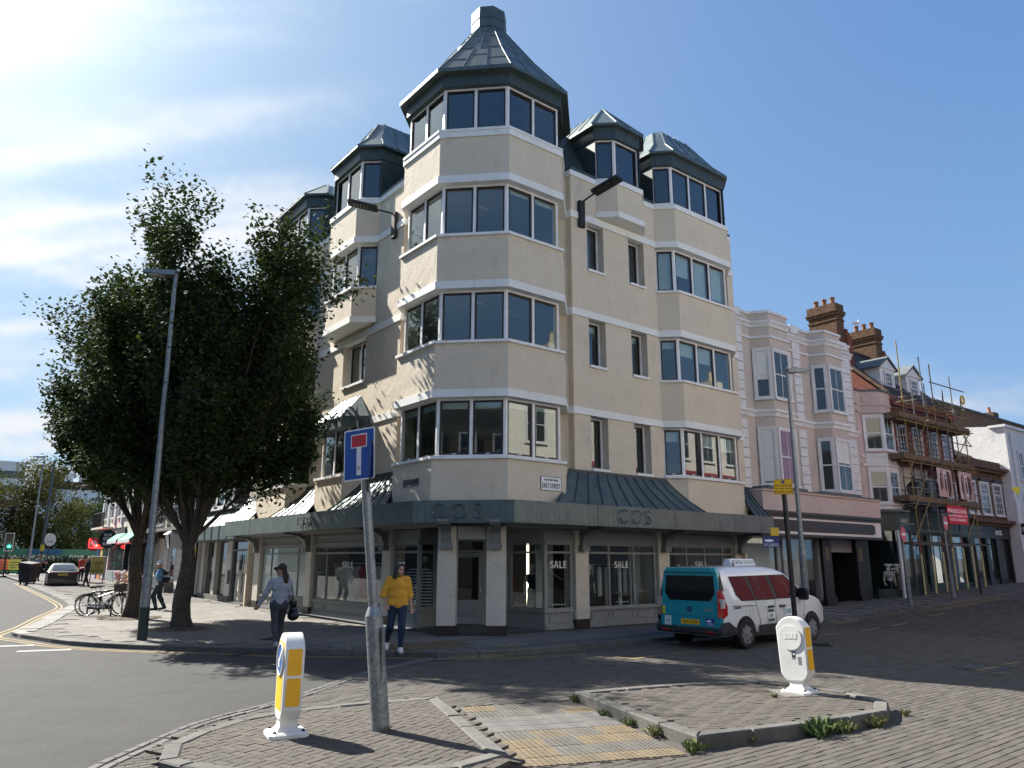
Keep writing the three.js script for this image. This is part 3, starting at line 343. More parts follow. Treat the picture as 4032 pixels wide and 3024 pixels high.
{ const L = [], r = rng(11), tb = [tp(-.02, -.02), tp(2.12, -.02), tp(2.12, 3.25), tp(-.02, 3.25)], sIn = [...S.slice().reverse(), [-2, 3], ...K.slice(21, 28), [29, 30], [-15, 30]], so = off(S, .13).slice().reverse();
  const reg = [...so, [-1.9, 3.12], ...K.slice(21, 28).map(p => [p[0], p[1] + .02]), [29.3, 30], [-15, 30]];
  for (let i = 0; i < 205; i++) for (let j = 0; j < 190; j++) { const z = 3.24 + i * .1045, x = -13 + (j + (i % 2) * .5) * .2085; const P = [x, z]; if (!inView(x, z) || !inP(P, reg) || inP(P, off(IL, .13, true)) || inP(P, off(IR, .13, true)) || inP(P, tb) || (x > 4.5 && x < 5.35 && z > 9.65 && z < 10.42)) continue; const d = Math.hypot(x + 11.54, z - 16.4); if (x > 24.1) continue; L.push([d, x, z, r(), r(), r()]); }
  L.sort((p, q) => p[0] - q[0]);
  L.slice(0, 300).forEach(([d, x, z, a, b, c]) => { const o = M('paving_brick', bG, brickM[Math.floor(a * 4)], brd); o.position.set(x, GH(x, z) - .002 + .005 * (b - .5), z); o.rotation.set((c - .5) * .03, (b - .5) * .03, (a - .5) * .03); });
  const rest = L.slice(300), im = new THREE.InstancedMesh(bG, mat([1, 1, 1], .95, { map: stoneT }), rest.length), m = new THREE.Matrix4(), q = new THREE.Quaternion(), e = new THREE.Euler();
  rest.forEach(([d, x, z, a, b, c], i) => { m.compose(V(x, GH(x, z) - .002 + .005 * (b - .5), z), q.setFromEuler(e.set((c - .5) * .03, (b - .5) * .03, (a - .5) * .03)), V(1, 1, 1)); im.setMatrixAt(i, m); const k = .8 + .42 * a; im.setColorAt(i, C(.116 * k, .105 * k * (1 - .05 * b), .091 * k * (1 - .1 * b))); });
  im.name = 'paving_bricks'; im.userData = { kind: 'stuff' }; brd.add(im); }
// stone kerb along the pavement
const KC = smooth(K.slice(1, 28), 400);
const kerbM = [[0.213, 0.204, 0.183], [0.187, 0.179, 0.161], [0.239, 0.225, 0.200], [0.161, 0.158, 0.144]].map(c => mat(c, .88, { map: granT, bumpMap: grainB, bumpScale: .004 }));
const paleK = [[.36, .35, .325], [.33, .32, .295], [.40, .385, .355], [.30, .29, .27]].map(c => mat(c, .88, { map: granT }));
const kb = st('kerb', [ribbon([[-4.9, -120], [-4.94, -48.05]], -.05, .1, -.3, 0)].map(g => { const p = g.attributes.position; for (let i = 0; i < p.count; i++) p.setY(i, p.getY(i) + GH(p.getX(i), p.getZ(i))); return g; }), kerbM[0]);
{ const r = rng(5), P = resample(KC, .9); for (let i = 0; i < P.length - 1; i++) { const a = P[i], b = P[i + 1], L = Math.hypot(b[0] - a[0], b[1] - a[1]); if (L < .2) continue; const e = .006 / L, p = [mix(a[0], b[0], e), mix(a[1], b[1], e)], q = [mix(a[0], b[0], 1 - e), mix(a[1], b[1], 1 - e)], prev = P[Math.max(0, i - 1)], next = P[Math.min(P.length - 1, i + 2)];
    const wide = a[1] < -8 ? .52 : .3, o4 = off([prev, p, q, next], -wide), o5 = off([prev, p, q, next], 0); const dropped = a[0] > -3.9 && a[0] < -1.9; const top = dropped ? .088 : .105 + (r() - .5) * .012;
    const g = prism([o5[1], o5[2], o4[2], o4[1]], -.06, top - .012, .012, .012); const o = M('kerb_stone', g, (a[1] < -7.5 ? paleK : kerbM)[Math.floor(r() * 4)], kb); o.position.y = GH((a[0] + b[0]) / 2, (a[1] + b[1]) / 2); } }
// pavement with flagstones
const PV = [...KC.slice(2).map(p => p), [60, 3.2], [60, -.4], [3.5, -.4], [-.3, -3], [.3, -16], [1.5, -48.05], [-4.8, -48.05]];
const pv = st('pavement', [sheet(off(PV, -.03, true), .082), sheet([[-5, -48.05], [1.5, -48.05], [1.5, -120], [-4.9, -120]], .09), sheet([[60, 3.2], [120, 3.2], [120, -2], [60, -2]], .09)], mat([0.139, 0.129, 0.116], .95, { map: stoneT }));
{ const tones = [[0.218, 0.199, 0.176], [0.199, 0.185, 0.165], [0.185, 0.174, 0.156], [0.237, 0.218, 0.193], [0.209, 0.190, 0.167]].map(c => mat(c, .92, { map: stoneT, bumpMap: grainB, bumpScale: .0015 })), r = rng(21), inner = off(PV, -.34, true), L = [];
  const G3 = [.62, .78, .95].map(l => ready(CB(-l / 2, l / 2, -.02, .012, -.295, .295, .004)));
  for (let row = 0; row < 140; row++) { let along = 0; const right = row < 6; const lim = right ? 60 : 11; let x = right ? -4 : -9.6; const z = right ? 2.6 - row * .6 : -.98 - (row - 6) * .6 + .0; if (z < -40) break;
    x += r() * .5; while (x < lim) { const k = Math.floor(r() * 3), l = [.62, .78, .95][k], cx = x + l / 2, ok = [[-1, -1], [1, -1], [1, 1], [-1, 1]].every(([a, b]) => inP([cx + a * l / 2, z + b * .29], inner)); if (ok && !(cx > -3.2 && cx < -1.2 && z > .7) && inView(cx, z, 1.3)) L.push([Math.hypot(cx + 11.54, z - 16.4), cx, z, k, r(), r()]); x += l + .008; } }
  L.sort((a, b) => a[0] - b[0]); const rest = [];
  L.forEach(([d, x, z, k, a, b], i) => { const y = GH(x, z) + .085 + .004 * (b - .5); if (i < 300) { const o = M('paving_slab', G3[k], tones[Math.floor(a * 5)], pv); o.position.set(x, y, z); o.rotation.x = .006 * (a - .5); } else rest.push(put(G3[k], new THREE.Matrix4().makeTranslation(x, y, z))); });
  if (rest.length) { const o = M('paving_slabs', rest, tones[1], pv); o.userData = { kind: 'stuff' }; }
  const buff = mat([0.175, 0.137, 0.091], .9, { map: stoneT }); for (let i = 0; i < 5; i++) for (let j = 0; j < 3; j++) { const x = -2.95 + i * .41 + j * .1, z = 1.62 - j * .41 + i * .0; const g = [B(-.2, .2, -.02, .012, -.2, .2)]; for (let k = 0; k < 6; k++) g.push(B(-.19, .19, .012, .018, -.18 + k * .065, -.15 + k * .065)); if (!inP([x + .15, z + .2], inner)) continue; const o = M('tactile_slab', g, buff, pv); o.position.set(x, .088, z); } }
// traffic islands, crossing between them
const hb = (P, mats, parent, x0, x1, z0, z1, rot, seed) => { const r = rng(seed), inn = off(P, -.235, true), L = []; const cs = Math.cos(rot), sn = Math.sin(rot); for (let i = -40; i < 60; i++) for (let j = -40; j < 40; j++) for (let k = 0; k < 2; k++) { // herringbone
      const a = .1045, bx = i * a + j * 2 * a, bz = i * a - j * 2 * a; const lx = k ? bx - .5 * a : bx, lz = k ? bz + 1.5 * a : bz; const X = (x0 + x1) / 2 + lx * cs - lz * sn, Z = (z0 + z1) / 2 + lx * sn + lz * cs; if (X < x0 || X > x1 || Z < z0 || Z > z1) continue; if (!inP([X, Z], inn)) continue; L.push([Math.hypot(X + 11.54, Z - 16.4), X, Z, k, r(), r()]); }
  L.sort((a, b) => a[0] - b[0]); const rest = []; L.forEach(([d, X, Z, k, a, b], n) => { const y = .117 + .005 * (b - .5), th = -rot + (k ? Math.PI / 2 : 0); if (n < 300) { const o = M('paving_brick', bG, mats[Math.floor(a * 4)], parent); o.position.set(X, y, Z); o.rotation.set((a - .5) * .03, th, (b - .5) * .03); } else rest.push(put(bG, new THREE.Matrix4().makeRotationY(th).setPosition(X, y, Z))); }); if (rest.length) { const o = M('paving_bricks', rest, mats[1], parent); o.userData = { kind: 'stuff' }; } };
const isM = [[0.122, 0.104, 0.084], [0.112, 0.097, 0.080], [0.131, 0.112, 0.091], [0.100, 0.090, 0.076]].map(c => mat(c, .95, { map: stoneT, bumpMap: grainB, bumpScale: .003 }));
function island(label, P, seed, rot, x0, x1, z0, z1, hi) { const C2 = smooth(P, 160, true).slice(0, 160); const Q = P; const o = T('traffic_island', label, 'traffic island'); M('bedding', prism(off(Q, -.1, true), -.02, .1), mat([.11, .10, .085], 1, { map: stoneT }), o); hb(Q, isM, o, x0, x1, z0, z1, rot, seed);
  const r = rng(seed + 3), cs = resample(Q, hi ? .78 : .62, true); const n = cs.length; for (let i = 0; i < n; i++) { const a = cs[i], b = cs[(i + 1) % n], pr = cs[(i + n - 1) % n], nx = cs[(i + 2) % n], L = Math.hypot(b[0] - a[0], b[1] - a[1]); if (L < .08) continue; const e = .005 / L, p = [mix(a[0], b[0], e), mix(a[1], b[1], e)], q = [mix(a[0], b[0], 1 - e), mix(a[1], b[1], 1 - e)], A = off([pr, p, q, nx], .0), D = off([pr, p, q, nx], -.17); const back = (a[1] + b[1]) / 2 < (hi ? 8.75 : 7.55); const g = prism([A[1], A[2], D[2], D[1]], -.05, (back ? .112 : .118) + (r() - .5) * .012, .016, .016); M('kerb_stone', g, kerbM[Math.floor(r() * 4)], o); } return o; }
const isl1 = island('left block-paved traffic island carrying the dead-end sign post', IL, 31, 2.75, -9.3, -5.7, 6.7, 10.4, 0);
const isl2 = island('right block-paved traffic island carrying the tilted 502 bollard', IR, 41, 2.0, -4.8, -.3, 7.7, 11.5, 1);
{ const cr = st('crossing', sheet([tp(0, 0), tp(2.1, 0), tp(2.1, 3.22), tp(0, 3.22)], -.006), mat([.16, .15, .135], 1, { map: stoneT })); const r = rng(8), dome = new THREE.SphereGeometry(.016, 6, 3, 0, 7, 0, 1.4).scale(1, .55, 1);
  const th = -Math.atan2(TB.a[1], TB.a[0]); const tones = { g: [mat([0.152, 0.141, 0.116], .9, { map: stoneT }), mat([0.137, 0.127, 0.106], .9, { map: stoneT })], y: [mat([0.205, 0.156, 0.091], .9, { map: stoneT }), mat([0.182, 0.144, 0.091], .9, { map: stoneT })], p: [mat([0.160, 0.152, 0.141], .9, { map: stoneT }), mat([0.144, 0.138, 0.128], .9, { map: stoneT })] };
  const rows = [['t', .4, 'gyggg'], ['t', .4, 'ggggy'], ['p', .285, ''], ['p', .285, ''], ['p', .285, ''], ['t', .4, 'ggygy'], ['t', .4, 'yygyy'], ['t', .4, 'yyggg'], ['t', .32, 'yyyyy']]; let t = .03;
  const mk1 = (w, l, bl) => { const g = [CB(-w / 2, w / 2, -.02, 0, -l / 2, l / 2, .003)]; if (bl) for (let i = 0; i < 6; i++) for (let j = 0; j < Math.round(l / .067); j++) g.push(put(dome, new THREE.Matrix4().makeTranslation(-w / 2 + .035 + i * .066, -.002, -l / 2 + .034 + j * .066))); return ready(g); };
  const gc = {}; for (const [ty, l, s] of rows) { const g = gc[ty + l] ||= mk1(.408, l - .008, ty === 't'); for (let i = 0; i < 5; i++) { const P = tp(.21 + i * .418, t + l / 2), k = ty === 'p' ? 'p' : s[i]; const o = M(ty === 't' ? 'tactile_slab' : 'paving_slab', g, tones[k][r() > .5 ? 1 : 0], cr); o.position.set(P[0], .004 + .004 * (r() - .5), P[1]); o.rotation.y = th; } t += l; } }
// sett edging between asphalt and bricks
{ const se = st('sett_edging', sheet([...off(S, -.12), ...off(S, .14).reverse()], -.004), mat([.08, .078, .072], 1, { map: stoneT })), r = rng(17); for (const [o, d] of [[-.05, .26], [.07, .22]]) { const P = resample(off(smooth(S.slice(0, 9), 80), o), d); for (let i = 0; i < P.length - 1; i++) { const a = P[i], b = P[i + 1]; if (!inView(a[0], a[1], 1.1)) continue; const L = Math.hypot(b[0] - a[0], b[1] - a[1]), g = CB(-L / 2 + .01, L / 2 - .01, -.02, .004 + r() * .012, -.05, .05, .012); const k = M('sett', g, kerbM[Math.floor(r() * 4)], se); k.position.set((a[0] + b[0]) / 2, 0, (a[1] + b[1]) / 2); k.rotation.y = -Math.atan2(b[1] - a[1], b[0] - a[0]); } } }
// painted markings
function strip(P, w, y = .004) { const a = off(P, w / 2), b = off(P, -w / 2), o = []; const h = p => y + GH(p[0], p[1]); for (let i = 0; i < P.length - 1; i++) o.push(a[i][0], h(a[i]), a[i][1], a[i + 1][0], h(a[i + 1]), a[i + 1][1], b[i + 1][0], h(b[i + 1]), b[i + 1][1], a[i][0], h(a[i]), a[i][1], b[i + 1][0], h(b[i + 1]), b[i + 1][1], b[i][0], h(b[i]), b[i][1]); return geo(o); }
{ const cut = KC.filter(p => p[1] > -46 && p[0] < -1.6); st('yellow_line', strip(off(cut, .24), .075), Mt.yellow); st('yellow_line', strip(off(cut, .42), .075), Mt.yellow);
  st('yellow_line', strip([[-1.7, 3.38], [-.9, 3.55], [-.44, 3.75], [.28, 4.02]], .07), Mt.yellow); st('yellow_line', strip([[-1.7, 3.55], [-1, 3.75], [-.44, 3.95]], .07), Mt.yellow);
  for (const P of [[[.44, 4.7], [.52, 5.14], [1.35, 5.08]], [[1.74, 5.09], [2.64, 5.06]], [[3.2, 5.03], [4.1, 5.0]], [[8.41, 4.73], [9.35, 4.7]], [[10.77, 4.62], [12.01, 4.62]], [[12.5, 4.66], [13.6, 4.66]], [[14.39, 4.71], [14.95, 4.8]], [[16, 4.3], [17.4, 4.25]], [[4.38, 10.14], [5.28, 10.18]], [[4.34, 10.22], [4.36, 10.74]], [[5.66, 10.1], [6.39, 10.18]]]) st('bay_marking', strip(P, .08, .008), Mt.yellow);
  st('yellow_line', strip([[17, 3.5], [24, 3.5], [60, 3.5]], .09, .008), Mt.yellow); st('yellow_line', strip([[18, 3.72], [24, 3.72], [60, 3.72]], .09, .008), Mt.yellow);
  for (const [x, z] of [[-5.9, -1.95], [-5.62, -1.72], [-3.75, .95], [-3.5, 1.15], [-.95, 2.85], [-.68, 2.85]]) st('kerb_mark', strip([[x, z], [x + .06, z + (x > -2 ? -.5 : -.35)]], .09, .113), Mt.yellow);
  for (const z of [-5.2, -3.7]) st('white_marking', strip([[-9.85 + (z + 5.2) * .35, z - .1], [-8.85 + (z + 5.2) * .35, z + .2]], .32, .006), Mt.whitePaint);
  st('cover_plate', sheet([[4.52, 9.68], [5.3, 9.68], [5.3, 10.4], [4.52, 10.4]], .002), mat([.05, .052, .058], .7, { map: metT }));
  for (const [x, z, w, d] of [[-4.3, -2.2, .5, .4], [-5.6, -.35, .6, .35], [6.2, 6.0, .7, .5]]) { const g = T('drain_cover', x < -5 ? 'dark iron gully grate by the kerb' : x < 0 ? 'small dark iron cover set in the pavement' : 'dark iron cover in the bricks beside the taxi', 'drain cover', x, x < -5 ? .003 : x > 0 ? .003 : .1, z, .6); M('frame', B(-w / 2, w / 2, -.01, .004, -d / 2, d / 2), Mt.plinth, g); for (let i = 0; i < 6; i++) M('bar', B(-w / 2 + .04 + i * (w - .08) / 5 - .012, -w / 2 + .04 + i * (w - .08) / 5 + .012, .004, .011, -d / 2 + .03, d / 2 - .03), Mt.blackM, g); } }
// weeds in the kerb joints
{ const r = rng(91), wm = [mat([.10, .13, .035], .8), mat([.16, .16, .06], .8), mat([.07, .11, .03], .8)]; const spots = [[-4.72, 10.85, .2], [-4.45, 10.1, .18], [-4.1, 8.9, .12], [-3.72, 8.0, .16], [-3.85, 10.95, .14], [-2.95, 11.27, .3], [-2.55, 11.33, .2], [-1.9, 11.4, .2], [-.62, 9.15, .22], [-1.75, 9.9, .08], [-7.1, 8.5, .1], [-9.3, 8.5, .14], [-4.28, 9.55, .14], [-.95, 11.3, .12], [-2.2, 8.05, .1]];
  const lb = ['low weed at the corner of the right island kerb', 'weed tuft midway along the island kerb by the crossing', 'small weed near the far end of the crossing kerb', 'weed tuft at the far corner of the right island', 'small weed left of the bushiest weed', 'bushiest green weed growing at the front island kerb', 'weed just right of the bushiest weed', 'weed further right at the front island kerb', 'weed beyond the far curve of the right island', 'tiny weed under the tilted bollard', 'tiny weed at the foot of the dead-end sign post', 'weed at the left end of the left island kerb', 'dry weed in the middle of the crossing kerb', 'weed at the right-hand curve of the island kerb', 'tiny weed on the far edge of the right island'];
  spots.forEach(([x, z, s], i) => { const g = []; const n = Math.round(30 + s * 330); for (let k = 0; k < n; k++) { const a = r() * 6.28, l = s * (.35 + .65 * r()), t = .15 + .8 * r(), bx = (r() - .5) * s * .9, bz = (r() - .5) * s * .5, w = .0025 + .005 * r(), dx = Math.cos(a) * l * t, dz = Math.sin(a) * l * t, px = -Math.sin(a) * w, pz = Math.cos(a) * w, h = l * (1 - t * .5); g.push(bx - px, 0, bz - pz, bx + px, 0, bz + pz, bx + dx * .6 + px, h * .8, bz + dz * .6 + pz, bx + dx * .6 + px, h * .8, bz + dz * .6 + pz, bx + dx, h * .9, bz + dz, bx - px, 0, bz - pz); } const o = M('weed', geo(g), wm[i % 3]); o.position.set(x, x === -1.75 || x === -7.1 ? .115 : 0, z); tag(o, lb[i], 'weed', 'weeds by the traffic islands'); }); }
// ---------- street furniture ----------
function led(parent, x, y, z, ax, s = 1) { const m = new THREE.Matrix4().makeTranslation(x, y, z).multiply(new THREE.Matrix4().makeRotationY(ax)); M('lantern', [put(extr(shp([[0, -.05], [.14, -.06], [.7, .0], [.82, .05], [.78, .075], [.2, .07], [0, .06]]), .26, .012).translate(0, 0, -.13).scale(s, s, s), m), put(CB(.16 * s, .3 * s, .07 * s, .12 * s, -.05, .05, .01), m)], Mt.galv, parent); M('lens', put(B(.25 * s, .68 * s, -.055 * s, -.035 * s, -.1 * s, .1 * s), m), mat([.6, .6, .55], .3), parent); }
function lampPost(label, x, z, h, lean, ax, base, yb = .1) { const t = T('street_lamp', label, 'street lamp', x, yb + GH(x, z), z, 0, 'galvanised street lamps'); const L = y => [lean[0] * y / h, y, lean[1] * y / h];
  if (base) M('painted_base', rod(L(0), L(.75), .117, .116, 20), mat([.012, .035, .03], .6, { map: metT }), t); M('lower_shaft', [rod(L(base ? .75 : 0), L(2.1), .112, .108, 20), rod(L(2.1), L(2.25), .108, .082, 20)], Mt.galv, t); M('collar', rod(L(1.42), L(1.44), .116, .116, 20), Mt.galv, t); M('access_door', put(B(-.05, .05, 1.5, 1.95, .104, .113), new THREE.Matrix4().makeRotationY(-.6).setPosition(lean[0] * .2, 0, lean[1] * .2)), Mt.galv, t);
  M('shaft', rod(L(2.25), L(h), .082, .048, 18), Mt.galv, t); M('spigot', [rod(L(h), L(h + .22), .055, .055, 12)], Mt.galv, t); led(t, lean[0], h + .24, lean[1], ax); M('photocell', lathe([[0, .07], [.035, .06], [.035, 0]], 8).translate(lean[0] + .05, h + .33, lean[1]), Mt.upvc, t); return t; }
lampPost('tall galvanised street lamp with dark green base before the trees', -6.83, -3.75, 9.0, [-.13, -.10], 2.5, true);
lampPost('galvanised street lamp rising behind the taxi', 11.36, 2.6, 8.0, [.0, 0], -.62, false);
// far slim lamps by the traffic lights
lampPost('pale leaning street lamp far left beside the traffic light', -3.0, -62, 9.8, [.0, 0], 2.5, false, .2);
{ const t = T('tram_pole', 'dark grey tapered pole rising behind the black car', 'pole', -1.2, GH(0, -70), -70); M('shaft', rod([0, 0, 0], [.0, 10.5, 0], .17, .1, 12), mat([.05, .06, .07], .5), t); M('band', rod([0, 2.0, 0], [0, 2.6, 0], .18, .18, 12), mat([.6, .4, .04], .6), t); M('cap', rod([0, 10.5, 0], [0, 10.8, 0], .15, .1, 12), Mt.blackM, t); }
// dead-end sign post
{ const t = T('sign_post', 'leaning galvanised post with blue dead-end sign in front of the shop', 'sign post', -7.1, .117, 8.42); const h = 3.5, L = y => [-.30 * y / h, y, -.236 * y / h];
  M('lower_post', [rod(L(-.02), L(1.22), .102, .1, 24), rod(L(1.22), L(1.32), .1, .056, 24)], Mt.galv, t); M('access_door', put(B(-.045, .045, .4, 1.1, .095, .106), new THREE.Matrix4().makeRotationY(.75).multiply(new THREE.Matrix4().makeRotationZ(.06)).setPosition(-.07, 0, -.055)), Mt.galv, t);
  M('upper_post', rod(L(1.3), L(3.38), .055, .055, 20), Mt.galv, t); M('cap', rod(L(3.38), L(3.5), .058, .058, 16), Mt.blackM, t);
  const m = new THREE.Matrix4().makeRotationY(-1.2).multiply(new THREE.Matrix4().makeRotationZ(.05)); m.setPosition(-.27, 3.07, -.19); const W = .48, H2 = .62;
  const pb = M('sign_plate', put(extr(rrect(-W / 2, -H2 / 2, W / 2, H2 / 2, .03), .004).translate(0, 0, .085), m), mat([.72, .72, .70], .5), t);
  M('blue_face', put(extr(rrect(-W / 2 + .018, -H2 / 2 + .018, W / 2 - .018, H2 / 2 - .018, .02), .002).translate(0, 0, .0905), m), mat([.006, .06, .30], .4), pb); M('white_bar', put(B(-.035, .035, -.25, .1, .0925, .0945), m), mat([.72, .72, .70], .5), pb); M('red_border', put(B(-.125, .125, .08, .245, .0945, .0960), m), mat([.72, .72, .70], .5), pb); M('red_block', put(B(-.112, .112, .092, .232, .096, .098), m), mat([.45, .01, .02], .4), pb);
  M('sticker_residue', put(extr(shp([[-.03, -.2], [.02, -.19], [.035, -.15], [.0, -.13], [-.04, -.16]]), .001).translate(0, 0, .0946), m), mat([.45, .44, .38], .8), pb);
  const m2 = new THREE.Matrix4().makeRotationY(1.11).setPosition(-.1, 2.98, -.2); M('round_sign', [put(rod([0, 0, -.075], [0, 0, -.08], .38, .38, 40), m2), put(B(-.3, .3, .2, .24, -.075, -.055), m2), put(B(-.3, .3, -.24, -.2, -.075, -.055), m2)], mat([.03, .032, .034], .5), t); M('bracket', [rod([-.31, 3.22, -.16], [-.2, 3.22, -.2], .012), rod([-.31, 2.86, -.16], [-.2, 2.86, -.2], .012)], Mt.galv, t); }
// keep-left bollards
function bollard(label, x, z, ry, lean, sign, base) { const t = T('traffic_bollard', label, 'bollard', x, .117, z, ry, 'keep-left bollards'); const W = mat([.76, .755, .72], .45, { map: plainT }), A = mat([.80, .40, .01], .4), w = sign ? .205 : .205, d = .105;
  const lm = new THREE.Matrix4().makeRotationZ(lean[0]).multiply(new THREE.Matrix4().makeRotationX(lean[1]));
  M('foot', [prism([[-.21, -.16], [-.16, -.21], [.16, -.21], [.21, -.16], [.21, .16], [.16, .21], [-.16, .21], [-.21, .16]], .0, .035, .03, .02)], W, t); [[-.15, -.15], [.15, -.15], [.15, .15], [-.15, .15]].forEach(p => M('bolt', lathe([[0, .075], [.018, .07], [.02, .05]], 8).translate(p[0], 0, p[1]), Mt.blackM, t));
  M('neck', put(loft([[[-.14, .05, -.13], [.14, .05, -.13], [.14, .05, .13], [-.14, .05, .13]], [[-.1, .1, -.095], [.1, .1, -.095], [.1, .1, .095], [-.1, .1, .095]], [[-.09, .19, -.085], [.09, .19, -.085], [.09, .19, .085], [-.09, .19, .085]]]), lm), W, t);
  const s = new THREE.Shape(); s.moveTo(-.1, .18); s.lineTo(.1, .18); s.quadraticCurveTo(.16, .2, w - .01, .28); s.lineTo(w, .9); s.quadraticCurveTo(w * .6, 1.03, 0, 1.04); s.quadraticCurveTo(-w * .6, 1.03, -w, .9); s.lineTo(-w + .01, .28); s.quadraticCurveTo(-.16, .2, -.1, .18);
  const b = M('body', put(extr(s, 2 * d - .03, .015).translate(0, 0, -d + .015), lm), W, t);
  for (const sx of [-1, 1]) for (const [y0, y1] of [[.32, .60], [.63, .90]]) M('amber_panel', put(extr(rrect(-.075, y0, .075, y1, .02), .004).rotateY(sx * Math.PI / 2).translate(sx * (w + .012), 0, 0), lm), A, b);
  if (sign) { M('amber_face', put(extr(rrect(-.15, .27, .15, .62, .03), .004).translate(0, 0, d), lm), mat([.82, .5, .01], .4), b); M('keep_left_disc', put(rod([0, .78, d], [0, .78, d + .012], .165, .165, 28), lm), mat([.01, .10, .33], .4), b); M('disc_rim', put(sm(new THREE.TorusGeometry(.162, .012, 6, 28)).translate(0, .78, d + .01), lm), W, b); M('arrow', put(extr(shp([[-.09, .69], [-.09, .8], [-.06, .77], [.07, .9], [.1, .87], [-.03, .74], [.0, .7]]), .003).translate(0, 0, d + .0125), lm), W, b);
    M('amber_face', put(extr(rrect(-.15, .85, .15, .93, .03), .003).translate(0, .035, d), lm), mat([.82, .5, .01], .4), b); }
  else { M('disc_boss', put(rod([0, .76, d], [0, .76, d + .014], .16, .17, 28), lm), W, b); const tx = canv(256, 96, (x, a, c) => { x.fillStyle = '#e4e2da'; x.fillRect(0, 0, a, c); lines(x, a, [['5 C 2', 50, 78, 'normal']], '#151515'); }); M('number_plate', put(plate(.2, .085).translate(0, .79, d + .0145), lm), print(tx), b);
    const t2 = canv(64, 128, (x) => { x.fillStyle = '#10141a'; x.fillRect(0, 0, 64, 128); x.fillStyle = '#cfd6dd'; x.beginPath(); x.arc(34, 44, 18, 0, 7); x.fill(); x.fillRect(12, 104, 42, 8); }); M('sticker', put(plate(.055, .11).translate(.03, .52, d + .016), lm), print(t2), b); } return t; }
bollard('upright keep-left bollard with amber panels on the left island', -8.03, 8.02, -1.77, [.0, .0], true); bollard('tilted white bollard numbered 5 C 2 on the right island', -1.14, 9.92, -1.5, [.05, -.02], false);
{ const o = M('concrete_pad', CB(-.35, .35, -.02, .006, -.3, .3, .004), Mt.stone); o.position.set(-1.14, .12, 9.92); o.rotation.y = -.5; tag(o, 'square concrete pad under the tilted bollard', 'pad'); }
// parking and no-entry posts
{ const t = T('sign_post', 'black post carrying a yellow no-waiting plate by the taxi', 'sign post', 3.87, 0, 6.82); M('post', rod([0, 0, 0], [-.05, 3.66, 0], .055, .055, 14), Mt.black, t);
  const tx = canv(320, 300, (x, w, h) => { x.fillStyle = '#e8b416'; x.fillRect(0, 0, w, h); x.strokeStyle = '#3a2c06'; x.lineWidth = 5; x.strokeRect(10, 10, w - 20, h - 20); x.fillStyle = '#2f4a9a'; x.beginPath(); x.arc(w / 2, 55, 30, 0, 7); x.fill(); x.strokeStyle = '#a02020'; x.lineWidth = 7; x.stroke(); lines(x, w, [['No waiting', 125, 54], ['at any time', 185, 52], ['except taxis', 248, 52]], '#20180a'); });
  const m = new THREE.Matrix4().makeRotationY(-1.0).setPosition(-.06, 3.6, .0); const p = M('sign_plate', put(B(-.2, .2, -.17, .17, .06, .066), m), mat([.6, .4, .03], .5), t); M('sign_face', put(plate(.39, .33, .0665), m), print(tx), p);
  const t2 = T('sign_post', 'slim black post with blue cut-engines sign and small yellow plate', 'sign post', 10.3, .1, 2.3); M('post', rod([0, 0, 0], [0, 2.85, 0], .04, .04, 10), Mt.black, t2); const m3 = new THREE.Matrix4().makeRotationY(-.72).setPosition(0, 0, 0);
  const tb = canv(160, 160, (x, w) => { x.fillStyle = '#1b2a66'; x.fillRect(0, 0, w, w); x.fillStyle = '#e8ecf4'; x.beginPath(); x.ellipse(62, 62, 44, 20, 0, 0, 7); x.fill(); lines(x, w, [['Cut engines', 112, 24], ['Cut pollution', 138, 24]], '#e8ecf4'); }); const bp = M('blue_sign', put(B(-.27, .27, -.17, .17, .045, .05).translate(-.12, 2.48, 0), m3), mat([.02, .03, .13], .5), t2); M('sign_face', put(plate(.53, .33, .0505).translate(-.12, 2.48, 0), m3), print(tb), bp); M('yellow_plate', put(B(-.13, .13, -.13, .13, .045, .05).translate(.02, 2.8, 0), m3), mat([.62, .42, .03], .5), t2);
  for (const [x, z, h, label] of [[18.45, 2.6, 3.0, 'no-entry sign on grey post nearest the pink building'], [22.3, 2.6, 3.4, 'no-entry sign on grey post in front of the scaffolding']]) { const q = T('no_entry_sign', label, 'no-entry sign', x, .1 + GH(x, z), z, 0, 'no-entry signs'); M('post', [rod([0, 0, 0], [-.05, 1.0, 0], .085, .08, 12), rod([-.05, 1, 0], [-.12, h, 0], .05, .05, 12)], Mt.galv, q); const m4 = new THREE.Matrix4().makeRotationY(.12).setPosition(-.1, h - .38, .02); const dsc = M('red_disc', put(rod([0, 0, .06], [0, 0, .065], .3, .3, 28), m4), mat([.50, .02, .02], .4), q); M('white_bar', put(B(-.22, .22, -.05, .05, .0655, .068), m4), Mt.upvc, dsc); M('sign_lamp', [put(B(-.06, .06, .34, .4, -.1, .45), m4)], Mt.galv, q); }
  const b3 = T('post', 'plain slim black post at the kerb before the scaffold', 'post', 25.05, .1 + GH(25, 2), 2.6); M('shaft', rod([0, 0, 0], [0, 2.0, 0], .05, .05, 10), Mt.black, b3); M('cap', lathe([[0, .06], [.05, .02], [.055, 0]], 10).translate(0, 2, 0), Mt.black, b3); }
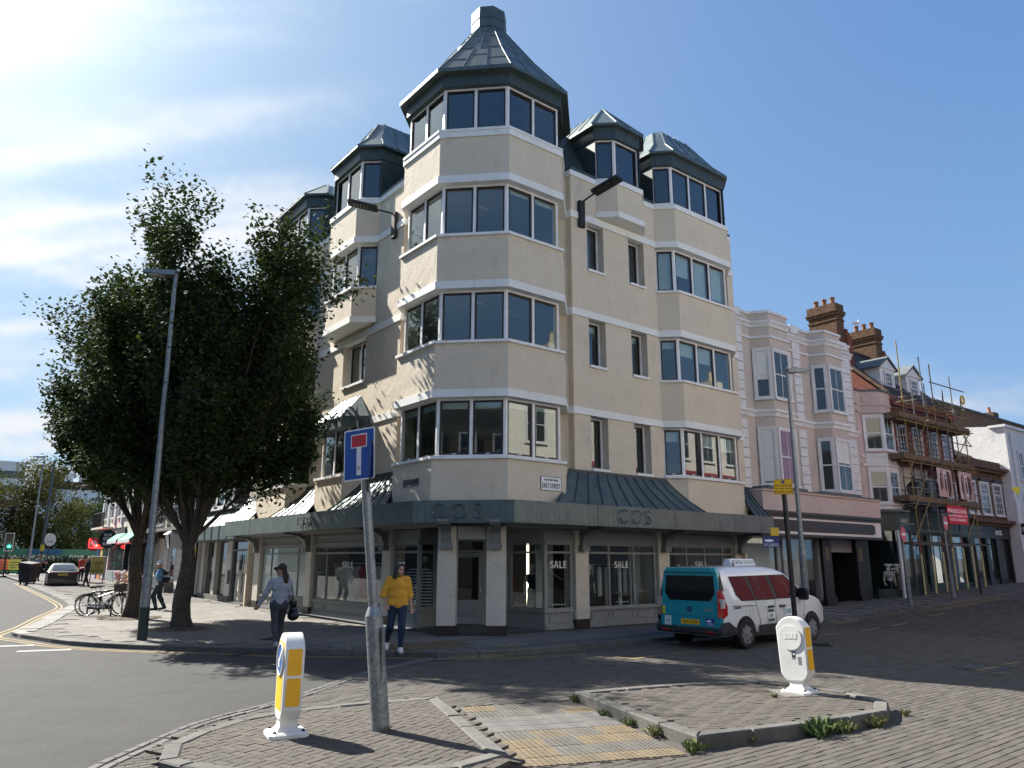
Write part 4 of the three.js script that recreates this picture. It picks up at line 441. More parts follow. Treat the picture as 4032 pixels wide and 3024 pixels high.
// ---------- street trees ----------
const barkT = tex(256, (u, v) => .55 + .45 * N(u, v * .3, 20, 4), true, .6), barkB = tex(256, (u, v) => N(u, v * .25, 24, 4), false, .5);
const bark = mat([.105, .085, .065], .95, { map: barkT, bumpMap: barkB, bumpScale: .02 });
const leafM = [[.036, .060, .016], [.028, .048, .014], [.052, .078, .018]].map(c => pm(c, .8, { transmission: .28, thickness: 0, vertexColors: true, specularIntensity: .35 }));
function leaves(P, r, cols) { const pos = [], col = []; for (const [x, y, z, s] of P) { const a = r() * 6.283, b = (r() - .5) * 1.9, c = (r() - .3) * 1.3, w = s * (.32 + .12 * r()); const d = V(Math.cos(a) * Math.cos(b), Math.sin(b) - .35, Math.sin(a) * Math.cos(b)).normalize().multiplyScalar(s), u = V(-Math.sin(a), c, Math.cos(a)).normalize(), n = d.clone().cross(u).normalize().multiplyScalar(s * .12); u.multiplyScalar(w);
    const p0 = [x, y, z], p1 = [x + d.x * .45 + u.x + n.x, y + d.y * .45 + u.y + n.y, z + d.z * .45 + u.z + n.z], p2 = [x + d.x, y + d.y, z + d.z], p3 = [x + d.x * .45 - u.x + n.x, y + d.y * .45 - u.y + n.y, z + d.z * .45 - u.z + n.z]; pos.push(...p0, ...p1, ...p2, ...p0, ...p2, ...p3); const k = .7 + .6 * r(), yl = r() < .05 ? 1.5 : 1; for (let i = 0; i < 6; i++) col.push(k * yl, k * (yl > 1 ? 1.25 : 1), k); }
  const g = new THREE.BufferGeometry(); g.setAttribute('position', new THREE.Float32BufferAttribute(pos, 3)); g.setAttribute('color', new THREE.Float32BufferAttribute(col, 3)); g.computeVertexNormals(); g.userData.ready = 1; return g; }
function streetTree(label, x, z, seed, o) { const r = rng(seed), t = T('street_tree', label, 'tree', x, .1, z, 0, 'street trees on the pavement'), br = [], L = [], limbs = [];
  const tr = []; for (let i = 0; i <= 8; i++) { const y = i / 8 * o.fork, w = o.r * (1.25 - .55 * i / 8 + (i === 0 ? .25 : 0)), n = []; for (let k = 0; k < 14; k++) { const a = k / 14 * 6.283, q = w * (1 + .07 * Math.sin(a * 3 + i * .7)); n.push([Math.cos(a) * q + .05 * Math.sin(i * .9 + seed), y, Math.sin(a) * q + .04 * Math.cos(i * .7)]); } tr.push(n); }
  M('trunk', loft(tr.map(a => a.slice().reverse())), bark, t);
  const grow = (p, d, len, rad, dep) => { let q = p.clone(), dir = d.clone(); const n = dep === 0 ? 6 : 4; for (let i = 0; i < n; i++) { const e = q.clone().add(dir.clone().multiplyScalar(len / n)), r0 = rad * (1 - .75 * i / n), r1 = rad * (1 - .75 * (i + 1) / n); if (r0 > .006) (dep < 2 ? limbs : br).push(rod(q.toArray(), e.toArray(), r0, r1, dep ? 5 : 8, true));
      if (dep >= 1) { const m = dep === 1 ? o.lf * .6 : o.lf; for (let k = 0; k < m * (i + 1) / n; k++) { if (e.y < o.low + 1.2 * r()) continue; const s = .26 + .12 * dep; L.push([mix(q.x, e.x, r()) + (r() - .5) * s, mix(q.y, e.y, r()) + (r() - .5) * s, mix(q.z, e.z, r()) + (r() - .5) * s, .115 + .06 * r()]); } }
      if (dep < 3 && (i > 0 || dep > 0)) { const c = dep === 0 ? 3 : dep === 1 ? 2 : 1; for (let k = 0; k < c; k++) { if (dep === 2 && r() > .75) continue; const ax = V(r() - .5, (r() - .5) * .3, r() - .5).normalize(), nd = dir.clone().applyAxisAngle(ax, .35 + .55 * r()); nd.y += .22; grow(e.clone(), nd.normalize(), len * (.34 + .2 * r()) * (1 - .28 * i / n), r1 * .55, dep + 1); } }
      q = e; dir.add(V((r() - .5) * .16, .05, (r() - .5) * .16)).normalize(); } };
  for (let k = 0; k < o.n; k++) { const a = k / o.n * 6.283 + r() * .5, s = o.spread * (k % 3 === 0 ? .35 : k % 3 === 1 ? .8 : 1.15) ; const d = V(Math.cos(a) * s + o.bias[0], 1, Math.sin(a) * s + o.bias[1]).normalize(); grow(V(Math.cos(a) * .06, o.fork - .1 - r() * .3, Math.sin(a) * .06), d, o.h * (.62 + .3 * r()) * (k % 3 === 2 ? .8 : 1), o.r * .38, 0); }
  for (let k = 0; k < 5; k++) { const a = k / 5 * 6.283 + .4; grow(V(0, o.fork - .15, 0), V(Math.cos(a) * 1.0, 1.05, Math.sin(a) * 1.0).normalize(), o.h * .42, o.r * .3, 0); }
  M('limbs', limbs, bark, t); const b = M('twigs', br, bark, t); b.userData.kind = 'stuff'; const parts = [[], [], []]; L.forEach(l => parts[Math.min(2, Math.floor(r() * 2.6))].push(l)); parts.forEach((p, i) => { const c = M('crown', leaves(p, r), leafM[i], t); c.userData.kind = 'stuff'; });
  const gl = []; for (let k = 0; k < 260; k++) { const a = r() * 6.28, q = .2 + .75 * Math.sqrt(r()); gl.push(put(CB(-.02, .02, 0, .025, -.015, .015, .005), new THREE.Matrix4().makeRotationY(r() * 6).setPosition(Math.cos(a) * q, .004, Math.sin(a) * q * .8))); } const pit = M('tree_pit', [lathe([[0, .07], [.35, .06], [.7, .03], [.85, .002]], 24)], Mt.soil, t); const gv = M('gravel', gl, mat([.30, .23, .15], 1), pit); gv.userData.kind = 'stuff'; console.log('leaves', L.length); return t; }
streetTree('street tree with forked trunk nearest the shop', -5.25, -6.4, 3, { fork: 2.5, r: .215, n: 11, h: 8.5, spread: .46, bias: [0.04, .0], lf: 5.2, low: 3.3 });
streetTree('street tree with single trunk beside the bicycles', -5.5, -11.3, 12, { fork: 2.9, r: .205, n: 10, h: 7.8, spread: .44, bias: [.0, .0], lf: 5.2, low: 3.6 });
// ---------- taxi ----------
function crease(g, ang) { // smooth normals below an angle
  g = g.index ? g.toNonIndexed() : g; const p = g.attributes.position, n = p.count, fn = [], map = new Map(), k = i => Math.round(p.getX(i) * 2e3) + ',' + Math.round(p.getY(i) * 2e3) + ',' + Math.round(p.getZ(i) * 2e3); const a = V(), b = V(), c = V();
  for (let t = 0; t < n; t += 3) { a.fromBufferAttribute(p, t); b.fromBufferAttribute(p, t + 1); c.fromBufferAttribute(p, t + 2); const w = b.clone().sub(a).cross(c.clone().sub(a)); for (let q = 0; q < 3; q++) { fn.push(w); const h = k(t + q); (map.get(h) || map.set(h, []).get(h)).push(w); } }
  const o = new Float32Array(n * 3), cs = Math.cos(ang); for (let i = 0; i < n; i++) { const w = fn[i], u = w.clone().normalize(), s = V(0, 0, 0); for (const x of map.get(k(i))) if (x.lengthSq() > 1e-18 && x.clone().normalize().dot(u) > cs) s.add(x); s.normalize(); o.set([s.x, s.y, s.z], i * 3); }
  g.setAttribute('normal', new THREE.BufferAttribute(o, 3)); g.userData.s = 1; return g; }
const paint = (c, o = {}) => pm(c, .35, { clearcoat: 1, clearcoatRoughness: .04, ...o });
const rubber = mat([.018, .018, .018], .85), dglass = pm([.012, .014, .015], .03, { ior: 1.42 }), plas = mat([.022, .025, .026], .6);
function wheel(parent, x, y, z, r, side, spokes, rimMat) { const w = M('wheel', put(lathe([[r * .62, -.1], [r * .9, -.105], [r * .985, -.085], [r, -.05], [r, .05], [r * .985, .085], [r * .9, .105], [r * .66, .1]], 36).rotateX(Math.PI / 2), new THREE.Matrix4().makeTranslation(x, y, z)), rubber, parent);
  const g = [lathe([[r * .67, .085], [r * .66, .1], [r * .6, .09], [r * .58, .02], [0, .0]], 32)]; M('rim', g.map(q => put(q.rotateX(side * Math.PI / 2), new THREE.Matrix4().makeTranslation(x, y, z))), mat([.12, .12, .125], .5, { metalness: .6 }), w);
  for (let k = 0; k < spokes; k++) { const a = k / spokes * 6.283; M('spoke', put(extr(shp([[-.035, r * .1], [.035, r * .1], [.05, r * .62], [-.05, r * .62]]), .02, .006).rotateZ(a).translate(0, 0, .062).rotateY(side > 0 ? 0 : Math.PI), new THREE.Matrix4().makeTranslation(x, y, z)), rimMat, w); }
  M('hub_cap', put(lathe([[0, .1], [.05, .098], [.062, .06]], 16).rotateX(side * Math.PI / 2), new THREE.Matrix4().makeTranslation(x, y, z)), rimMat, w); }
{ const t = T('taxi_van', 'white and turquoise taxi van parked by the shop window', 'taxi', 4.0, 0, 4.52, .043); const white = paint([.80, .81, .82]), teal = paint([.0, .27, .31]);
  const tops = [[-.80, 1.755], [-.72, 1.80], [-.5, 1.83], [0, 1.85], [.6, 1.86], [1.2, 1.855], [1.7, 1.83], [2.05, 1.76], [2.35, 1.60], [2.7, 1.37], [3.02, 1.15], [3.3, 1.08], [3.6, 1.0], [3.8, .9], [3.9, .76], [3.93, .5]];
  const sec = (x, top) => { const fr = sst(3.0, 3.95, x), hw = .915 - .14 * fr * fr - .05 * sst(-.6, -.85, x), yb = .3 + .06 * fr; const W = y => y < 1.06 ? hw * (1 - .06 * sst(.6, .3, y)) : mix(hw, .735, clamp((y - 1.06) / .72) ** 1.15); const hs = [yb, yb + .06, .55, .72, .92, 1.06, mix(1.06, top, .35), mix(1.06, top, .7), top - .07, top - .025].map(y => Math.min(y, top - .012)); const rt = [[x, yb, .0], ...hs.map((y, i) => [x, y, W(y) - (i === 0 ? .06 : i === 8 ? .03 : i === 9 ? .1 : 0)]), [x, top, W(top) * .62], [x, top + .012, 0]]; return [...rt, ...rt.slice(1, -1).reverse().map(p => [p[0], p[1], -p[2]])]; };
  const xs = tops; M('body', crease(loft(xs.map(([x, y]) => sec(x, y)), true), .6), white, t);
  // tailgate
  const tg = M('tailgate', put(crease(extr(shp([[-.80, .44], [.80, .44], [.845, .95], [.82, 1.1], [.735, 1.70], [.66, 1.79], [-.66, 1.79], [-.735, 1.70], [-.82, 1.1], [-.845, .95]]), .1, .035), .7).translate(0, 0, 0), new THREE.Matrix4().makeBasis(V(0, 0, 1), V(.055, 1, 0).normalize(), V(-1, .055, 0).normalize()).setPosition(-.80, 0, 0)), teal, t);
  const rm = new THREE.Matrix4().makeBasis(V(0, 0, 1), V(.055, 1, 0).normalize(), V(-1, .055, 0).normalize()).setPosition(-.935, 0, 0); const onR = g => put(g, rm);
  M('rear_window', onR(extr(shp([[-.67, 1.63], [.67, 1.63], [.70, 1.24], [.57, 1.07], [-.57, 1.07], [-.70, 1.24]]), .006, .004)), dglass, tg); M('spoiler_lamp', onR(B(-.2, .2, 1.74, 1.765, .0, .012)), mat([.25, .01, .01], .3), tg); M('spoiler', onR(extr(shp([[-.68, 1.72], [.68, 1.72], [.62, 1.80], [-.62, 1.80]]), .09, .02).translate(0, 0, -.06)), teal, tg);
  M('gate_crease', onR(B(-.8, .8, .715, .722, -.001, .003)), Mt.black, tg); M('badge', onR(rod([0, .88, 0], [0, .88, .012], .075, .07, 20).scale(1, 1, 1)), mat([.02, .05, .12], .3), tg);
  const np = canv(320, 72, (x, w, h) => { x.fillStyle = '#e6b000'; x.fillRect(0, 0, w, h); lines(x, w, [['SF17 LFP', 38, 62]], '#111'); }); M('number_plate', onR(plate(.52, .115, .006).translate(.02, .59, 0)), print(np, .4), tg);
  const s64 = canv(128, 160, (x, w, h) => { x.fillStyle = '#d8dcd8'; x.fillRect(0, 0, w, h); lines(x, w, [['64', 72, 62]], '#111'); x.fillStyle = '#8aa'; x.fillRect(14, 112, 100, 10); x.fillRect(14, 132, 100, 8); x.fillRect(14, 10, 100, 10); }); M('licence_plate', onR(plate(.19, .24, .006).translate(-.62, .58, 0)), print(s64), tg);
  const ys = canv(64, 128, (x) => { x.fillStyle = '#e3d21a'; x.fillRect(0, 0, 64, 128); x.fillStyle = '#222'; x.fillRect(20, 40, 24, 40); x.fillRect(8, 100, 48, 6); }); M('yellow_sticker', onR(plate(.08, .17, .006).translate(-.745, .83, 0)), print(ys), tg);
  const bs = canv(160, 130, (x, w) => { x.fillStyle = '#1d3577'; x.fillRect(0, 0, w, 130); x.fillStyle = '#eef'; x.beginPath(); x.ellipse(60, 44, 44, 18, 0, 0, 7); x.fill(); lines(x, w, [['Cut engines', 84, 22], ['Cut pollution', 110, 22]], '#eef'); }); M('blue_sticker', onR(plate(.24, .17, .006).translate(.57, .60, 0)), print(bs), tg);
  M('model_badge', onR(txt('TOURNEO', .05, .004, fontB, .26).translate(.52, .87, .004)), Mt.steel, tg);
  // bumper
  M('rear_bumper', crease(loft([[[-.98, .33, -.80], [-.98, .33, .80], [-.93, .33, .90], [-.3, .33, .93], [-.3, .33, -.93], [-.93, .33, -.90]], [[-1.02, .38, -.82], [-1.02, .38, .82], [-.96, .38, .93], [-.3, .40, .945], [-.3, .40, -.945], [-.96, .38, -.93]], [[-1.02, .47, -.82], [-1.02, .47, .82], [-.96, .47, .93], [-.62, .58, .94], [-.62, .58, -.94], [-.96, .47, -.93]], [[-.9, .49, -.84], [-.9, .49, .84], [-.88, .60, .92], [-.66, .62, .925], [-.66, .62, -.925], [-.88, .60, -.92]]]), .5), plas, t);
  for (const s of [-1, 1]) { M('reflector', B(-1.026, -1.0, .37, .41, s * .62 - .1, s * .62 + .1), mat([.35, .01, .01], .3), t); M('bumper_rib', B(-1.03, -.9, .34, .5, s * .42 - .012, s * .42 + .012), mat([.05, .055, .06], .5), t);
    const f = (m, n, g, mt) => { const q = M(n, g, mt, m); return q; };
    const tl = M('tail_light', crease(loft([[[-.93, .72, s * .80], [-.86, .72, s * .915], [-.74, .76, s * .935], [-.72, .95, s * .935], [-.80, .70, s * .90]], [[-.93, 1.02, s * .815], [-.88, 1.02, s * .90], [-.78, 1.08, s * .915], [-.76, 1.10, s * .91], [-.84, 1.0, s * .91]], [[-.90, 1.30, s * .79], [-.84, 1.30, s * .865], [-.80, 1.33, s * .86], [-.79, 1.34, s * .85], [-.82, 1.30, s * .87]]]), .6), pm([.42, .015, .015], .2, { clearcoat: 1 }), t); M('lamp_lens', B(-.90, -.775, .92, 1.12, s * .855 - .045, s * .86 + .058), mat([.55, .5, .5], .25), tl);
    M('corner_pillar', loft([[[-.86, 1.3, s * .77], [-.84, 1.3, s * .862], [-.72, 1.3, s * .862], [-.72, 1.3, s * .77]], [[-.81, 1.68, s * .70], [-.80, 1.68, s * .765], [-.72, 1.66, s * .775], [-.72, 1.66, s * .70]]]), plas, t); }
  // sides
  for (const s of [1, -1]) { const zs = y => s * (y < 1.06 ? .921 : mix(.921, .741, clamp((y - 1.06) / .72) ** 1.15)); const side = (n, pts, mt, dz = 0, par = t, th = .006) => { const o = []; const P = pts.map(([x, y]) => [x, y, zs(y) + s * dz]); const f = THREE.ShapeUtils.triangulateShape(pts.map(p => new THREE.Vector2(p[0], p[1])), []); for (const k of f) { o.push(...k.flatMap(i => P[i])); o.push(...k.slice().reverse().flatMap(i => [P[i][0], P[i][1], P[i][2] - s * th])); } for (let i = 0; i < P.length; i++) { const a = P[i], b = P[(i + 1) % P.length]; o.push(...a, ...b, b[0], b[1], b[2] - s * th, ...a, b[0], b[1], b[2] - s * th, a[0], a[1], a[2] - s * th); } return M(n, geo(o), mt, par); };
    side('window_band', [[-.42, 1.62], [2.02, 1.65], [2.3, 1.48], [2.62, 1.26], [2.78, 1.09], [.9, 1.06], [-.12, 1.06], [-.3, 1.2]], plas, .004);
    side('quarter_window', [[-.40, 1.60], [.22, 1.61], [.42, 1.09], [-.10, 1.09], [-.27, 1.22]], dglass, .010); side('side_window', [[.34, 1.61], [1.15, 1.63], [1.28, 1.09], [.52, 1.09]], dglass, .010); side('door_window', [[1.33, 1.63], [1.98, 1.62], [2.28, 1.45], [2.6, 1.2], [2.62, 1.10], [1.45, 1.09]], dglass, .010);
    side('slide_rail', [[-.5, .95], [.42, .94], [.42, .955], [-.5, .965]], Mt.black, .006); const dl = (pts) => side('door_gap', pts, Mt.black, .005); dl([[.45, 1.06], [.456, 1.06], [.62, .6], [.66, .36], [.65, .36], [.61, .6]]); dl([[1.32, 1.06], [1.327, 1.06], [1.327, .36], [1.32, .36]]); dl([[2.72, 1.06], [2.727, 1.06], [2.60, .36], [2.593, .36]]);
    side('rub_strip', [[.55, .50], [2.5, .52], [2.5, .38], [.92, .36], [.80, .30], [.68, .30]], plas, .010); side('sill_trim', [[.4, .34], [2.6, .34], [2.6, .27], [.4, .27]], plas, .004); for (const x of [1.1, 1.62]) M('door_handle', CB(x - .13, x + .13, .885, .925, Math.min(zs(.9), zs(.9) + s * .035), Math.max(zs(.9), zs(.9) + s * .035), .01), Mt.black, t);
    for (const ax of [0, 3.02]) { const a = []; for (let k = 0; k <= 20; k++) { const q = Math.PI * (k / 20) * 1.12 - .06 * Math.PI; a.push([ax + Math.cos(q) * .40, .33 + Math.sin(q) * .40]); } side('wheel_arch', a, Mt.black, .002); wheel(t, ax, .33, s * .845, .33, s, 7, mat([.45, .46, .47], .35, { metalness: .7 })); }
    M('mirror', [crease(extr(rrect(-.1, -.13, .1, .13, .05), .09, .02).rotateY(-Math.PI / 2), .7).translate(2.55, 1.17, s * 1.03), B(2.5, 2.6, 1.06, 1.1, Math.min(s * .88, s * 1.0), Math.max(s * .88, s * 1.0))], Mt.black, t); M('head_light', loft([[[3.45, 1.0, s * .84], [3.6, .98, s * .85], [3.85, .78, s * .74], [3.8, .72, s * .82]], [[3.45, 1.03, s * .80], [3.6, 1.0, s * .78], [3.88, .80, s * .70], [3.86, .73, s * .76]]]), mat([.5, .52, .53], .1, { metalness: .4 }), t); }
  const tx = canv(512, 160, (x, w, h) => { x.fillStyle = '#e9eaeb'; x.fillRect(0, 0, w, h); x.fillStyle = '#2b8f94'; x.font = 'bold 110px sans-serif'; x.fillText('TAXI', 8, 120, 230); x.font = 'bold 26px sans-serif'; x.fillText('Brighton & Hove', 262, 112); x.fillText('City Council', 280, 142); x.beginPath(); x.moveTo(300, 78); for (const [a, b] of [[310, 50], [330, 58], [345, 22], [362, 56], [385, 44], [400, 78]]) x.lineTo(a, b); x.fill(); }); M('taxi_lettering', put(plate(.66, .21, 0), new THREE.Matrix4().makeTranslation(2.05, .77, .931)), print(tx, .35), t);
  const dp = canv(128, 128, (x, w) => { x.fillStyle = '#e6e8e6'; x.fillRect(0, 0, w, w); x.fillStyle = '#2c5a52'; x.fillRect(6, 4, 116, 26); x.fillRect(6, 98, 116, 26); lines(x, w, [['64', 66, 50]], '#111'); }); M('door_plate', put(plate(.29, .29, 0), new THREE.Matrix4().makeTranslation(1.1, .70, .931)), print(dp), t);
  M('model_lettering', put(txt('JOURNEY', .04, .003, fontB, .26), new THREE.Matrix4().makeTranslation(-.3, .91, .925)), Mt.black, t); M('fuel_flap', put(sm(new THREE.TorusGeometry(.085, .003, 4, 24)), new THREE.Matrix4().makeTranslation(.25, .79, .92)), Mt.greyD, t);
  M('windscreen', loft([[[2.12, 1.70, -.70], [2.12, 1.70, .70]], [[2.96, 1.17, .80], [2.96, 1.17, -.80]].reverse()].map(r => r.map(p => [p[0] + .012, p[1] + .02, p[2]])), false, false), dglass, t);
  // roof sign
  const rs = T('taxi_roof_sign', 'white roof sign reading 202020 747474 on the taxi', 'taxi sign', 4.0, 0, 4.52, .043); const rt = canv(512, 84, (x, w, h) => { x.fillStyle = '#e8e8e6'; x.fillRect(0, 0, w, h); lines(x, w, [['202020-747474', 46, 72, 'italic bold', 490]], '#141414'); });
  M('sign_body', extr(shp([[-.14, 1.865], [.14, 1.865], [.05, 2.03], [-.05, 2.03]]), 1.1).rotateY(Math.PI / 2).translate(.75, 0, 0), mat([.62, .62, .60], .5), rs); M('sign_face', put(plate(1.06, .175, 0), new THREE.Matrix4().makeBasis(V(1, 0, 0), V(0, .165, -.09).normalize(), V(0, .09, .165).normalize()).setPosition(1.3, 1.948, .0985)), print(rt, .5), rs); M('end_panel', extr(shp([[-.12, 1.87], [.12, 1.87], [.045, 2.02], [-.045, 2.02]]), .01).rotateY(Math.PI / 2).translate(1.851, 0, 0), mat([.55, .50, .05], .6), rs);
  M('aerial', rod([.1, 1.85, .62], [.02, 1.93, .63], .02, .012), Mt.black, t); }
// ---------- black car far left ----------
{ const t = T('parked_car', 'black hatchback parked half on the left pavement', 'car', -3.55, GH(-4, -39.5), -39.5, 1.37 + .08); const blackP = pm([.004, .0045, .006], .4, { clearcoat: .5, clearcoatRoughness: .05 }), prof = [[-.98, .55, .55], [-.93, .92, .60], [-.75, 1.0, .62], [-.3, 1.30, .62], [.2, 1.44, .6], [.9, 1.46, .6], [1.5, 1.40, .6], [2.1, 1.14, .66], [2.4, .98, .7], [3.0, .90, .68], [3.5, .78, .6], [3.66, .55, .5]];
  const sec = ([x, top]) => { const hw = .90 - .12 * sst(-.6, -1, x) - .16 * sst(2.8, 3.7, x), W = y => y < .92 ? hw : mix(hw, .58, clamp((y - .92) / .52)); const hs = [.24, .3, .5, .7, .9, mix(.92, top, .5), top - .05, top - .015].map(y => Math.min(y, top - .01)); const r = [[x, .24, 0], ...hs.map((y, i) => [x, y, W(y) - (i === 0 ? .06 : i === 6 ? .02 : i === 7 ? .1 : 0)]), [x, top, 0]]; return [...r, ...r.slice(1, -1).reverse().map(p => [p[0], p[1], -p[2]])]; };
  M('body', crease(loft(prof.map(sec)), .6), blackP, t); M('rear_window', crease(loft([[[-.70, 1.045, -.62], [-.70, 1.045, .62]].reverse(), [[-.28, 1.335, .52], [-.28, 1.335, -.52]]], false, false), .5), pm([.10, .12, .13], .02, { clearcoat: 1 }), t);
  for (const s of [-1, 1]) { M('tail_light', loft([[[-.97, .80, s * .40], [-.97, .80, s * .78], [-.80, .82, s * .90], [-.8, .84, s * .5]], [[-.95, .91, s * .42], [-.95, .91, s * .76], [-.80, .91, s * .885], [-.8, .91, s * .5]]]), mat([.16, .012, .012], .2), t); for (const x of [0, 2.72]) wheel(t, x, .33, s * .80, .33, s, 5, mat([.3, .3, .31], .3, { metalness: .7 })); M('mirror', CB(1.75, 1.9, .95, 1.08, Math.min(s * .92, s * 1.08), Math.max(s * .92, s * 1.08), .03), blackP, t); M('side_window', quad([-.1, 1.0, s * .885], [1.9, 1.0, s * .885], [1.45, 1.34, s * .69], [.15, 1.36, s * .67]), dglass, t); }
  const np = canv(256, 56, (x, w, h) => { x.fillStyle = '#dcc030'; x.fillRect(0, 0, w, h); x.fillStyle = '#2a2a18'; for (let i = 0; i < 7; i++) x.fillRect(22 + i * 31 + (i > 3 ? 8 : 0), 12, 18, 32); }); M('number_plate', put(plate(.52, .11, 0), new THREE.Matrix4().makeBasis(V(0, 0, 1), V(0, 1, 0), V(-1, 0, 0)).setPosition(-1.0, .76, 0)), print(np), t); M('badge_strip', B(-.975, -.96, .885, .90, -.34, .34), Mt.steel, t); M('antenna', extr(shp([[0, 0], [.12, 0], [.0, .07]]), .03).translate(.1, 1.44, -.015), Mt.black, t); M('under_tray', B(-.9, 3.4, .18, .26, -.75, .75), Mt.black, t); }
// ---------- people ----------
function blob(bones, cell = .014, k = .03) {   // smooth union of tapered capsules [a,b,ra,rb,(flattenZ)], meshed with surface nets
  let lo = [9, 9, 9], hi = [-9, -9, -9]; for (const [a, b, ra, rb] of bones) for (let i = 0; i < 3; i++) { lo[i] = Math.min(lo[i], a[i] - ra, b[i] - rb); hi[i] = Math.max(hi[i], a[i] + ra, b[i] + rb); }
  lo = lo.map(v => v - cell * 2.5 - k * .3); hi = hi.map(v => v + cell * 2.5 + k * .3); const n = lo.map((v, i) => Math.ceil((hi[i] - v) / cell) + 1), [nx, ny, nz] = n, F = new Float32Array(nx * ny * nz).fill(1);
  for (const [a, b, ra, rb] of bones) { const R2 = Math.max(ra, rb) + k * 1.2 + cell * 2, s = [0, 1, 2].map(i => Math.max(0, Math.floor((Math.min(a[i], b[i]) - R2 - lo[i]) / cell))), e = [0, 1, 2].map(i => Math.min(n[i] - 1, Math.ceil((Math.max(a[i], b[i]) + R2 - lo[i]) / cell))); const d = [b[0] - a[0], b[1] - a[1], b[2] - a[2]], L = d[0] * d[0] + d[1] * d[1] + d[2] * d[2] + 1e-9;
    for (let z = s[2]; z <= e[2]; z++) for (let y = s[1]; y <= e[1]; y++) for (let x = s[0]; x <= e[0]; x++) { const px = lo[0] + x * cell - a[0], py = lo[1] + y * cell - a[1], pz = lo[2] + z * cell - a[2], t = clamp((px * d[0] + py * d[1] + pz * d[2]) / L), q = Math.hypot(px - d[0] * t, py - d[1] * t, pz - d[2] * t) - mix(ra, rb, t), i = (z * ny + y) * nx + x, f = F[i], h = clamp(.5 + .5 * (q - f) / k); F[i] = mix(q, f, h) - k * h * (1 - h); } }
  const idx = new Int32Array(nx * ny * nz).fill(-1), P = [], I = [], at = (x, y, z) => (z * ny + y) * nx + x;
  for (let z = 0; z < nz - 1; z++) for (let y = 0; y < ny - 1; y++) for (let x = 0; x < nx - 1; x++) { let m = 0, c = 0, sx = 0, sy = 0, sz = 0; const v = []; for (let q = 0; q < 8; q++) { v[q] = F[at(x + (q & 1), y + (q >> 1 & 1), z + (q >> 2))]; if (v[q] < 0) m |= 1 << q; } if (m === 0 || m === 255) continue;
    for (let q = 0; q < 8; q++) for (let a = 0; a < 3; a++) { const w = q | 1 << a; if (w === q) continue; if ((v[q] < 0) === (v[w] < 0)) continue; const t = v[q] / (v[q] - v[w]); c++; sx += (q & 1) + (a === 0 ? t : 0); sy += (q >> 1 & 1) + (a === 1 ? t : 0); sz += (q >> 2) + (a === 2 ? t : 0); }
    idx[at(x, y, z)] = P.length / 3; P.push(lo[0] + (x + sx / c) * cell, lo[1] + (y + sy / c) * cell, lo[2] + (z + sz / c) * cell); }
  const D = [1, nx, nx * ny]; for (let z = 1; z < nz - 1; z++) for (let y = 1; y < ny - 1; y++) for (let x = 1; x < nx - 1; x++) { const i = at(x, y, z); for (let a = 0; a < 3; a++) { const f0 = F[i] < 0, f1 = F[i + D[a]] < 0; if (f0 === f1) continue; const u = D[(a + 1) % 3], w = D[(a + 2) % 3], q = [idx[i], idx[i - u], idx[i - u - w], idx[i - w]]; if (q.some(v => v < 0)) continue; if (f0) I.push(q[0], q[1], q[2], q[0], q[2], q[3]); else I.push(q[0], q[2], q[1], q[0], q[3], q[2]); } }
  const g = new THREE.BufferGeometry(); g.setAttribute('position', new THREE.Float32BufferAttribute(P, 3)); g.setIndex(I); g.computeVertexNormals(); return sm(g); }
const skinM = c => mat(c, .6), SK = [.42, .25, .17];
const cloth = (c, o = {}) => mat(c, .9, { map: clothT, bumpMap: clothB, bumpScale: .012, ...o });
function hand(w, dir, curl, side, up = [0, 0, 1]) { // wrist point, hand direction, curl 0..1
  const d = V(...dir).normalize(), u = V(...up); u.sub(d.clone().multiplyScalar(u.dot(d))).normalize(); const s = d.clone().cross(u).multiplyScalar(side), W = V(...w), at = (a, b, c) => W.clone().addScaledVector(d, a).addScaledVector(s, b).addScaledVector(u, c).toArray(), o = [[at(0, 0, 0), at(.075, .012, 0), .024, .027], [at(.03, -.012, 0), at(.08, -.016, 0), .022, .022]];
  [[.03, .07, .009], [.011, .08, .0095], [-.009, .075, .009], [-.028, .06, .008]].forEach(([b, l, r]) => { const c = curl; o.push([at(.085, b, 0), at(.085 + l * .5 * (1 - .3 * c), b, .02 * c + .012), r, r], [at(.085 + l * .5 * (1 - .3 * c), b, .02 * c + .012), at(.085 + l * (1 - .75 * c), b, .045 * c + .02), r, r * .85]); });
  o.push([at(.02, .03, .0), at(.055, .055, .02), .012, .011], [at(.055, .055, .02), at(.085, .05, .032), .011, .009]); return o; }
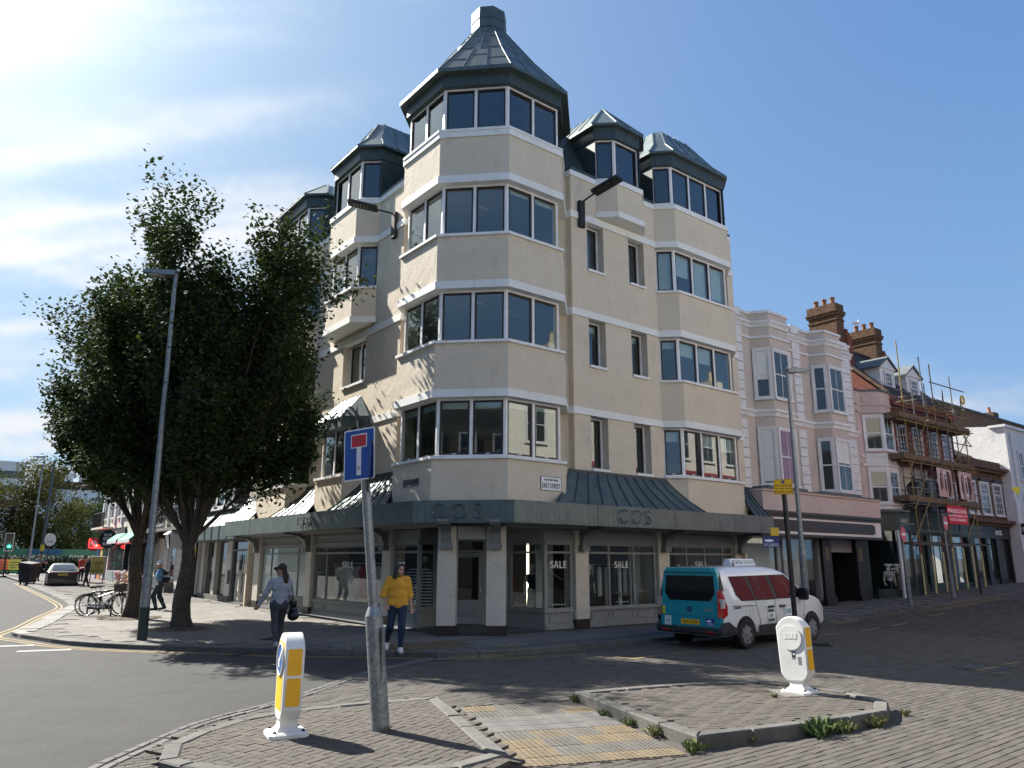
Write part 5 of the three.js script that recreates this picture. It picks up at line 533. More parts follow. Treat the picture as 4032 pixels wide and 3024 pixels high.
function person(label, x, y, z, ry, J, st2, group) { const t = T('person', label, 'person', x, y, z, ry, group), g = [], sc = J.s || 1; t.scale.setScalar(sc);
  const P = { pel: [0, .95, 0], wai: [0, 1.1, 0], che: [0, 1.32, .01], nec: [0, 1.49, -.01], hd: [0, 1.65, .02], ls: [.185, 1.42, 0], rs: [-.185, 1.42, 0], le: [.24, 1.14, -.02], re: [-.24, 1.14, -.02], lw: [.25, .9, .05], rw: [-.25, .9, .05], lh: [.095, .92, 0], rh: [-.095, .92, 0], lk: [.1, .5, .03], rk: [-.1, .5, .03], la: [.1, .09, 0], ra: [-.1, .09, 0], ...J }, th = P.thin || 1, hy = P.face || 0;
  const tors = [[[-.09, .97, 0], [.09, .97, 0], .105 * th, .105 * th], [[-.07, 1.13, 0], [.07, 1.13, 0], .104 * th, .104 * th], [[-.085, 1.3, .0], [.085, 1.3, .0], .105 * th, .105 * th], [P.pel, P.che, .112 * th, .115 * th], [[P.rs[0] * .8, P.rs[1], P.rs[2]], [P.ls[0] * .8, P.ls[1], P.ls[2]], .065, .065]];
  const ua = s => [[P[s + 's'], P[s + 'e'], .056, .044]], fa = s => [[P[s + 'e'], P[s + 'w'], .043, .028]], leg = s => [[P[s + 'h'], P[s + 'k'], .092 * th, .058], [P[s + 'k'], [mix(P[s + 'k'][0], P[s + 'a'][0], .35), mix(P[s + 'k'][1], P[s + 'a'][1], .35), mix(P[s + 'k'][2], P[s + 'a'][2], .35) - .015], .057, .055], [P[s + 'k'], P[s + 'a'], .055, .038]];
  const ft = s => { const a = P[s + 'a'], q = P[s + 'f'] || [a[0], a[1] - .06, a[2] + .17]; return [[[a[0], a[1] - .045, a[2] - .04], q, .04, .036], [[a[0], a[1] - .04, a[2]], a, .045, .04]]; };
  const body = blob([...tors, ...ua('l'), ...ua('r'), ...fa('l'), ...fa('r'), ...leg('l'), ...leg('r'), [P.nec, P.hd, .055, .05]], .016, .04);
  const c = Math.cos(hy), s = Math.sin(hy), h = (a, b, d) => [P.hd[0] + a * c + d * s, P.hd[1] + b, P.hd[2] - a * s + d * c]; // head frame turned by hy
  const head = blob([[h(0, .04, -.012), h(0, .045, -.03), .088, .088], [h(0, -.02, .02), h(0, -.075, .045), .066, .042], [h(-.03, -.045, .03), h(.03, -.045, .03), .04, .04], [h(0, .02, .085), h(0, -.025, .108), .012, .016], [h(0, -.06, .08), h(0, -.065, .082), .018, .016], [h(.03, .03, .072), h(-.03, .03, .072), .017, .017], [h(.084, 0, -.01), h(.086, -.03, -.008), .014, .012], [h(-.084, 0, -.01), h(-.086, -.03, -.008), .014, .012], [[P.nec[0], P.nec[1] + .04, P.nec[2]], h(0, -.02, -.02), .05, .05]], .0075, .018);
  const hands = ['l', 'r'].map(q => { const w = V(...P[q + 'w']), e = V(...P[q + 'e']), d = w.clone().sub(e); return blob(hand(P[q + 'w'], d.toArray(), P[q + 'c'] ?? .5, q === 'l' ? -1 : 1, P.palm || [0, 0, 1]), .0055, .008); });
  M('body', [body, head, ...hands], skinM(st2.skin || SK), t);
  for (const q of [-1, 1]) M('eye', sm(new THREE.SphereGeometry(.011, 8, 6)).translate(...h(q * .032, .012, .083)), Mt.black, t); M('mouth', rod(h(-.02, -.055, .094), h(.02, -.055, .094), .005, .005, 6), mat([.25, .09, .08], .7), t);
  const inf = (L, e) => L.map(b => [b[0], b[1], b[2] + e, b[3] + e]), ar = [...ua('l'), ...ua('r')], se = q => [P[q + 'e'], [0, 1, 2].map(i => mix(P[q + 'e'][i], P[q + 'w'][i], st2.sleeve ?? 0)), .044, .044 - .014 * (st2.sleeve ?? 0)];
  M('top', blob(inf([...tors, ...(st2.shortSleeve ? ['l', 'r'].map(q => [P[q + 's'], [0, 1, 2].map(i => mix(P[q + 's'][i], P[q + 'e'][i], st2.shortSleeve)), .058, .056]) : [...ar, se('l'), se('r')]), [[0, 1.42, -.01], [0, 1.47, -.012], .075, .062]], .014 + (st2.loose || 0)), .012, .035), st2.top, t);
  M('trousers', blob(inf([[[-.085, .97, 0], [.085, .97, 0], .108 * th, .108 * th], [[-.08, .9, -.01], [.08, .9, -.01], .11 * th, .11 * th], ...leg('l'), ...leg('r')], .014 + (st2.baggy || 0)), .012, .03), st2.bottom, t);
  for (const q of ['l', 'r']) M('shoe', blob(inf(ft(q), .012), .009, .02), st2.shoe, t);
  if (st2.hair) M('hair', blob(st2.hair(h), .01, .022), st2.hairM, t); if (st2.extra) st2.extra(t, h, P); return t; }
const denim = cloth([.018, .035, .075]), dk = cloth([.022, .022, .026]), canvas = mat([.62, .60, .56], .8);
person('man in yellow top and blue jeans walking past the shop corner', -3.2, .1, 1.92, -.42, { s: 1.02, face: .5, hd: [.02, 1.63, .05], rs: [-.19, 1.42, 0], re: [-.29, 1.13, -.05], rw: [-.23, .93, .05], rc: .8, le: [.25, 1.12, -.03], lw: [.28, .86, .06], lc: .7, rh: [-.09, .92, 0], lk: [.09, .5, .12], la: [.08, .09, .06], rk: [-.13, .52, -.02], ra: [-.17, .17, -.3], rf: [-.18, .06, -.15], lf: [.08, .03, .24] },
  { top: cloth([.72, .36, .035], { bumpScale: .02 }), bottom: denim, shoe: canvas, sleeve: .12, loose: .012, hairM: mat([.016, .012, .01], .7), hair: h => [[h(0, .08, -.02), h(0, .06, -.05), .09, .09], [h(.08, .04, -.02), h(.10, -.14, -.01), .035, .04], [h(-.08, .04, -.02), h(-.11, -.14, -.02), .045, .05], [h(0, 0, -.09), h(0, -.14, -.08), .07, .06], [h(.05, .1, .03), h(.085, .03, .05), .03, .025], [h(-.05, .1, .03), h(-.085, .02, .04), .03, .025]],
    extra: (t, h) => { M('sunglasses', [rod(h(-.075, .135, .05), h(-.015, .14, .055), .018, .018, 8), rod(h(.015, .14, .055), h(.075, .135, .05), .018, .018, 8), rod(h(-.015, .145, .055), h(.015, .145, .055), .006)], mat([.3, .3, .3], .2), t); M('neckband', put(sm(new THREE.TorusGeometry(.072, .009, 6, 20)).rotateX(1.35), new THREE.Matrix4().makeTranslation(0, 1.478, .012)), Mt.blackM, t); M('bracelet', put(sm(new THREE.TorusGeometry(.032, .006, 5, 14)).rotateX(1.5), new THREE.Matrix4().makeTranslation(.278, .885, .05)), mat([.3, .05, .04], .6), t); M('chest_label', B(-.15, -.09, 1.43, 1.445, .11, .125), mat([.5, .24, .03], .8), t); } });
person('woman in black cap and grey top walking away from the camera', -5.0, .1, -.05, 2.72 + .2, { s: .985, thin: .95, face: .95, le: [.30, 1.16, .02], lw: [.42, .93, .10], lc: .4, re: [-.24, 1.16, -.03], rw: [-.22, .98, .12], rc: .7, lk: [.07, .5, -.05], la: [.07, .16, -.36], lf: [.07, .05, -.22], rk: [-.07, .52, .14], ra: [-.06, .09, .12] },
  { skin: [.30, .17, .11], top: cloth([.30, .33, .37]), bottom: cloth([.050, .052, .06], { bumpScale: .004 }), shoe: mat([.25, .25, .25], .7), sleeve: .95, hairM: mat([.03, .018, .012], .8), hair: h => [[h(0, .0, -.07), h(0, -.12, -.12), .06, .055], [h(0, -.1, -.12), h(.0, -.24, -.13), .062, .045], [h(.03, -.12, -.12), h(.05, -.22, -.13), .045, .03], [h(-.03, -.1, -.12), h(-.06, -.2, -.12), .04, .03]],
    extra: (t, h) => { M('cap', [blob([[h(0, .075, -.015), h(0, .06, -.03), .094, .095], [h(0, .06, .05), h(0, .05, .15), .05, .035]], .009, .03)], Mt.blackM, t); M('sunglasses', [rod(h(-.07, .015, .085), h(.07, .015, .085), .022, .022, 8)], Mt.black, t); } });
{ const t = T('handbag', 'large black shoulder bag carried by the woman in grey', 'bag', -5.0, .1, -.05, 2.92); t.scale.setScalar(.985); M('bag_body', blob([[[-.31, .98, .02], [-.31, .70, .03], .06, .11], [[-.32, .70, -.19], [-.32, .68, .2], .09, .09], [[-.30, .95, -.09], [-.30, .95, .11], .05, .05]], .014, .07), mat([.012, .013, .018], .45), t); M('strap', [pipe([[-.30, 1.0, -.08], [-.23, 1.3, -.07], [-.17, 1.5, 0], [-.22, 1.3, .09], [-.30, 1.0, .09]], .014, 6)], Mt.black, t); M('buckle', put(sm(new THREE.TorusGeometry(.025, .006, 5, 12)), new THREE.Matrix4().makeTranslation(-.30, 1.02, -.08)), Mt.steel, t); }
person('man in pale hat and blue shirt walking with a backpack', -3.72, .1, -15.3, -2.05, { s: 1.0, face: .25, hd: [0, 1.62, .06], nec: [0, 1.49, .02], che: [0, 1.32, .03], re: [-.26, 1.13, .04], rw: [-.2, 1.0, .27], rc: .8, le: [.26, 1.13, .02], lw: [.2, 1.0, .25], lc: .8, lk: [.1, .52, .16], la: [.1, .1, .02], rk: [-.1, .5, -.02], ra: [-.1, .13, -.22], rf: [-.1, .04, -.06] },
  { top: cloth([.10, .26, .50]), bottom: cloth([.022, .04, .06]), shoe: Mt.blackM, shortSleeve: .8, baggy: .012, loose: .01, extra: (t, h, P) => { M('hat', [put(lathe([[0, .11], [.075, .105], [.085, .09], [.092, .0], [.15, -.012], [.15, -.004], [.09, .012]], 24), new THREE.Matrix4().makeTranslation(...h(0, .085, -.01)))], cloth([.42, .48, .54]), t); for (const s of ['l', 'r']) M('trouser_cuff', put(sm(new THREE.TorusGeometry(.058, .02, 6, 16)).rotateX(Math.PI / 2), new THREE.Matrix4().makeTranslation(P[s + 'a'][0], P[s + 'a'][1] + .1, P[s + 'a'][2] + (s === 'l' ? .03 : .04))), cloth([.22, .26, .3]), t); } });
{ const t = T('backpack', 'black backpack on the man in the pale hat', 'backpack', -3.72, .1, -15.3, -2.05); M('pack', blob([[[-.07, 1.36, -.2], [.07, 1.36, -.2], .085, .085], [[-.08, 1.1, -.22], [.08, 1.1, -.22], .12, .12], [[-.06, 1.14, -.3], [.06, 1.14, -.3], .07, .07]], .014, .06), mat([.012, .013, .016], .8), t); for (const s of [-1, 1]) M('shoulder_strap', pipe([[s * .1, 1.42, -.16], [s * .125, 1.52, 0], [s * .14, 1.38, .16], [s * .15, 1.15, .12], [s * .14, 1.05, -.1]], .018, 6), Mt.blackM, t);
  const n = T('newspaper_bundle', 'folded white papers held by the man in the hat', 'papers', -3.72, .1, -15.3, -2.05); M('papers', put(CB(-.02, .05, -.2, .16, -.12, .14, .01), new THREE.Matrix4().makeRotationX(.5).setPosition(.28, 1.08, .16)), mat([.62, .62, .6], .8), n); }
person('person in orange jumper and black trousers far down the pavement', -1.6, .1 + GH(0, -45), -45.2, .3, { s: .96, face: .3, re: [-.2, 1.14, .12], rw: [-.05, 1.2, .25] }, { top: cloth([.52, .07, .04]), bottom: dk, shoe: Mt.blackM, sleeve: .9, loose: .03, hairM: mat([.5, .42, .33], .8), hair: h => [[h(0, .07, -.02), h(0, .03, -.05), .09, .085]] }, 'people talking by the gold shop');
person('bald man in black T-shirt talking beside the gold shop sign', -2.6, .1 + GH(0, -37), -37.0, -1.9, { s: 1.0, re: [-.24, 1.16, .1], rw: [-.12, 1.12, .33], lw: [.2, 1.1, .3], le: [.24, 1.15, .08], la: [.1, .09, .1], ra: [-.1, .09, -.14] }, { top: cloth([.012, .013, .016]), bottom: dk, shoe: Mt.blackM, shortSleeve: .85, loose: .02 }, 'people talking by the gold shop');
person('person in grey top standing behind the dark bin', -4.0, .1 + GH(0, -47), -47.3, 2.6, { s: 1.0, re: [-.3, 1.25, .1], rw: [-.35, 1.2, .3] }, { top: cloth([.25, .27, .29]), bottom: dk, shoe: Mt.blackM, shortSleeve: .7, hairM: mat([.2, .16, .1], .8), hair: h => [[h(0, .07, -.02), h(0, .03, -.05), .09, .085]] });
// ---------- mannequins and garments in the shop ----------
function mannequin(label, x, z, ry, top, low, arms) { const t = T('mannequin', label, 'mannequin', x, .13, z, ry, 'shop mannequins'); const A = arms ? [[[.18, 1.4, 0], [.24, 1.12, 0], .045, .038], [[.24, 1.12, 0], [.24, .88, .05], .036, .024], [[-.18, 1.4, 0], [-.24, 1.12, 0], .045, .038], [[-.24, 1.12, 0], [-.24, .88, .05], .036, .024]] : []; M('body', blob([[[0, 1.66, 0], [0, 1.6, .01], .085, .06], [[0, 1.6, 0], [0, 1.4, 0], .04, .05], [[-.12, 1.4, 0], [.12, 1.4, 0], .06, .06], [[0, 1.3, 0], [0, 1.0, 0], .11, .1], [[.08, .95, 0], [.09, .1, 0], .08, .04], [[-.08, .95, 0], [-.09, .1, 0], .08, .04], ...A], .018, .04), mat([.55, .48, .38], .6), t); M('top', blob([[[-.11, 1.38, 0], [.11, 1.38, 0], .08, .08], [[-.05, 1.28, .02], [.05, 1.28, .02], .125, .125], [[0, 1.1, 0], [0, 1.0, 0], .125, .13]], .016, .05), top, t); M('skirt', blob([[[-.04, 1.0, 0], [.04, 1.0, 0], .12, .12], [[0, .95, 0], [0, .35, 0], .14, .2]], .018, .05), low, t); M('base', lathe([[0, .015], [.2, .012], [.2, 0]], 24), Mt.steel, t); }
const cream = cloth([.6, .57, .48]), crim = cloth([.32, .015, .03]), blk2 = cloth([.012, .012, .014]), wht = cloth([.6, .6, .58]);
mannequin('mannequin in black dress behind the window left of the taxi', 5.0, -.75, .3, blk2, blk2, 1); mannequin('mannequin in cream roll-neck behind the taxi', 8.3, -.7, -.5, cream, blk2, 0); mannequin('mannequin in gold top behind the taxi', 9.2, -.75, -.5, cloth([.5, .36, .16]), blk2, 0); mannequin('mannequin in black top and cream trousers beside the door', 2.95, -1.0, -.5, blk2, cream, 1);
function garment(label, x, z, m, w, h, ry, y = 1.72) { const t = T('hanging_garment', label, 'garment', x, y, z, ry, 'garments hanging in the shop windows'); const s = shp([[-w * .5, -.14], [-w * .28, 0], [-.06, .03], [.06, .03], [w * .28, 0], [w * .5, -.14], [w * .42, -.35], [w * .5, -h], [-w * .5, -h], [-w * .42, -.35]]); M('cloth', crease(extr(s, .05, .03), .8), m, t); M('hanger', [pipe([[0, .03, .03], [0, .1, .03], [.03, .13, .03], [.05, .1, .03]], .006, 5), rod([-w * .28, .0, .03], [w * .28, .0, .03], .008)], mat([.4, .28, .15], .6), t); }
const rowM = [wht, cream, blk2, crim, cloth([.4, .4, .38]), wht], nm = ['white', 'cream', 'black', 'crimson', 'pale grey', 'white'];
for (let i = 0; i < 9; i++) garment(`${nm[(i * 5 + 1) % 6]} garment hanging ${['first', 'second', 'third', 'fourth', 'fifth', 'sixth', 'seventh', 'eighth', 'ninth'][i]} from the left in the Castle Square window`, .75, -9.0 + i * .46, rowM[(i * 5 + 1) % 6], .42, .85 + .35 * ((i * 7) % 3) / 2, -1.2 + .25 * Math.sin(i * 2.3));
for (let i = 0; i < 5; i++) garment(`${nm[(i * 4) % 6]} garment hanging ${['first', 'second', 'third', 'fourth', 'fifth'][i]} from the left in the window left of the taxi`, 5.65 + i * .3, -1.0, rowM[(i * 4) % 6], .42, .8 + .3 * (i % 2), .7 + .2 * Math.sin(i));
const stripeT = tex(64, (u, v) => (v * 8 % 1) < .5 ? [.8, .8, .78] : [.02, .02, .025], true, .72); for (const [i, z] of [[0, -3.75], [1, -3.15]]) garment(i ? 'striped top hanging nearer the door' : 'striped top hanging behind the man in yellow', .6, z, mat([.75, .75, .74], .9, { map: stripeT }), .5, 1.1, -.9, 1.68);
garment('crimson dress hanging inside the entrance window', 2.75, -1.9, crim, .45, 1.2, .2, 1.5);
for (const [a, b, l] of [[[.75, 1.86, -9.5], [.75, 1.86, -4.9], 'steel clothes rail along the Castle Square window'], [[5.4, 1.86, -1.0], [7.1, 1.86, -1.0], 'steel clothes rail in the window left of the taxi']]) { const t = T('clothes_rail', l, 'clothes rail', (a[0] + b[0]) / 2, .13, (a[2] + b[2]) / 2); const d = [(b[0] - a[0]) / 2, (b[2] - a[2]) / 2]; M('rail', rod([-d[0], 1.73, -d[1]], [d[0], 1.73, d[1]], .014), Mt.steel, t); for (const s of [-1, 1]) { M('upright', rod([s * d[0], 0, s * d[1]], [s * d[0], 1.73, s * d[1]], .014), Mt.steel, t); } }
// ---------- right-hand street ----------
const gl2 = pm([.03, .036, .038], .04, { ior: 1.7 }), Wt = mat([.72, .72, .71], .55, { map: plainT });
const brickT = (a, b2, mo, sc) => { const t = tex(512, (u, v) => { const r = Math.floor(v * 32), x = (u * 12 + (r % 2) * .5) % 1, y = v * 32 % 1, j = sst(0, .06, x) * sst(1, .94, x) * sst(0, .16, y) * sst(1, .86, y), k = hsh(Math.floor(u * 12 + (r % 2) * .5) % 12, r), n = .8 + .4 * N(u, v, 32, 3); return [0, 1, 2].map(i => mix(mo[i], mix(a[i], b2[i], k) * n, j)); }, true, 2.7 * sc); return t; };
const redBrick = mat(0xffffff, .92, { map: brickT([.50, .22, .15], [.36, .15, .10], [.5, .42, .36], 1) }), brnBrick = mat(0xffffff, .92, { map: brickT([.40, .30, .22], [.25, .17, .13], [.42, .36, .3], 1) }), chimBrick = mat(0xffffff, .95, { map: brickT([.42, .30, .20], [.27, .18, .12], [.3, .26, .2], .8) });
const slate = mat([.045, .042, .042], .8, { map: stoneT }), tiles = mat([.055, .042, .038], .85, { map: farBrick }), creamP = mat([.56, .48, .42], .9, { map: stuccoT, ...bst }), pinkP = mat([.58, .46, .42], .9, { map: stuccoT, ...bst }), lead = mat([.19, .195, .2], .7, { map: zincT });
const greenD = mat([.012, .03, .027], .5), blkG = mat([.012, .012, .012], .45);
function sash(par, m, x0, x1, y0, y1, o = {}) { const c = o.c ?? .09, g = [B(x0 - c, x0, y0 - .02, y1 + c, .0, .06), B(x1, x1 + c, y0 - .02, y1 + c, 0, .06), B(x0, x1, y1, y1 + c, 0, .06), B(x0 - c * 1.3, x1 + c * 1.3, y0 - .1, y0 - .02, 0, .11)]; const w = M('window', g.map(q => put(q, m)), o.fm || Wt, par); const ym = o.split === false ? null : mix(y0, y1, o.mid ?? .5), fr = [B(x0, x0 + .045, y0 - .02, y1, .0, .035), B(x1 - .045, x1, y0 - .02, y1, 0, .035), B(x0 + .045, x1 - .045, y0 - .02, y0 + .05, 0, .035), B(x0 + .045, x1 - .045, y1 - .045, y1, 0, .035)]; if (ym) fr.push(B(x0 + .045, x1 - .045, ym - .025, ym + .025, 0, .04));
  for (let i = 1; i < (o.mx || 1); i++) { const x = mix(x0, x1, i / o.mx); fr.push(B(x - .014, x + .014, y0 + .05, y1 - .045, .001, .025)); } for (let i = 1; i < (o.my || 1); i++) { const y = mix(y0, y1, i / o.my); if (ym && Math.abs(y - ym) < .05) continue; fr.push(B(x0 + .045, x1 - .045, y - .014, y + .014, .002, .024)); }
  M('sash_frame', fr.map(q => put(q, m)), o.fm || Wt, w); M('glass', put(B(x0 + .03, x1 - .03, y0, y1 - .02, .004, .012), m), o.glass || gl2, w); if (o.blind) M('blind', put(B(x0 + .05, x1 - .05, mix(y0, y1, 1 - o.blind), y1 - .05, .0125, .0145), m), Mt.blind, w); }
{ // pink and cream double-bow building
  const b = T('bow_fronted_building', 'pale pink stucco building with two bowed bays and white quoins', 'building', 12, 0, 0); b.position.set(0, 0, 0); const W1 = [[13.2, 0], [13.62, .6], [14.9, .6], [15.35, 0]], W2 = [[17.4, 0], [17.72, .6], [19.0, .6], [19.45, 0]], path = [[11.9, 0], ...W1, ...W2, [20.95, 0]];
  M('wall', ribbon(path, 3.6, 11.45, -.3, 0), creamP, b); M('side_wall', [B(20.7, 20.94, .2, 11.4, -9, -.3), B(11.9, 12.1, .2, 11.4, -9, -.3)], creamP, b); M('roof', B(11.95, 20.9, 10.9, 11.0, -9, -.2), slate, b); M('back_wall', B(11.95, 20.9, .1, 10.9, -9.2, -9), creamP, b); M('upper_floor', B(12.15, 20.65, 3.0, 3.2, -8.9, -.4), Mt.ceil, b);
  const mo = (y0, y1, o) => M('moulding', ribbon(path, y0, y1, -.1, o), Wt, b); mo(11.452, 11.56, .06); mo(11.0, 11.06, .08); mo(11.062, 11.14, .14); mo(10.9, 10.998, .05); mo(10.44, 10.53, .07); mo(7.44, 7.5, .06); mo(7.502, 7.6, .12); mo(7.34, 7.438, .04);
  for (const [a, c] of [[12.02, 12.62], [16.1, 16.66], [20.1, 20.7]]) for (let y = 4.62; y < 11.4; y += .37) { if ((y > 7.1 && y < 7.55) || (y > 10.7 && y < 11.1)) continue; M('quoin', CB(a, c, y, y + .345, -.05, .055, .012), Wt, b); }
  [W1, W2].forEach((w, k) => { const f1 = frame(w[0], w[1]), f2 = frame(w[1], w[2]); for (const [y0, y1] of [[4.78, 6.85], [8.08, 9.95]]) { sash(b, f1, .14, f1.L - .1, y0, y1, { blind: (y0 > 7 && k === 0) ? .62 : y0 < 7 && k === 0 ? .95 : 0 }); sash(b, f2, .14, f2.L - .14, y0, y1, { mx: 2, blind: y0 < 7 && k === 1 ? .45 : 0, glass: y0 < 7 && k === 0 ? pm([.20, .03, .04], .04, { clearcoat: 1 }) : gl2 }); } });
  M('shop_parapet', [B(11.95, 20.4, 3.75, 4.42, -.1, .9), B(11.92, 20.44, 4.422, 4.5, -.1, .96)], pinkP, b); M('lead_cover', [B(11.92, 20.44, 4.502, 4.54, -.1, 1.0), B(16.4, 19.3, 4.542, 4.66, -.1, .75), B(12.6, 15.2, 4.542, 4.66, -.1, .75)], lead, b); M('shop_cornice', [B(11.92, 20.42, 3.64, 3.748, -.1, .98), B(11.95, 20.4, 3.54, 3.638, -.1, .9)], blkG, b);
  const fs = M('fascia', B(11.95, 20.38, 2.95, 3.538, .5, .86), mat([.7, .66, .62], .7), b); M('fascia_panel', [B(12.0, 19.7, 3.04, 3.46, .86, .88), B(19.7, 19.85, 3.08, 3.42, .86, .88)], blkG, fs); M('fascia_base', B(11.95, 20.38, 2.85, 2.948, -.1, .88), blkG, b);
  M('shop_window', B(12.05, 16.8, .5, 2.84, -.12, -.1), Mt.shopGlass, b); const cg = []; for (let i = 0; i < 40; i++) { const x = 12.1 + i * .117; cg.push(quad([x, .45, -.5 + .06 * (i % 2)], [x + .117, .45, -.5 + .06 * ((i + 1) % 2)], [x + .117, 2.84, -.5 + .06 * ((i + 1) % 2)], [x, 2.84, -.5 + .06 * (i % 2)])); } M('curtain', cg, mat([.50, .50, .49], .9), b); M('stall_riser', B(11.95, 17.0, .1, .5, -.3, .02), blkG, b); M('window_mullion', B(14.4, 14.46, .5, 2.84, -.13, -.05), Mt.greyD, b); M('window_mullion', B(16.78, 16.95, .5, 2.84, -.2, .0), Mt.greyD, b);
  for (const [a, c] of [[16.96, 17.6], [19.6, 20.3]]) { const p = M('pilaster', B(a, c, .2, 2.85, -.3, .12), blkG, b); M('plinth', B(a - .05, c + .05, .15, .62, -.3, .18), blkG, p); M('flute', [0, 1, 2].map(i => B(a + .2 + i * .09, a + .23 + i * .09, 2.0, 2.55, .12, .128)), mat([.3, .22, .1], .5), p); }
  M('door_recess', [B(17.6, 19.6, .12, 2.84, -1.8, -1.75), B(17.6, 17.62, .12, 2.84, -1.8, -.3), B(19.58, 19.6, .12, 2.84, -1.8, -.3)], blkG, b); M('door_panel', B(17.65, 18.35, .2, 2.3, -.9, -.85), mat([.42, .42, .41], .7), b); M('roller_shutter', [0, 1, 2, 3, 4, 5, 6].map(i => B(17.62, 19.58, 2.35 + i * .07, 2.41 + i * .07, -.12 - .01 * (i % 2), -.06)), mat([.3, .3, .3], .5), b); M('window_logo', extr(shp([[0, .42], [.16, 0], [0, -.42], [-.16, 0]]), .004).translate(15.7, 2.25, -.098), mat([.55, .42, .34], .6), b); M('shop_floor', B(12, 20.5, .1, .16, -3, -.2), Mt.floorD, b); M('end_pier', B(20.32, 20.9, .2, 3.6, -.4, -.02), greenD, b); }
{ // narrow pink bay building over the green shop
  const b = T('pink_bay_house', 'narrow pink house with white angled bay above a dark green shopfront', 'building'); const bay = [[21.45, 0], [22.05, .6], [23.0, .6], [23.55, .02]], path = [[20.97, 0], ...bay, [24.0, 0]]; M('wall', ribbon(path, 4.25, 9.5, -.3, 0), pinkP, b); M('parapet_cap', ribbon(path, 9.502, 9.6, -.35, .07), lead, b); M('roof', B(21, 23.95, 9.0, 9.1, -6, -.2), slate, b); M('rooms', B(21, 23.78, 3.4, 8.98, -6, -.35), creamP, b); M('back_wall', B(20.96, 23.9, .3, 3.38, -6.1, -6), creamP, b); M('side_wall', B(23.8, 23.98, 3.4, 9.4, -6, -.3), redBrick, b); M('shop_side', B(23.8, 23.98, .4, 3.38, -6, .2), greenD, b);
  for (const [y0, y1, o] of [[8.86, 8.93, .05], [8.5, 8.58, .08], [6.5, 6.58, .06], [6.1, 6.2, .08]]) M('moulding', ribbon(path, y0, y1, -.1, o), y0 < 7 ? Wt : pinkP, b); M('white_panel', ribbon(bay, 5.98, 6.68, -.1, .03), Wt, b); M('white_panel', ribbon(bay, 4.0, 4.42, -.1, .03), Wt, b);
  const f1 = frame(bay[0], bay[1]), f2 = frame(bay[1], bay[2]); for (const [y0, y1] of [[6.85, 8.32], [4.5, 5.88]]) { sash(b, f1, .1, f1.L - .06, y0, y1, { c: .1 }); sash(b, f2, .12, f2.L - .1, y0, y1, { mx: 2, c: .1 }); }
  M('shop_roof', [prism([[20.97, -.1], [20.97, .3], [21.3, .35], [22, .95], [23.05, .95], [23.7, .3], [24, .3], [24, -.1]], 4.1, 4.2)], lead, b); const sp = [[20.97, .2], [21.35, .2], [22.02, .85], [23.02, .85], [23.65, .2], [24, .2]]; M('fascia', ribbon(sp, 3.3, 4.098, -.2, 0), greenD, b); M('fascia_moulding', [ribbon(sp, 4.0, 4.05, -.1, .05), ribbon(sp, 3.28, 3.34, -.1, .05)], greenD, b);
  M('shop_lettering', put(txt('HOBBS', .17, .02, fontR, .62).translate(.5, 3.72, .003), frame([22.02, .85], [23.02, .85])), mat([.55, .45, .32], .5), b); M('stall_riser', ribbon(sp, .4, .85, -.2, 0), greenD, b); const pl = frame([21.35, .2], [22.02, .85]); M('shop_window', put(B(.03, pl.L - .03, .87, 3.28, -.03, -.02), pl), Mt.shopGlass, b); M('shop_window', B(22.06, 22.98, .87, 3.28, .8, .81), Mt.shopGlass, b); M('glazing_bar', [rod([22.03, .85, .83], [22.03, 3.3, .83], .03), rod([23.0, .85, .83], [23.0, 3.3, .83], .03)], greenD, b); M('column', rod([21.75, .5, .9], [21.75, 3.3, .9], .075, .07, 14), Wt, b); M('shop_interior', [B(21, 23.95, .45, 3.3, -2.2, -2.15), B(21, 23.95, .42, .46, -2.2, .1)], mat([.10, .095, .09], .9), b);
  M('window_lettering', [put(txt('COME RAIN', .09, .003, fontB, .62).translate(.48, 1.85, -.018), pl), put(txt('OR SHINE', .09, .003, fontB, .5).translate(.48, 1.68, -.018), pl)], wv, b); M('sun_symbol', put(sm(new THREE.TorusGeometry(.09, .012, 5, 18)).translate(.8, 1.66, -.016), pl), mat([.6, .45, .06], .6), b); M('gate', [...Array(8).keys()].map(i => rod([23.1 + i * .09, .5, .95], [23.1 + i * .09, 2.3, .95], .014)).concat([rod([23.08, 2.1, .95], [23.75, 2.1, .95], .02), rod([23.08, .6, .95], [23.75, .6, .95], .02), pipe([[23.1, 2.3, .95], [23.2, 2.6, .95], [23.42, 2.72, .95], [23.63, 2.6, .95], [23.73, 2.3, .95]], .02, 6)]), Mt.blackM, b);
  mannequin('mannequin in white lace in the green shop window', 21.9, .25, -.6, wht, dk, 1); mannequin('mannequin in long brown dress in the green shop window', 22.6, .3, -.4, cloth([.16, .12, .1]), cloth([.16, .12, .1]), 1); }
const scf = [];
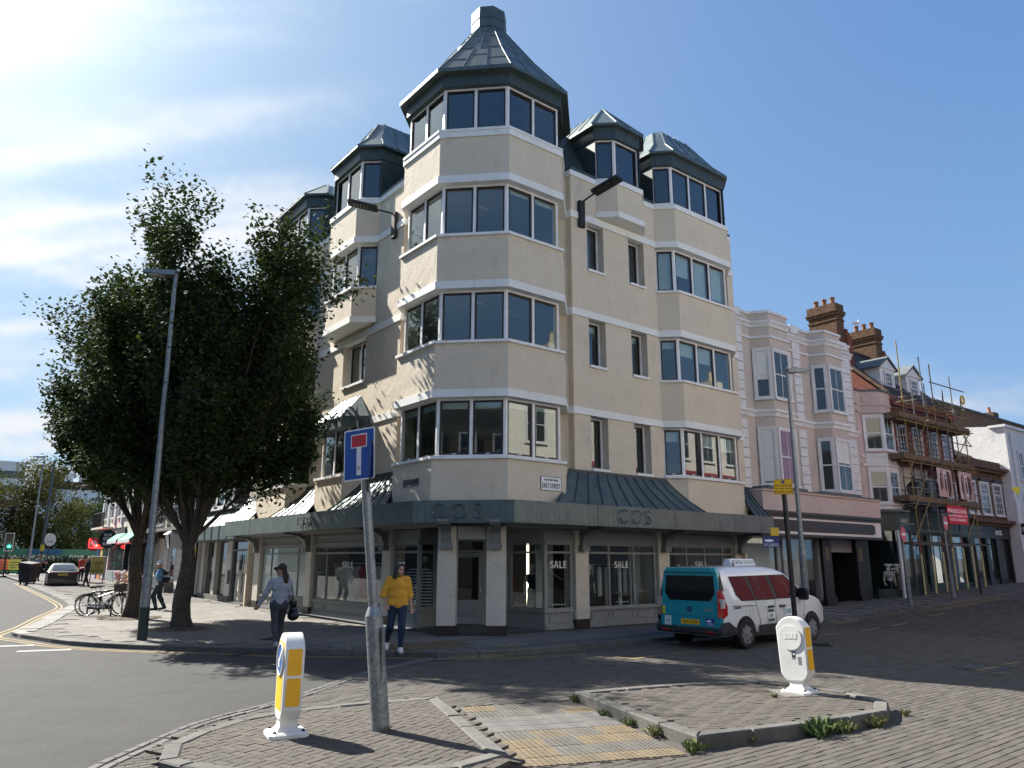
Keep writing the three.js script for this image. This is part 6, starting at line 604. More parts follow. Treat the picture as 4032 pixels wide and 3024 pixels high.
{ // red brick house with dormers and chimneys
  const b = T('red_brick_house', 'red brick house with white dormers behind the scaffolding', 'building'); M('wall', B(24.02, 31, 4.3, 9.7, -.3, 0), redBrick, b); M('rooms', B(24.35, 30.65, 3.3, 9.6, -7, -.35), brnBrick, b); M('back_wall', B(24.1, 30.9, .4, 3.28, -7.1, -2.05), brnBrick, b); M('gable_wall', extr(shp([[0, 9.7], [3.6, 13.2], [7.2, 9.7], [7.2, 4], [0, 4]]), .3).rotateY(Math.PI / 2).translate(24.02, 0, 0), redBrick, b); M('far_gable', extr(shp([[0, 9.7], [3.6, 13.2], [7.2, 9.7], [7.2, 4], [0, 4]]), .3).rotateY(Math.PI / 2).translate(30.7, 0, 0), redBrick, b); M('verge', beam([24.1, 9.85, .1], [24.1, 13.4, -3.6], .3, .14), brnBrick, b);
  M('roof', [quad([24.2, 9.75, .1], [31.05, 9.75, .1], [31.05, 13.35, -3.6], [24.2, 13.35, -3.6]), quad([24.2, 13.35, -3.6], [31.05, 13.35, -3.6], [31.05, 9.75, -7.3], [24.2, 9.75, -7.3])], tiles, b); M('ridge_tiles', [...Array(22).keys()].map(i => rod([24.25 + i * .31, 13.37, -3.6], [24.53 + i * .31, 13.37, -3.6], .09, .09, 6)), tiles, b); M('cornice', [B(24, 31, 9.2, 9.45, 0, .3), B(24, 31, 9.452, 9.74, 0, .2), B(24, 31, 8.75, 8.85, 0, .1)], redBrick, b);
  for (const [x, l] of [[25.3, 'left'], [28.1, 'right']]) { const d = M('dormer', [B(x, x + 1.5, 10.0, 11.45, -2.6, -.75)], Wt, b); M('dormer_roof', extr(shp([[-.2, 11.42], [.75, 12.0], [1.7, 11.42], [1.7, 11.5], [.75, 12.12], [-.2, 11.5]]), 2.4).translate(x, 0, -3.0), lead, d); M('dormer_pediment', extr(shp([[-.1, 11.45], [.75, 11.96], [1.6, 11.45]]), .1).translate(x, 0, -.78), Wt, d); sash(b, frame([x, -.74], [x + 1.5, -.74]), .42, 1.1, 10.35, 11.25, { mx: 3, my: 4, c: .07 }); }
  const stack = (x, z0, z1, y0, y1, lab) => { const c = M('chimney_stack', [B(x, x + .75, y0, y1 - .9, z0, z1), B(x - .04, x + .79, y1 - .9, y1 - .82, z0 - .04, z1 + .04), B(x, x + .75, y1 - .82, y1 - .6, z0, z1), B(x - .08, x + .83, y1 - .6, y1 - .46, z0 - .08, z1 + .08), B(x - .12, x + .87, y1 - .46, y1 - .4, z0 - .12, z1 + .12), B(x - .04, x + .79, y1 - .4, y1, z0 - .04, z1 + .04)], chimBrick, b); M('chimney_shoulder', [B(x + .752, x + 1.25, y0, y1 - 1.6, z0 + .5, z1 + .1), extr(shp([[0, 0], [.6, 0], [.3, .4]]), z1 - z0).translate(x + .72, y1 - 1.6, z0)], redBrick, c); for (let i = 0; i < 3; i++) M('chimney_pot', lathe([[.15, 0], [.13, .1], [.11, .3], [.14, .36], [.14, .42], [.1, .42]], 12).translate(x + .37, y1, mix(z0, z1, .2 + i * .3)), mat([.33, .16, .09], .9, { map: stoneT }), c); };
  stack(24.1, -3.6, -2.1, 11.5, 14.95); stack(30, -4.5, -3.0, 11.5, 15.0);
  const wf = frame([24, .0], [31, .0]); for (let i = 0; i < 4; i++) sash(b, wf, .7 + i * 1.65, 1.55 + i * 1.65, 6.75, 8.3, { mx: 3, my: 4 }); const bp = M('white_bay', ribbon([[24.4, 0], [24.8, .35], [26.6, .35], [27.0, 0]], 4.4, 6.3, -.2, 0), Wt, b); const f3 = frame([24.8, .36], [26.6, .36]); sash(b, f3, .1, .85, 4.75, 5.7, { mx: 4, my: 3, c: .05 }); sash(b, f3, .98, 1.7, 4.75, 5.7, { mx: 4, my: 3, c: .05 }); sash(b, wf, 3.3, 4.5, 4.5, 5.9, { mx: 4, my: 4 }); sash(b, wf, 5.2, 6.4, 4.5, 5.9, { mx: 4, my: 4 });
  M('shop_fascia', [B(24.02, 31, 3.2, 4.28, -.1, .3), B(24.02, 31, 4.282, 4.36, -.1, .4)], greenD, b); M('shop_lettering', txt('HOBBS', .17, .02, fontR, .6).translate(26.2, 3.75, .302), mat([.4, .34, .26], .5), b); for (const x of [24.05, 25.9, 28.2, 30.6]) M('pilaster', B(x, x + .35, .4, 3.2, -.2, .25), greenD, b); M('stall_riser', B(24.02, 31, .4, 1.0, -.2, .2), greenD, b); for (const [a, c] of [[24.4, 25.9], [26.25, 28.2], [28.55, 30.6]]) M('shop_window', B(a, c, 1.0, 3.2, .1, .11), Mt.shopGlass, b); M('shop_interior', [B(24, 31, .6, 3.2, -2, -1.95), B(24, 31, .6, .65, -2, .1)], mat([.07, .075, .075], .9), b); M('blue_door', B(28.6, 29.3, .7, 2.7, .112, .15), mat([.03, .07, .13], .5), b);
  mannequin('mannequin in dark dress behind the scaffold poles', 25.0, -.3, -.4, dk, cloth([.06, .08, .12]), 1); mannequin('mannequin with bare arms behind the scaffold poles', 27.2, -.3, -.6, cloth([.3, .22, .1]), dk, 1); }
{ const b = T('brown_brick_building', 'low brown brick building with tall white windows over a black shopfront', 'building'); M('wall', B(31.02, 36.6, 4.1, 7.1, -6, .1), brnBrick, b); M('cornice', [B(31.0, 36.75, 6.75, 6.9, .1, .35), B(31.0, 36.85, 6.902, 7.05, .1, .5), B(31, 36.6, 7.12, 7.45, -6, .12)], brnBrick, b); M('roof', [quad([30.9, 7.4, -.3], [36.6, 7.4, -.3], [36.6, 9.6, -4], [30.9, 9.6, -4])], tiles, b); const f = frame([31, .1], [36.6, .1]); for (const x of [.6, 2.35, 4.1]) sash(b, f, x, x + 1.05, 4.5, 6.15, { mx: 4, my: 5, mid: .66 }); for (const x of [.5, 2.25, 4.0]) M('window_hood', B(31 + x, 32.25 + x, 6.26, 6.4, .1, .25), plas, b); M('shop_cornice', [B(31, 36.8, 4.0, 4.18, -.1, .6), B(31, 36.7, 3.86, 3.998, -.1, .4)], brnBrick, b); M('fascia', B(31.02, 36.6, 3.2, 3.858, -.1, .25), blkG, b); M('fascia_lettering', txt('BOSS', .24, .03, fontB, .85).translate(34.6, 3.52, .252), Wt, b); for (const x of [31.1, 32.9, 34.3, 36.1]) M('pilaster', B(x, x + .4, .6, 3.2, -.2, .2), blkG, b); M('shop_window', B(31.5, 36.1, 1.1, 3.2, .04, .05), gl2, b); M('stall_riser', B(31.02, 36.6, .6, 1.1, -.1, .12), blkG, b);
  const s = T('hanging_sign', 'black projecting shop sign with white capital letters by the white building', 'shop sign', 36.5, 3.75, .7); M('panel', B(-.05, .05, -.3, .3, -.75, .75), Mt.black, s); M('lettering', txt('BOSS', .22, .01, fontB, 1.0).rotateY(-Math.PI / 2).translate(-.052, 0, 0), Wt, s); M('bracket', rod([0, .3, -.75], [0, .3, .4], .02), Mt.black, s); }
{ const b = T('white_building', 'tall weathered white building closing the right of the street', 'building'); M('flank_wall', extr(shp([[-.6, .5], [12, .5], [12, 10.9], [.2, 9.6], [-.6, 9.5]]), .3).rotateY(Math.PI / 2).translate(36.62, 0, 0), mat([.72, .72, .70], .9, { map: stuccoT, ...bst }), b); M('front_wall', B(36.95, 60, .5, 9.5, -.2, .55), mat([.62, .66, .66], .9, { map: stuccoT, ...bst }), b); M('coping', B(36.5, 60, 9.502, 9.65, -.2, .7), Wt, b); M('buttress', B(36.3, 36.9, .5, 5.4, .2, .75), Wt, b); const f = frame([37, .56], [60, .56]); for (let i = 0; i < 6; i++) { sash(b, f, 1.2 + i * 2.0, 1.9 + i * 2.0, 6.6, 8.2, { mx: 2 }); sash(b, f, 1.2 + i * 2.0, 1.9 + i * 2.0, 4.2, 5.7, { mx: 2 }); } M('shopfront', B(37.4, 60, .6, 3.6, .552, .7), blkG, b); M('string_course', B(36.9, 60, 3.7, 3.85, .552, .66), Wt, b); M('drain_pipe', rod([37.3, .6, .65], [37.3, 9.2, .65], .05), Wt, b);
  const c = T('far_brick_building', 'far brown brick building rising behind the white one', 'building'); M('wall', B(42, 64, .5, 12.6, -12, -5), brnBrick, c); M('coping', B(41.9, 64.1, 12.602, 12.75, -12.1, -4.9), plas, c); M('chimney', B(58, 59, 12.7, 14.2, -8, -7), brnBrick, c); M('chimney_pot', lathe([[.15, 0], [.12, .4], [.15, .5]], 10).translate(58.5, 14.2, -7.5), mat([.33, .16, .09], .9), c); }
// ---------- scaffolding ----------
{ const t = T('scaffolding', 'tube scaffolding with timber decks in front of the brick house', 'scaffolding'); const gt = mat([.20, .195, .18], .55, { metalness: .5, map: metT }), rust = mat([.30, .22, .07], .7, { map: metT }), wood = [[.20, .135, .08], [.17, .115, .07], [.23, .16, .10]].map(c => mat(c, .9, { map: stoneT })), sleeve = mat([.5, .46, .22], .8), r = rng(66);
  const X0 = [22.9, 23.95, 25.05, 26.1, 27.25, 28.25, 29.3], tops = [11.9, 9.8, 11.5, 11.3, 10.2, 11.0, 10.0]; X0.forEach((x, i) => { const g0 = .1 + GH(x, 1.2); M('standard', rod([x, g0, 1.25], [x - .03, tops[i], 1.25], .028, .028, 7), i % 3 ? gt : rust, t); M('standard', rod([x, g0, .42], [x, tops[(i + 3) % 7] - 1.2, .42], .028, .028, 7), gt, t); M('foam_sleeve', rod([x, g0 + .05, 1.25], [x - .01, g0 + 1.7 + .3 * r(), 1.25], .046, .046, 8), sleeve, t); if (i % 2 === 0) M('warning_tape', [0, 1, 2, 3].map(k => rod([x, g0 + 1.95 + k * .1, 1.25], [x, g0 + 2.0 + k * .1, 1.25], .034, .034, 8)), mat([.6, .05, .06], .7), t); });
  for (const [y, a, c] of [[2.75, 22.2, 30], [3.3, 22.6, 30], [4.45, 22.3, 29.8], [5.15, 22.6, 29.6], [5.75, 22.6, 29.6], [6.3, 22, 29.8], [7.1, 22.4, 29.6], [7.6, 22.6, 29.8], [8.15, 22, 29.8], [9.0, 22.2, 29.6], [9.5, 22.2, 29.6]]) { M('ledger', rod([a, y, 1.29], [c, y + .03, 1.29], .025, .025, 7), r() > .6 ? rust : gt, t); M('ledger', rod([a + .3, y, .46], [c, y, .46], .025, .025, 7), gt, t); }
  for (const y of [2.75, 4.45, 6.3, 8.15, 9.2]) X0.forEach((x, i) => M('transom', rod([x + .05, y + .06, .15], [x + .05, y + .06, 1.6 + .25 * r()], .025, .025, 7), r() > .5 ? rust : gt, t));
  for (const y of [4.55, 6.4, 8.25]) { for (let k = 0; k < 4; k++) for (let s = 0; s < 2; s++) M('deck_board', B(22.3 + s * 3.7, 25.98 + s * 3.7, y, y + .04, .42 + k * .225, .63 + k * .225), wood[(k + s) % 3], t); for (let s = 0; s < 2; s++) M('toe_board', B(22.2 + s * 3.75, 25.9 + s * 3.75, y + .042, y + .26, 1.3, 1.34), wood[s], t); M('toe_board', B(22.2, 22.24, y + .042, y + .26, .4, 1.29), wood[2], t); }
  for (const [a, c] of [[[22.3, 2.9, 1.36], [24.6, 5.1, 1.36]], [[22.6, 5.9, 1.36], [25.2, 8.9, 1.36]], [[27.6, 3.0, 1.36], [29.5, 4.7, 1.36]], [[27.2, 6.5, 1.36], [29.7, 8.4, 1.36]], [[25.9, 9.6, 1.36], [29.6, 7.6, 1.36]], [[22.6, 4.2, 1.36], [24.0, 5.7, 1.36]]]) M('brace', rod(a, c, .025, .025, 7), rust, t);
  M('hoist_beam', rod([25.9, 10.4, 1.25], [29.8, 10.45, 1.25], .03, .03, 7), gt, t); M('hoist_wheel', put(sm(new THREE.TorusGeometry(.2, .05, 8, 24)), new THREE.Matrix4().makeTranslation(29.55, 10.0, 1.25)), mat([.65, .45, .05], .5), t); M('hoist_rope', [rod([29.4, 9.9, 1.25], [28.6, 9.0, 1.25], .012, .012, 5), rod([29.7, 9.9, 1.25], [28.7, 8.9, 1.25], .012, .012, 5)], Mt.blackM, t);
  const bn = T('banner', 'red banner with white lettering hanging on the scaffold', 'banner', 26.65, 4.1, 1.42); const tx = canv(512, 340, (x, w, h) => { x.fillStyle = '#c02438'; x.fillRect(0, 0, w, h); lines(x, w, [['PAVILION', 92, 104], ['SCAFFOLDING LTD', 186, 58], ['01273 604602', 262, 68]], '#efe6e6'); }); M('cloth', crease(quad([-1.1, -.42, 0], [1.1, -.42, .03], [1.08, .42, 0], [-1.1, .42, .02]), .5), mat([.5, .03, .06], .8), bn); M('print', plate(2.16, .8, .034), print(tx, .8), bn);
  for (const [x, s, l] of [[25.9, 3, 'left pale poster sheet tied to the scaffold'], [28.2, 9, 'right pale poster sheet tied to the scaffold']]) { const p = T('poster_sheet', l, 'poster', x, 5.55, 1.4, .05, 'poster sheets on the scaffold'); const tx2 = canv(256, 256, (c, w, h) => { const q = rng(s); c.fillStyle = '#b59a90'; c.fillRect(0, 0, w, h); for (let i = 0; i < 5; i++) { c.fillStyle = ['#c8b2ac', '#8d6d62', '#d9cdca', '#4a3a3a', '#a78478'][i]; c.fillRect(i * 52 + q() * 10, q() * 40, 34 + q() * 22, 150 + q() * 90); } c.fillStyle = '#2c2426'; for (let i = 0; i < 3; i++) { c.beginPath(); c.ellipse(50 + i * 80, 140, 16, 66, 0, 0, 7); c.fill(); c.beginPath(); c.arc(50 + i * 80, 62, 13, 0, 7); c.fill(); } }); M('cloth', plate(1.75, 1.3, .0), print(tx2, .85), p); M('backing', B(-.88, .88, -.66, .66, -.012, -.004), mat([.5, .46, .44], .9), p); } }
// wall lanterns, bunting, gull
function lantern(label, x, y, z, s = 1) { const t = T('wall_lantern', label, 'lantern', x, y, z, 0, 'black wall lanterns'); t.scale.setScalar(s); M('cage', [loft([[[-.12, 0, -.12], [.12, 0, -.12], [.12, 0, .12], [-.12, 0, .12]], [[-.2, .5, -.2], [.2, .5, -.2], [.2, .5, .2], [-.2, .5, .2]]], true)], pm([.15, .17, .16], .1, { transmission: .4, thickness: 0 }), t); M('frame', [[-1, -1], [1, -1], [1, 1], [-1, 1]].map(([a, b]) => rod([a * .12, 0, b * .12], [a * .2, .5, b * .2], .016, .016, 5)).concat([lathe([[.29, .5], [.2, .62], [.08, .72], [.06, .8], [.1, .84], [.02, .98]], 4).rotateY(.785), lathe([[.03, -.22], [.05, -.1], [.17, 0]], 4).rotateY(.785)]), Mt.black, t); M('bracket', [pipe([[0, -.2, 0], [0, -.35, -.2], [0, -.25, -.6]], .02, 6)], Mt.black, t); return t; }
lantern('black wall lantern beside the pink bay', 23.85, 4.75, .85, 1.1); lantern('black wall lantern on the white building at far right', 38.6, 4.35, 1.5, 1.2);
{ const cs = [[.62, .6, .05], [.1, .45, .55], [.62, .06, .15], [.75, .55, .02], [.1, .35, .6]], nm2 = ['lime yellow', 'blue', 'red', 'yellow', 'teal']; for (let i = 0; i < 5; i++) { const x = 31.2 + i * 1.15, y = 5.6 + .06 * i, z = 2.5 + i * .5; const o = M('bunting_flag', extr(shp([[-.24, 0], [.24, 0], [.02, -.42]]), .008), mat(cs[i], .8)); o.position.set(x, y, z); o.rotation.y = -.7; o.rotation.z = .05; tag(o, nm2[i] + ' triangular bunting flag over the street', 'flag', 'bunting flags'); } const s = M('bunting_string', pipe([[29.6, 5.7, 1.4], [31.2, 5.62, 2.5], [33.5, 5.72, 3.5], [35.8, 5.86, 4.5], [42, 6.6, 7.5]], .01, 5), Wt); tag(s, 'thin bunting string across the right-hand street', 'string');
  const g = T('seagull', 'white seagull perched on the far chimney pot', 'seagull', 30.37, 15.42, -4.2, .5); M('body', blob([[[0, .2, -.1], [0, .2, .12], .06, .09], [[0, .22, -.1], [0, .24, -.28], .045, .015], [[0, .26, .14], [0, .36, .2], .045, .045], [[0, .36, .2], [0, .35, .27], .02, .01], [[.03, .14, 0], [.03, 0, 0], .01, .01], [[-.03, .14, 0], [-.03, 0, 0], .01, .01]], .014, .03), mat([.72, .72, .72], .8), g); for (const s2 of [-1, 1]) M('wing', blob([[[s2 * .07, .24, .06], [s2 * .06, .22, -.22], .04, .015]], .012, .02), mat([.35, .36, .38], .8), g); }
// ---------- left-hand street ----------
const creamL = mat([.62, .585, .50], .9, { map: stuccoT, ...bst }), navy = mat([.02, .028, .04], .5);
function onL(z) { return frame([.3, z], [.3, z + 1]); }   // facade frame on x = .3, local x runs towards the camera
{ const b = T('grey_awning_shop', 'shop with grey metal awning and white bay windows left of the corner building', 'building'); const Z0 = -24.1, Z1 = -16.12, m = frame([.3, Z0], [.3, Z1]), A = (n, x0, x1, y0, y1, z0, z1, mt) => M(n, put(B(x0, x1, y0, y1, z0, z1), m), mt, b);
  M('wall', put(B(0, 7.9, 2.9, 10.8, -.4, 0), m), creamL, b); M('body', B(.72, 8, .2, 10.7, -24, -16.2), creamL, b); A('parapet', 0, 7.9, 10.802, 11.0, -.45, .12, Wt);
  for (const [a, c] of [[0, .5], [2.0, 2.35], [3.9, 4.3], [4.3, 4.62], [6.75, 7.9]]) A('stone_pier', a, c, .35, 2.86, -.35, 0, Mt.marble); A('plinth', 0, 4.6, .1, .349, -.35, .03, Mt.stone); A('plinth', 6.8, 7.9, .1, .349, -.35, .02, Mt.plinth); A('shop_window', 2.4, 3.85, .4, 2.8, -.2, -.18, gl2); A('shop_window', .55, 1.95, .4, 2.8, -.2, -.18, gl2);
  A('door_frame', 4.66, 4.74, .12, 2.85, -.2, -.02, Mt.greyD); A('door_frame', 6.66, 6.74, .12, 2.85, -.2, -.02, Mt.greyD); A('door_frame', 4.742, 6.658, 2.36, 2.44, -.2, -.02, Mt.greyD); A('glass_door', 4.76, 5.68, .14, 2.35, -.14, -.12, gl2); A('glass_door', 5.72, 6.64, .14, 2.35, -.14, -.12, gl2); A('fanlight', 4.742, 6.658, 2.45, 2.84, -.14, -.12, gl2); M('door_pull', [put(rod([5.6, .5, -.06], [5.6, 2.2, -.06], .02), m), put(rod([5.8, .5, -.06], [5.8, 2.2, -.06], .02), m)], Mt.steel, b); A('key_pad', 4.36, 4.56, .9, 1.5, 0, .05, Mt.black);
  const lo = [[.25, 2.85, .02], [.3, 2.85, .95], [7.6, 2.85, .95], [7.65, 2.85, .02]], mi = lo.map(p => [p[0], 3.45, p[2]]), hi = [[.8, 4.25, .02], [.9, 4.25, .3], [7.1, 4.25, .3], [7.2, 4.25, .02]]; const aw = M('awning_roof', [loft([lo, mi, hi], false, false), B(.3, 7.6, 2.82, 2.848, 0, .93)].map(g => put(g, m)), Mt.zinc, b); const sg = []; for (let i = 0; i <= 7; i++) { const t = i / 7, l = R3 => R3[1].map((v, k) => mix(v, R3[2][k], t)); sg.push(put(beam(l(lo), l(mi), .04, .05), m), put(beam(l(mi), l(hi), .04, .05), m)); } M('roof_seams', sg, Mt.zincD, aw);
  const bay = [[.3, -23.3], [-.3, -22.7], [-.3, -18.2], [.3, -17.6]]; for (const [y0, y1] of [[4.3, 6.5], [7.2, 9.2]]) { winRun(bay, y0 + .06, y1, [1, 4, 1], { sb: 0, parent: b, mw: .16, sill: false, glass: gl2 }); M('bay_band', ribbon(bay, y1, y1 + .5, -.3, .06), Wt, b); M('bay_floor', prism([...bay, [.4, -17.6], [.4, -23.3]], y0 - .06, y0 + .055), Wt, b); }
  const t = T('tote_banner', 'giant pale fabric tote bag sign beside the glass shop door', 'banner', -.02, .25, -17.3, -Math.PI / 2 - .25); M('bag', crease(loft([[[-.42, .1, 0], [.42, .0, .02], [.42, .0, -.06], [-.42, .1, -.06]], [[-.34, 1.15, .04], [.36, 1.3, .05], [.36, 1.3, -.06], [-.34, 1.15, -.06]]]), .6), mat([.5, .5, .46], .9, { map: clothT }), t); M('handle', pipe([[-.1, 1.2, 0], [.0, 1.5, 0], [.15, 1.72, 0], [.2, 1.5, 0], [.25, 1.25, 0]], .025, 6), mat([.03, .10, .13], .8), t); M('lettering', txt('ARK', .24, .006, fontB, .6).rotateZ(.08).translate(.05, .28, .03), Mt.black, t); }
{ const b = T('regency_house', 'cream stucco house with iron balcony and dark front door', 'building'); const Z0 = -34.4, m = frame([.3, Z0], [.3, -24.14]), A = (n, x0, x1, y0, y1, z0, z1, mt, p = b) => M(n, put(B(x0, x1, y0, y1, z0, z1), m), mt, p);
  A('wall', 0, 10.2, 3.4, 11.5, -.4, 0, creamL); M('body', B(.75, 8, .2, 11.4, Z0, -24.2), creamL, b); A('parapet', 0, 10.2, 11.502, 11.8, -.5, .2, creamL); A('cornice', 0, 10.2, 10.9, 11.1, .0, .25, Wt);
  for (const [x0, x1] of [[3.4, 4.3], [6.1, 7.2], [9.2, 10.2]]) for (let y = .25; y < 3.3; y += .38) A('rusticated_block', x0, x1, y + .012, y + .37, -.35, .1, creamL); A('door_wall', 7.2, 9.2, .2, 3.4, -.6, -.35, creamL); const d = M('front_door', put(B(7.7, 8.8, .55, 2.75, -.35, -.28), m), navy, b); M('brass_knob', put(sm(new THREE.SphereGeometry(.05, 10, 8)).translate(8.25, 1.5, -.25), m), mat([.6, .45, .15], .3, { metalness: .8 }), d); M('door_panel', [[7.8, 8.2], [8.3, 8.7]].flatMap(([a, c]) => [[.7, 1.3], [1.6, 2.6]].map(([e, f]) => put(B(a, c, e, f, -.28, -.265), m))), navy, d); for (let i = 0; i < 3; i++) A('door_step', 7.4, 9.0, .1 + i * .15, .25 + i * .15, -.4, .55 - i * .25, Mt.stone); A('door_jamb', 7.25, 7.6, .2, 3.2, -.34, .08, mat([.16, .11, .10], .7)); A('door_jamb', 8.9, 9.2, .2, 3.2, -.34, .08, mat([.16, .11, .10], .7)); sash(b, m, 4.7, 5.7, 1.0, 2.9, {}); A('window_wall', 4.3, 6.1, .2, 3.4, -.4, -.01, creamL); A('stone_bench', 4.4, 6.0, .12, .8, .1, .55, Mt.stone);
  A('balcony_slab', .3, 10, 3.5, 3.66, .0, .95, Mt.stone); for (const x of [1, 4, 7, 9.6]) A('balcony_bracket', x, x + .25, 3.15, 3.5, .0, .7, Mt.blackM); const rl = [rod([.3, 4.7, .9], [10, 4.7, .9], .025), rod([.3, 3.85, .9], [10, 3.85, .9], .02)]; for (let i = 0; i < 34; i++) { const x = .35 + i * .29; rl.push(rod([x, 3.68, .9], [x, 4.86, .9], .015, .012, 5), rod([x, 3.9, .9], [x + .29, 4.65, .9], .01, .01, 4), rod([x + .29, 3.9, .9], [x, 4.65, .9], .01, .01, 4)); } M('balcony_railing', rl.map(g => put(g, m)), Mt.blackM, b);
  for (const x of [1.2, 4.4, 7.6]) { sash(b, m, x, x + 1.1, 4.0, 6.6, { mx: 3, my: 4 }); sash(b, m, x, x + 1.1, 7.9, 9.9, { mx: 3, my: 4 }); } for (const x of [.3, 3.2, 6.3, 9.4]) A('giant_pilaster', x, x + .45, 3.7, 10.88, 0, .14, creamL);
  const ln = T('hanging_lantern', 'white glazed lantern with pale roof hanging from the house', 'lantern', -.35, 2.55, -26.8, -Math.PI / 2); M('panes', loft([[[-.3, 0, -.3], [.3, 0, -.3], [.3, 0, .3], [-.3, 0, .3]], [[-.42, .72, -.42], [.42, .72, -.42], [.42, .72, .42], [-.42, .72, .42]]]), mat([.55, .56, .54], .4), ln); M('frame', [[-1, -1], [1, -1], [1, 1], [-1, 1]].map(([a, c]) => rod([a * .3, 0, c * .3], [a * .42, .72, c * .42], .03, .03, 5)), Mt.blackM, ln); M('roof', loft([[[-.5, .72, -.5], [.5, .72, -.5], [.5, .72, .5], [-.5, .72, .5]], [[-.12, 1.05, -.12], [.12, 1.05, -.12], [.12, 1.05, .12], [-.12, 1.05, .12]]]), mat([.6, .58, .52], .7), ln); M('hook', rod([0, 1.05, 0], [0, 1.35, 0], .02), Mt.blackM, ln);
  const pl = T('downpipe_signs', 'dark drainpipe with small yellow notice beside the front door', 'drainpipe', .1, .1, -24.3); M('pipe', rod([0, 0, 0], [0, 3.0, 0], .06), Mt.blackM, pl); M('notice', B(-.08, -.07, 2.0, 2.5, -.12, .12), mat([.65, .42, .05], .6), pl); }
{ const b = T('florist_shop', 'dark florist shopfront under a small green awning', 'building'); const m = frame([.3, -41.6], [.3, -34.44]), A = (n, x0, x1, y0, y1, z0, z1, mt) => M(n, put(B(x0, x1, y0, y1, z0, z1), m), mt, b); A('wall', 0, 7.1, 3.5, 10.2, -.4, 0, creamL); M('body', B(.75, 8, .3, 10.1, -41.5, -34.5), creamL, b); A('fascia', 0, 7.1, 3.0, 3.5, -.3, .1, navy); A('shop_window', .3, 4.2, .8, 3.0, -.25, -.2, gl2); A('stall_riser', .2, 4.3, .2, .8, -.25, .0, navy); A('dark_doorway', 4.4, 6.9, .2, 3.0, -.9, -.85, Mt.black); for (const x of [0, 4.2, 6.9]) A('pilaster', x, x + .2, .2, 3.0, -.25, .05, navy);
  for (const [x0, x1] of [[.4, 3.2], [3.7, 6.9]]) { M('awning', put(crease(loft([[[x0, 3.75, 0], [x0, 3.66, .7], [x0, 3.2, 1.25]], [[x1, 3.75, 0], [x1, 3.66, .7], [x1, 3.2, 1.25]]], false, false), .4), m), mat([.02, .26, .15], .8), b); A('awning_valance', x0, x1, 3.0, 3.2, 1.23, 1.25, Wt); } for (const x of [.8, 3.0, 5.2]) { sash(b, m, x, x + 1, 4.6, 6.7, { mx: 2 }); sash(b, m, x, x + 1, 7.8, 9.3, { mx: 2 }); }
  const r = rng(55), cl = [[.55, .2, .22], [.6, .35, .3], [.6, .5, .2], [.5, .42, .4]]; for (let i = 0; i < 6; i++) { const f = T('flower_bucket', ['first', 'second', 'third', 'fourth', 'fifth', 'sixth'][i] + ' flower box from the near end outside the florist', 'flowers', -1.0 - .25 * (i % 2), .1 + GH(0, -32), -30.2 - i * .8, 0, 'flower boxes outside the florist'); M('box', CB(-.3, .3, 0, .42, -.3, .3, .01), mat([.34, .25, .15], .9), f); const fl = []; for (let k = 0; k < 26; k++) fl.push(sm(new THREE.IcosahedronGeometry(.07 + .05 * r(), 1)).translate((r() - .5) * .55, .5 + r() * .5, (r() - .5) * .55)); M('blooms', fl, mat(cl[i % 4], .8), f).userData.kind = 'stuff'; } }
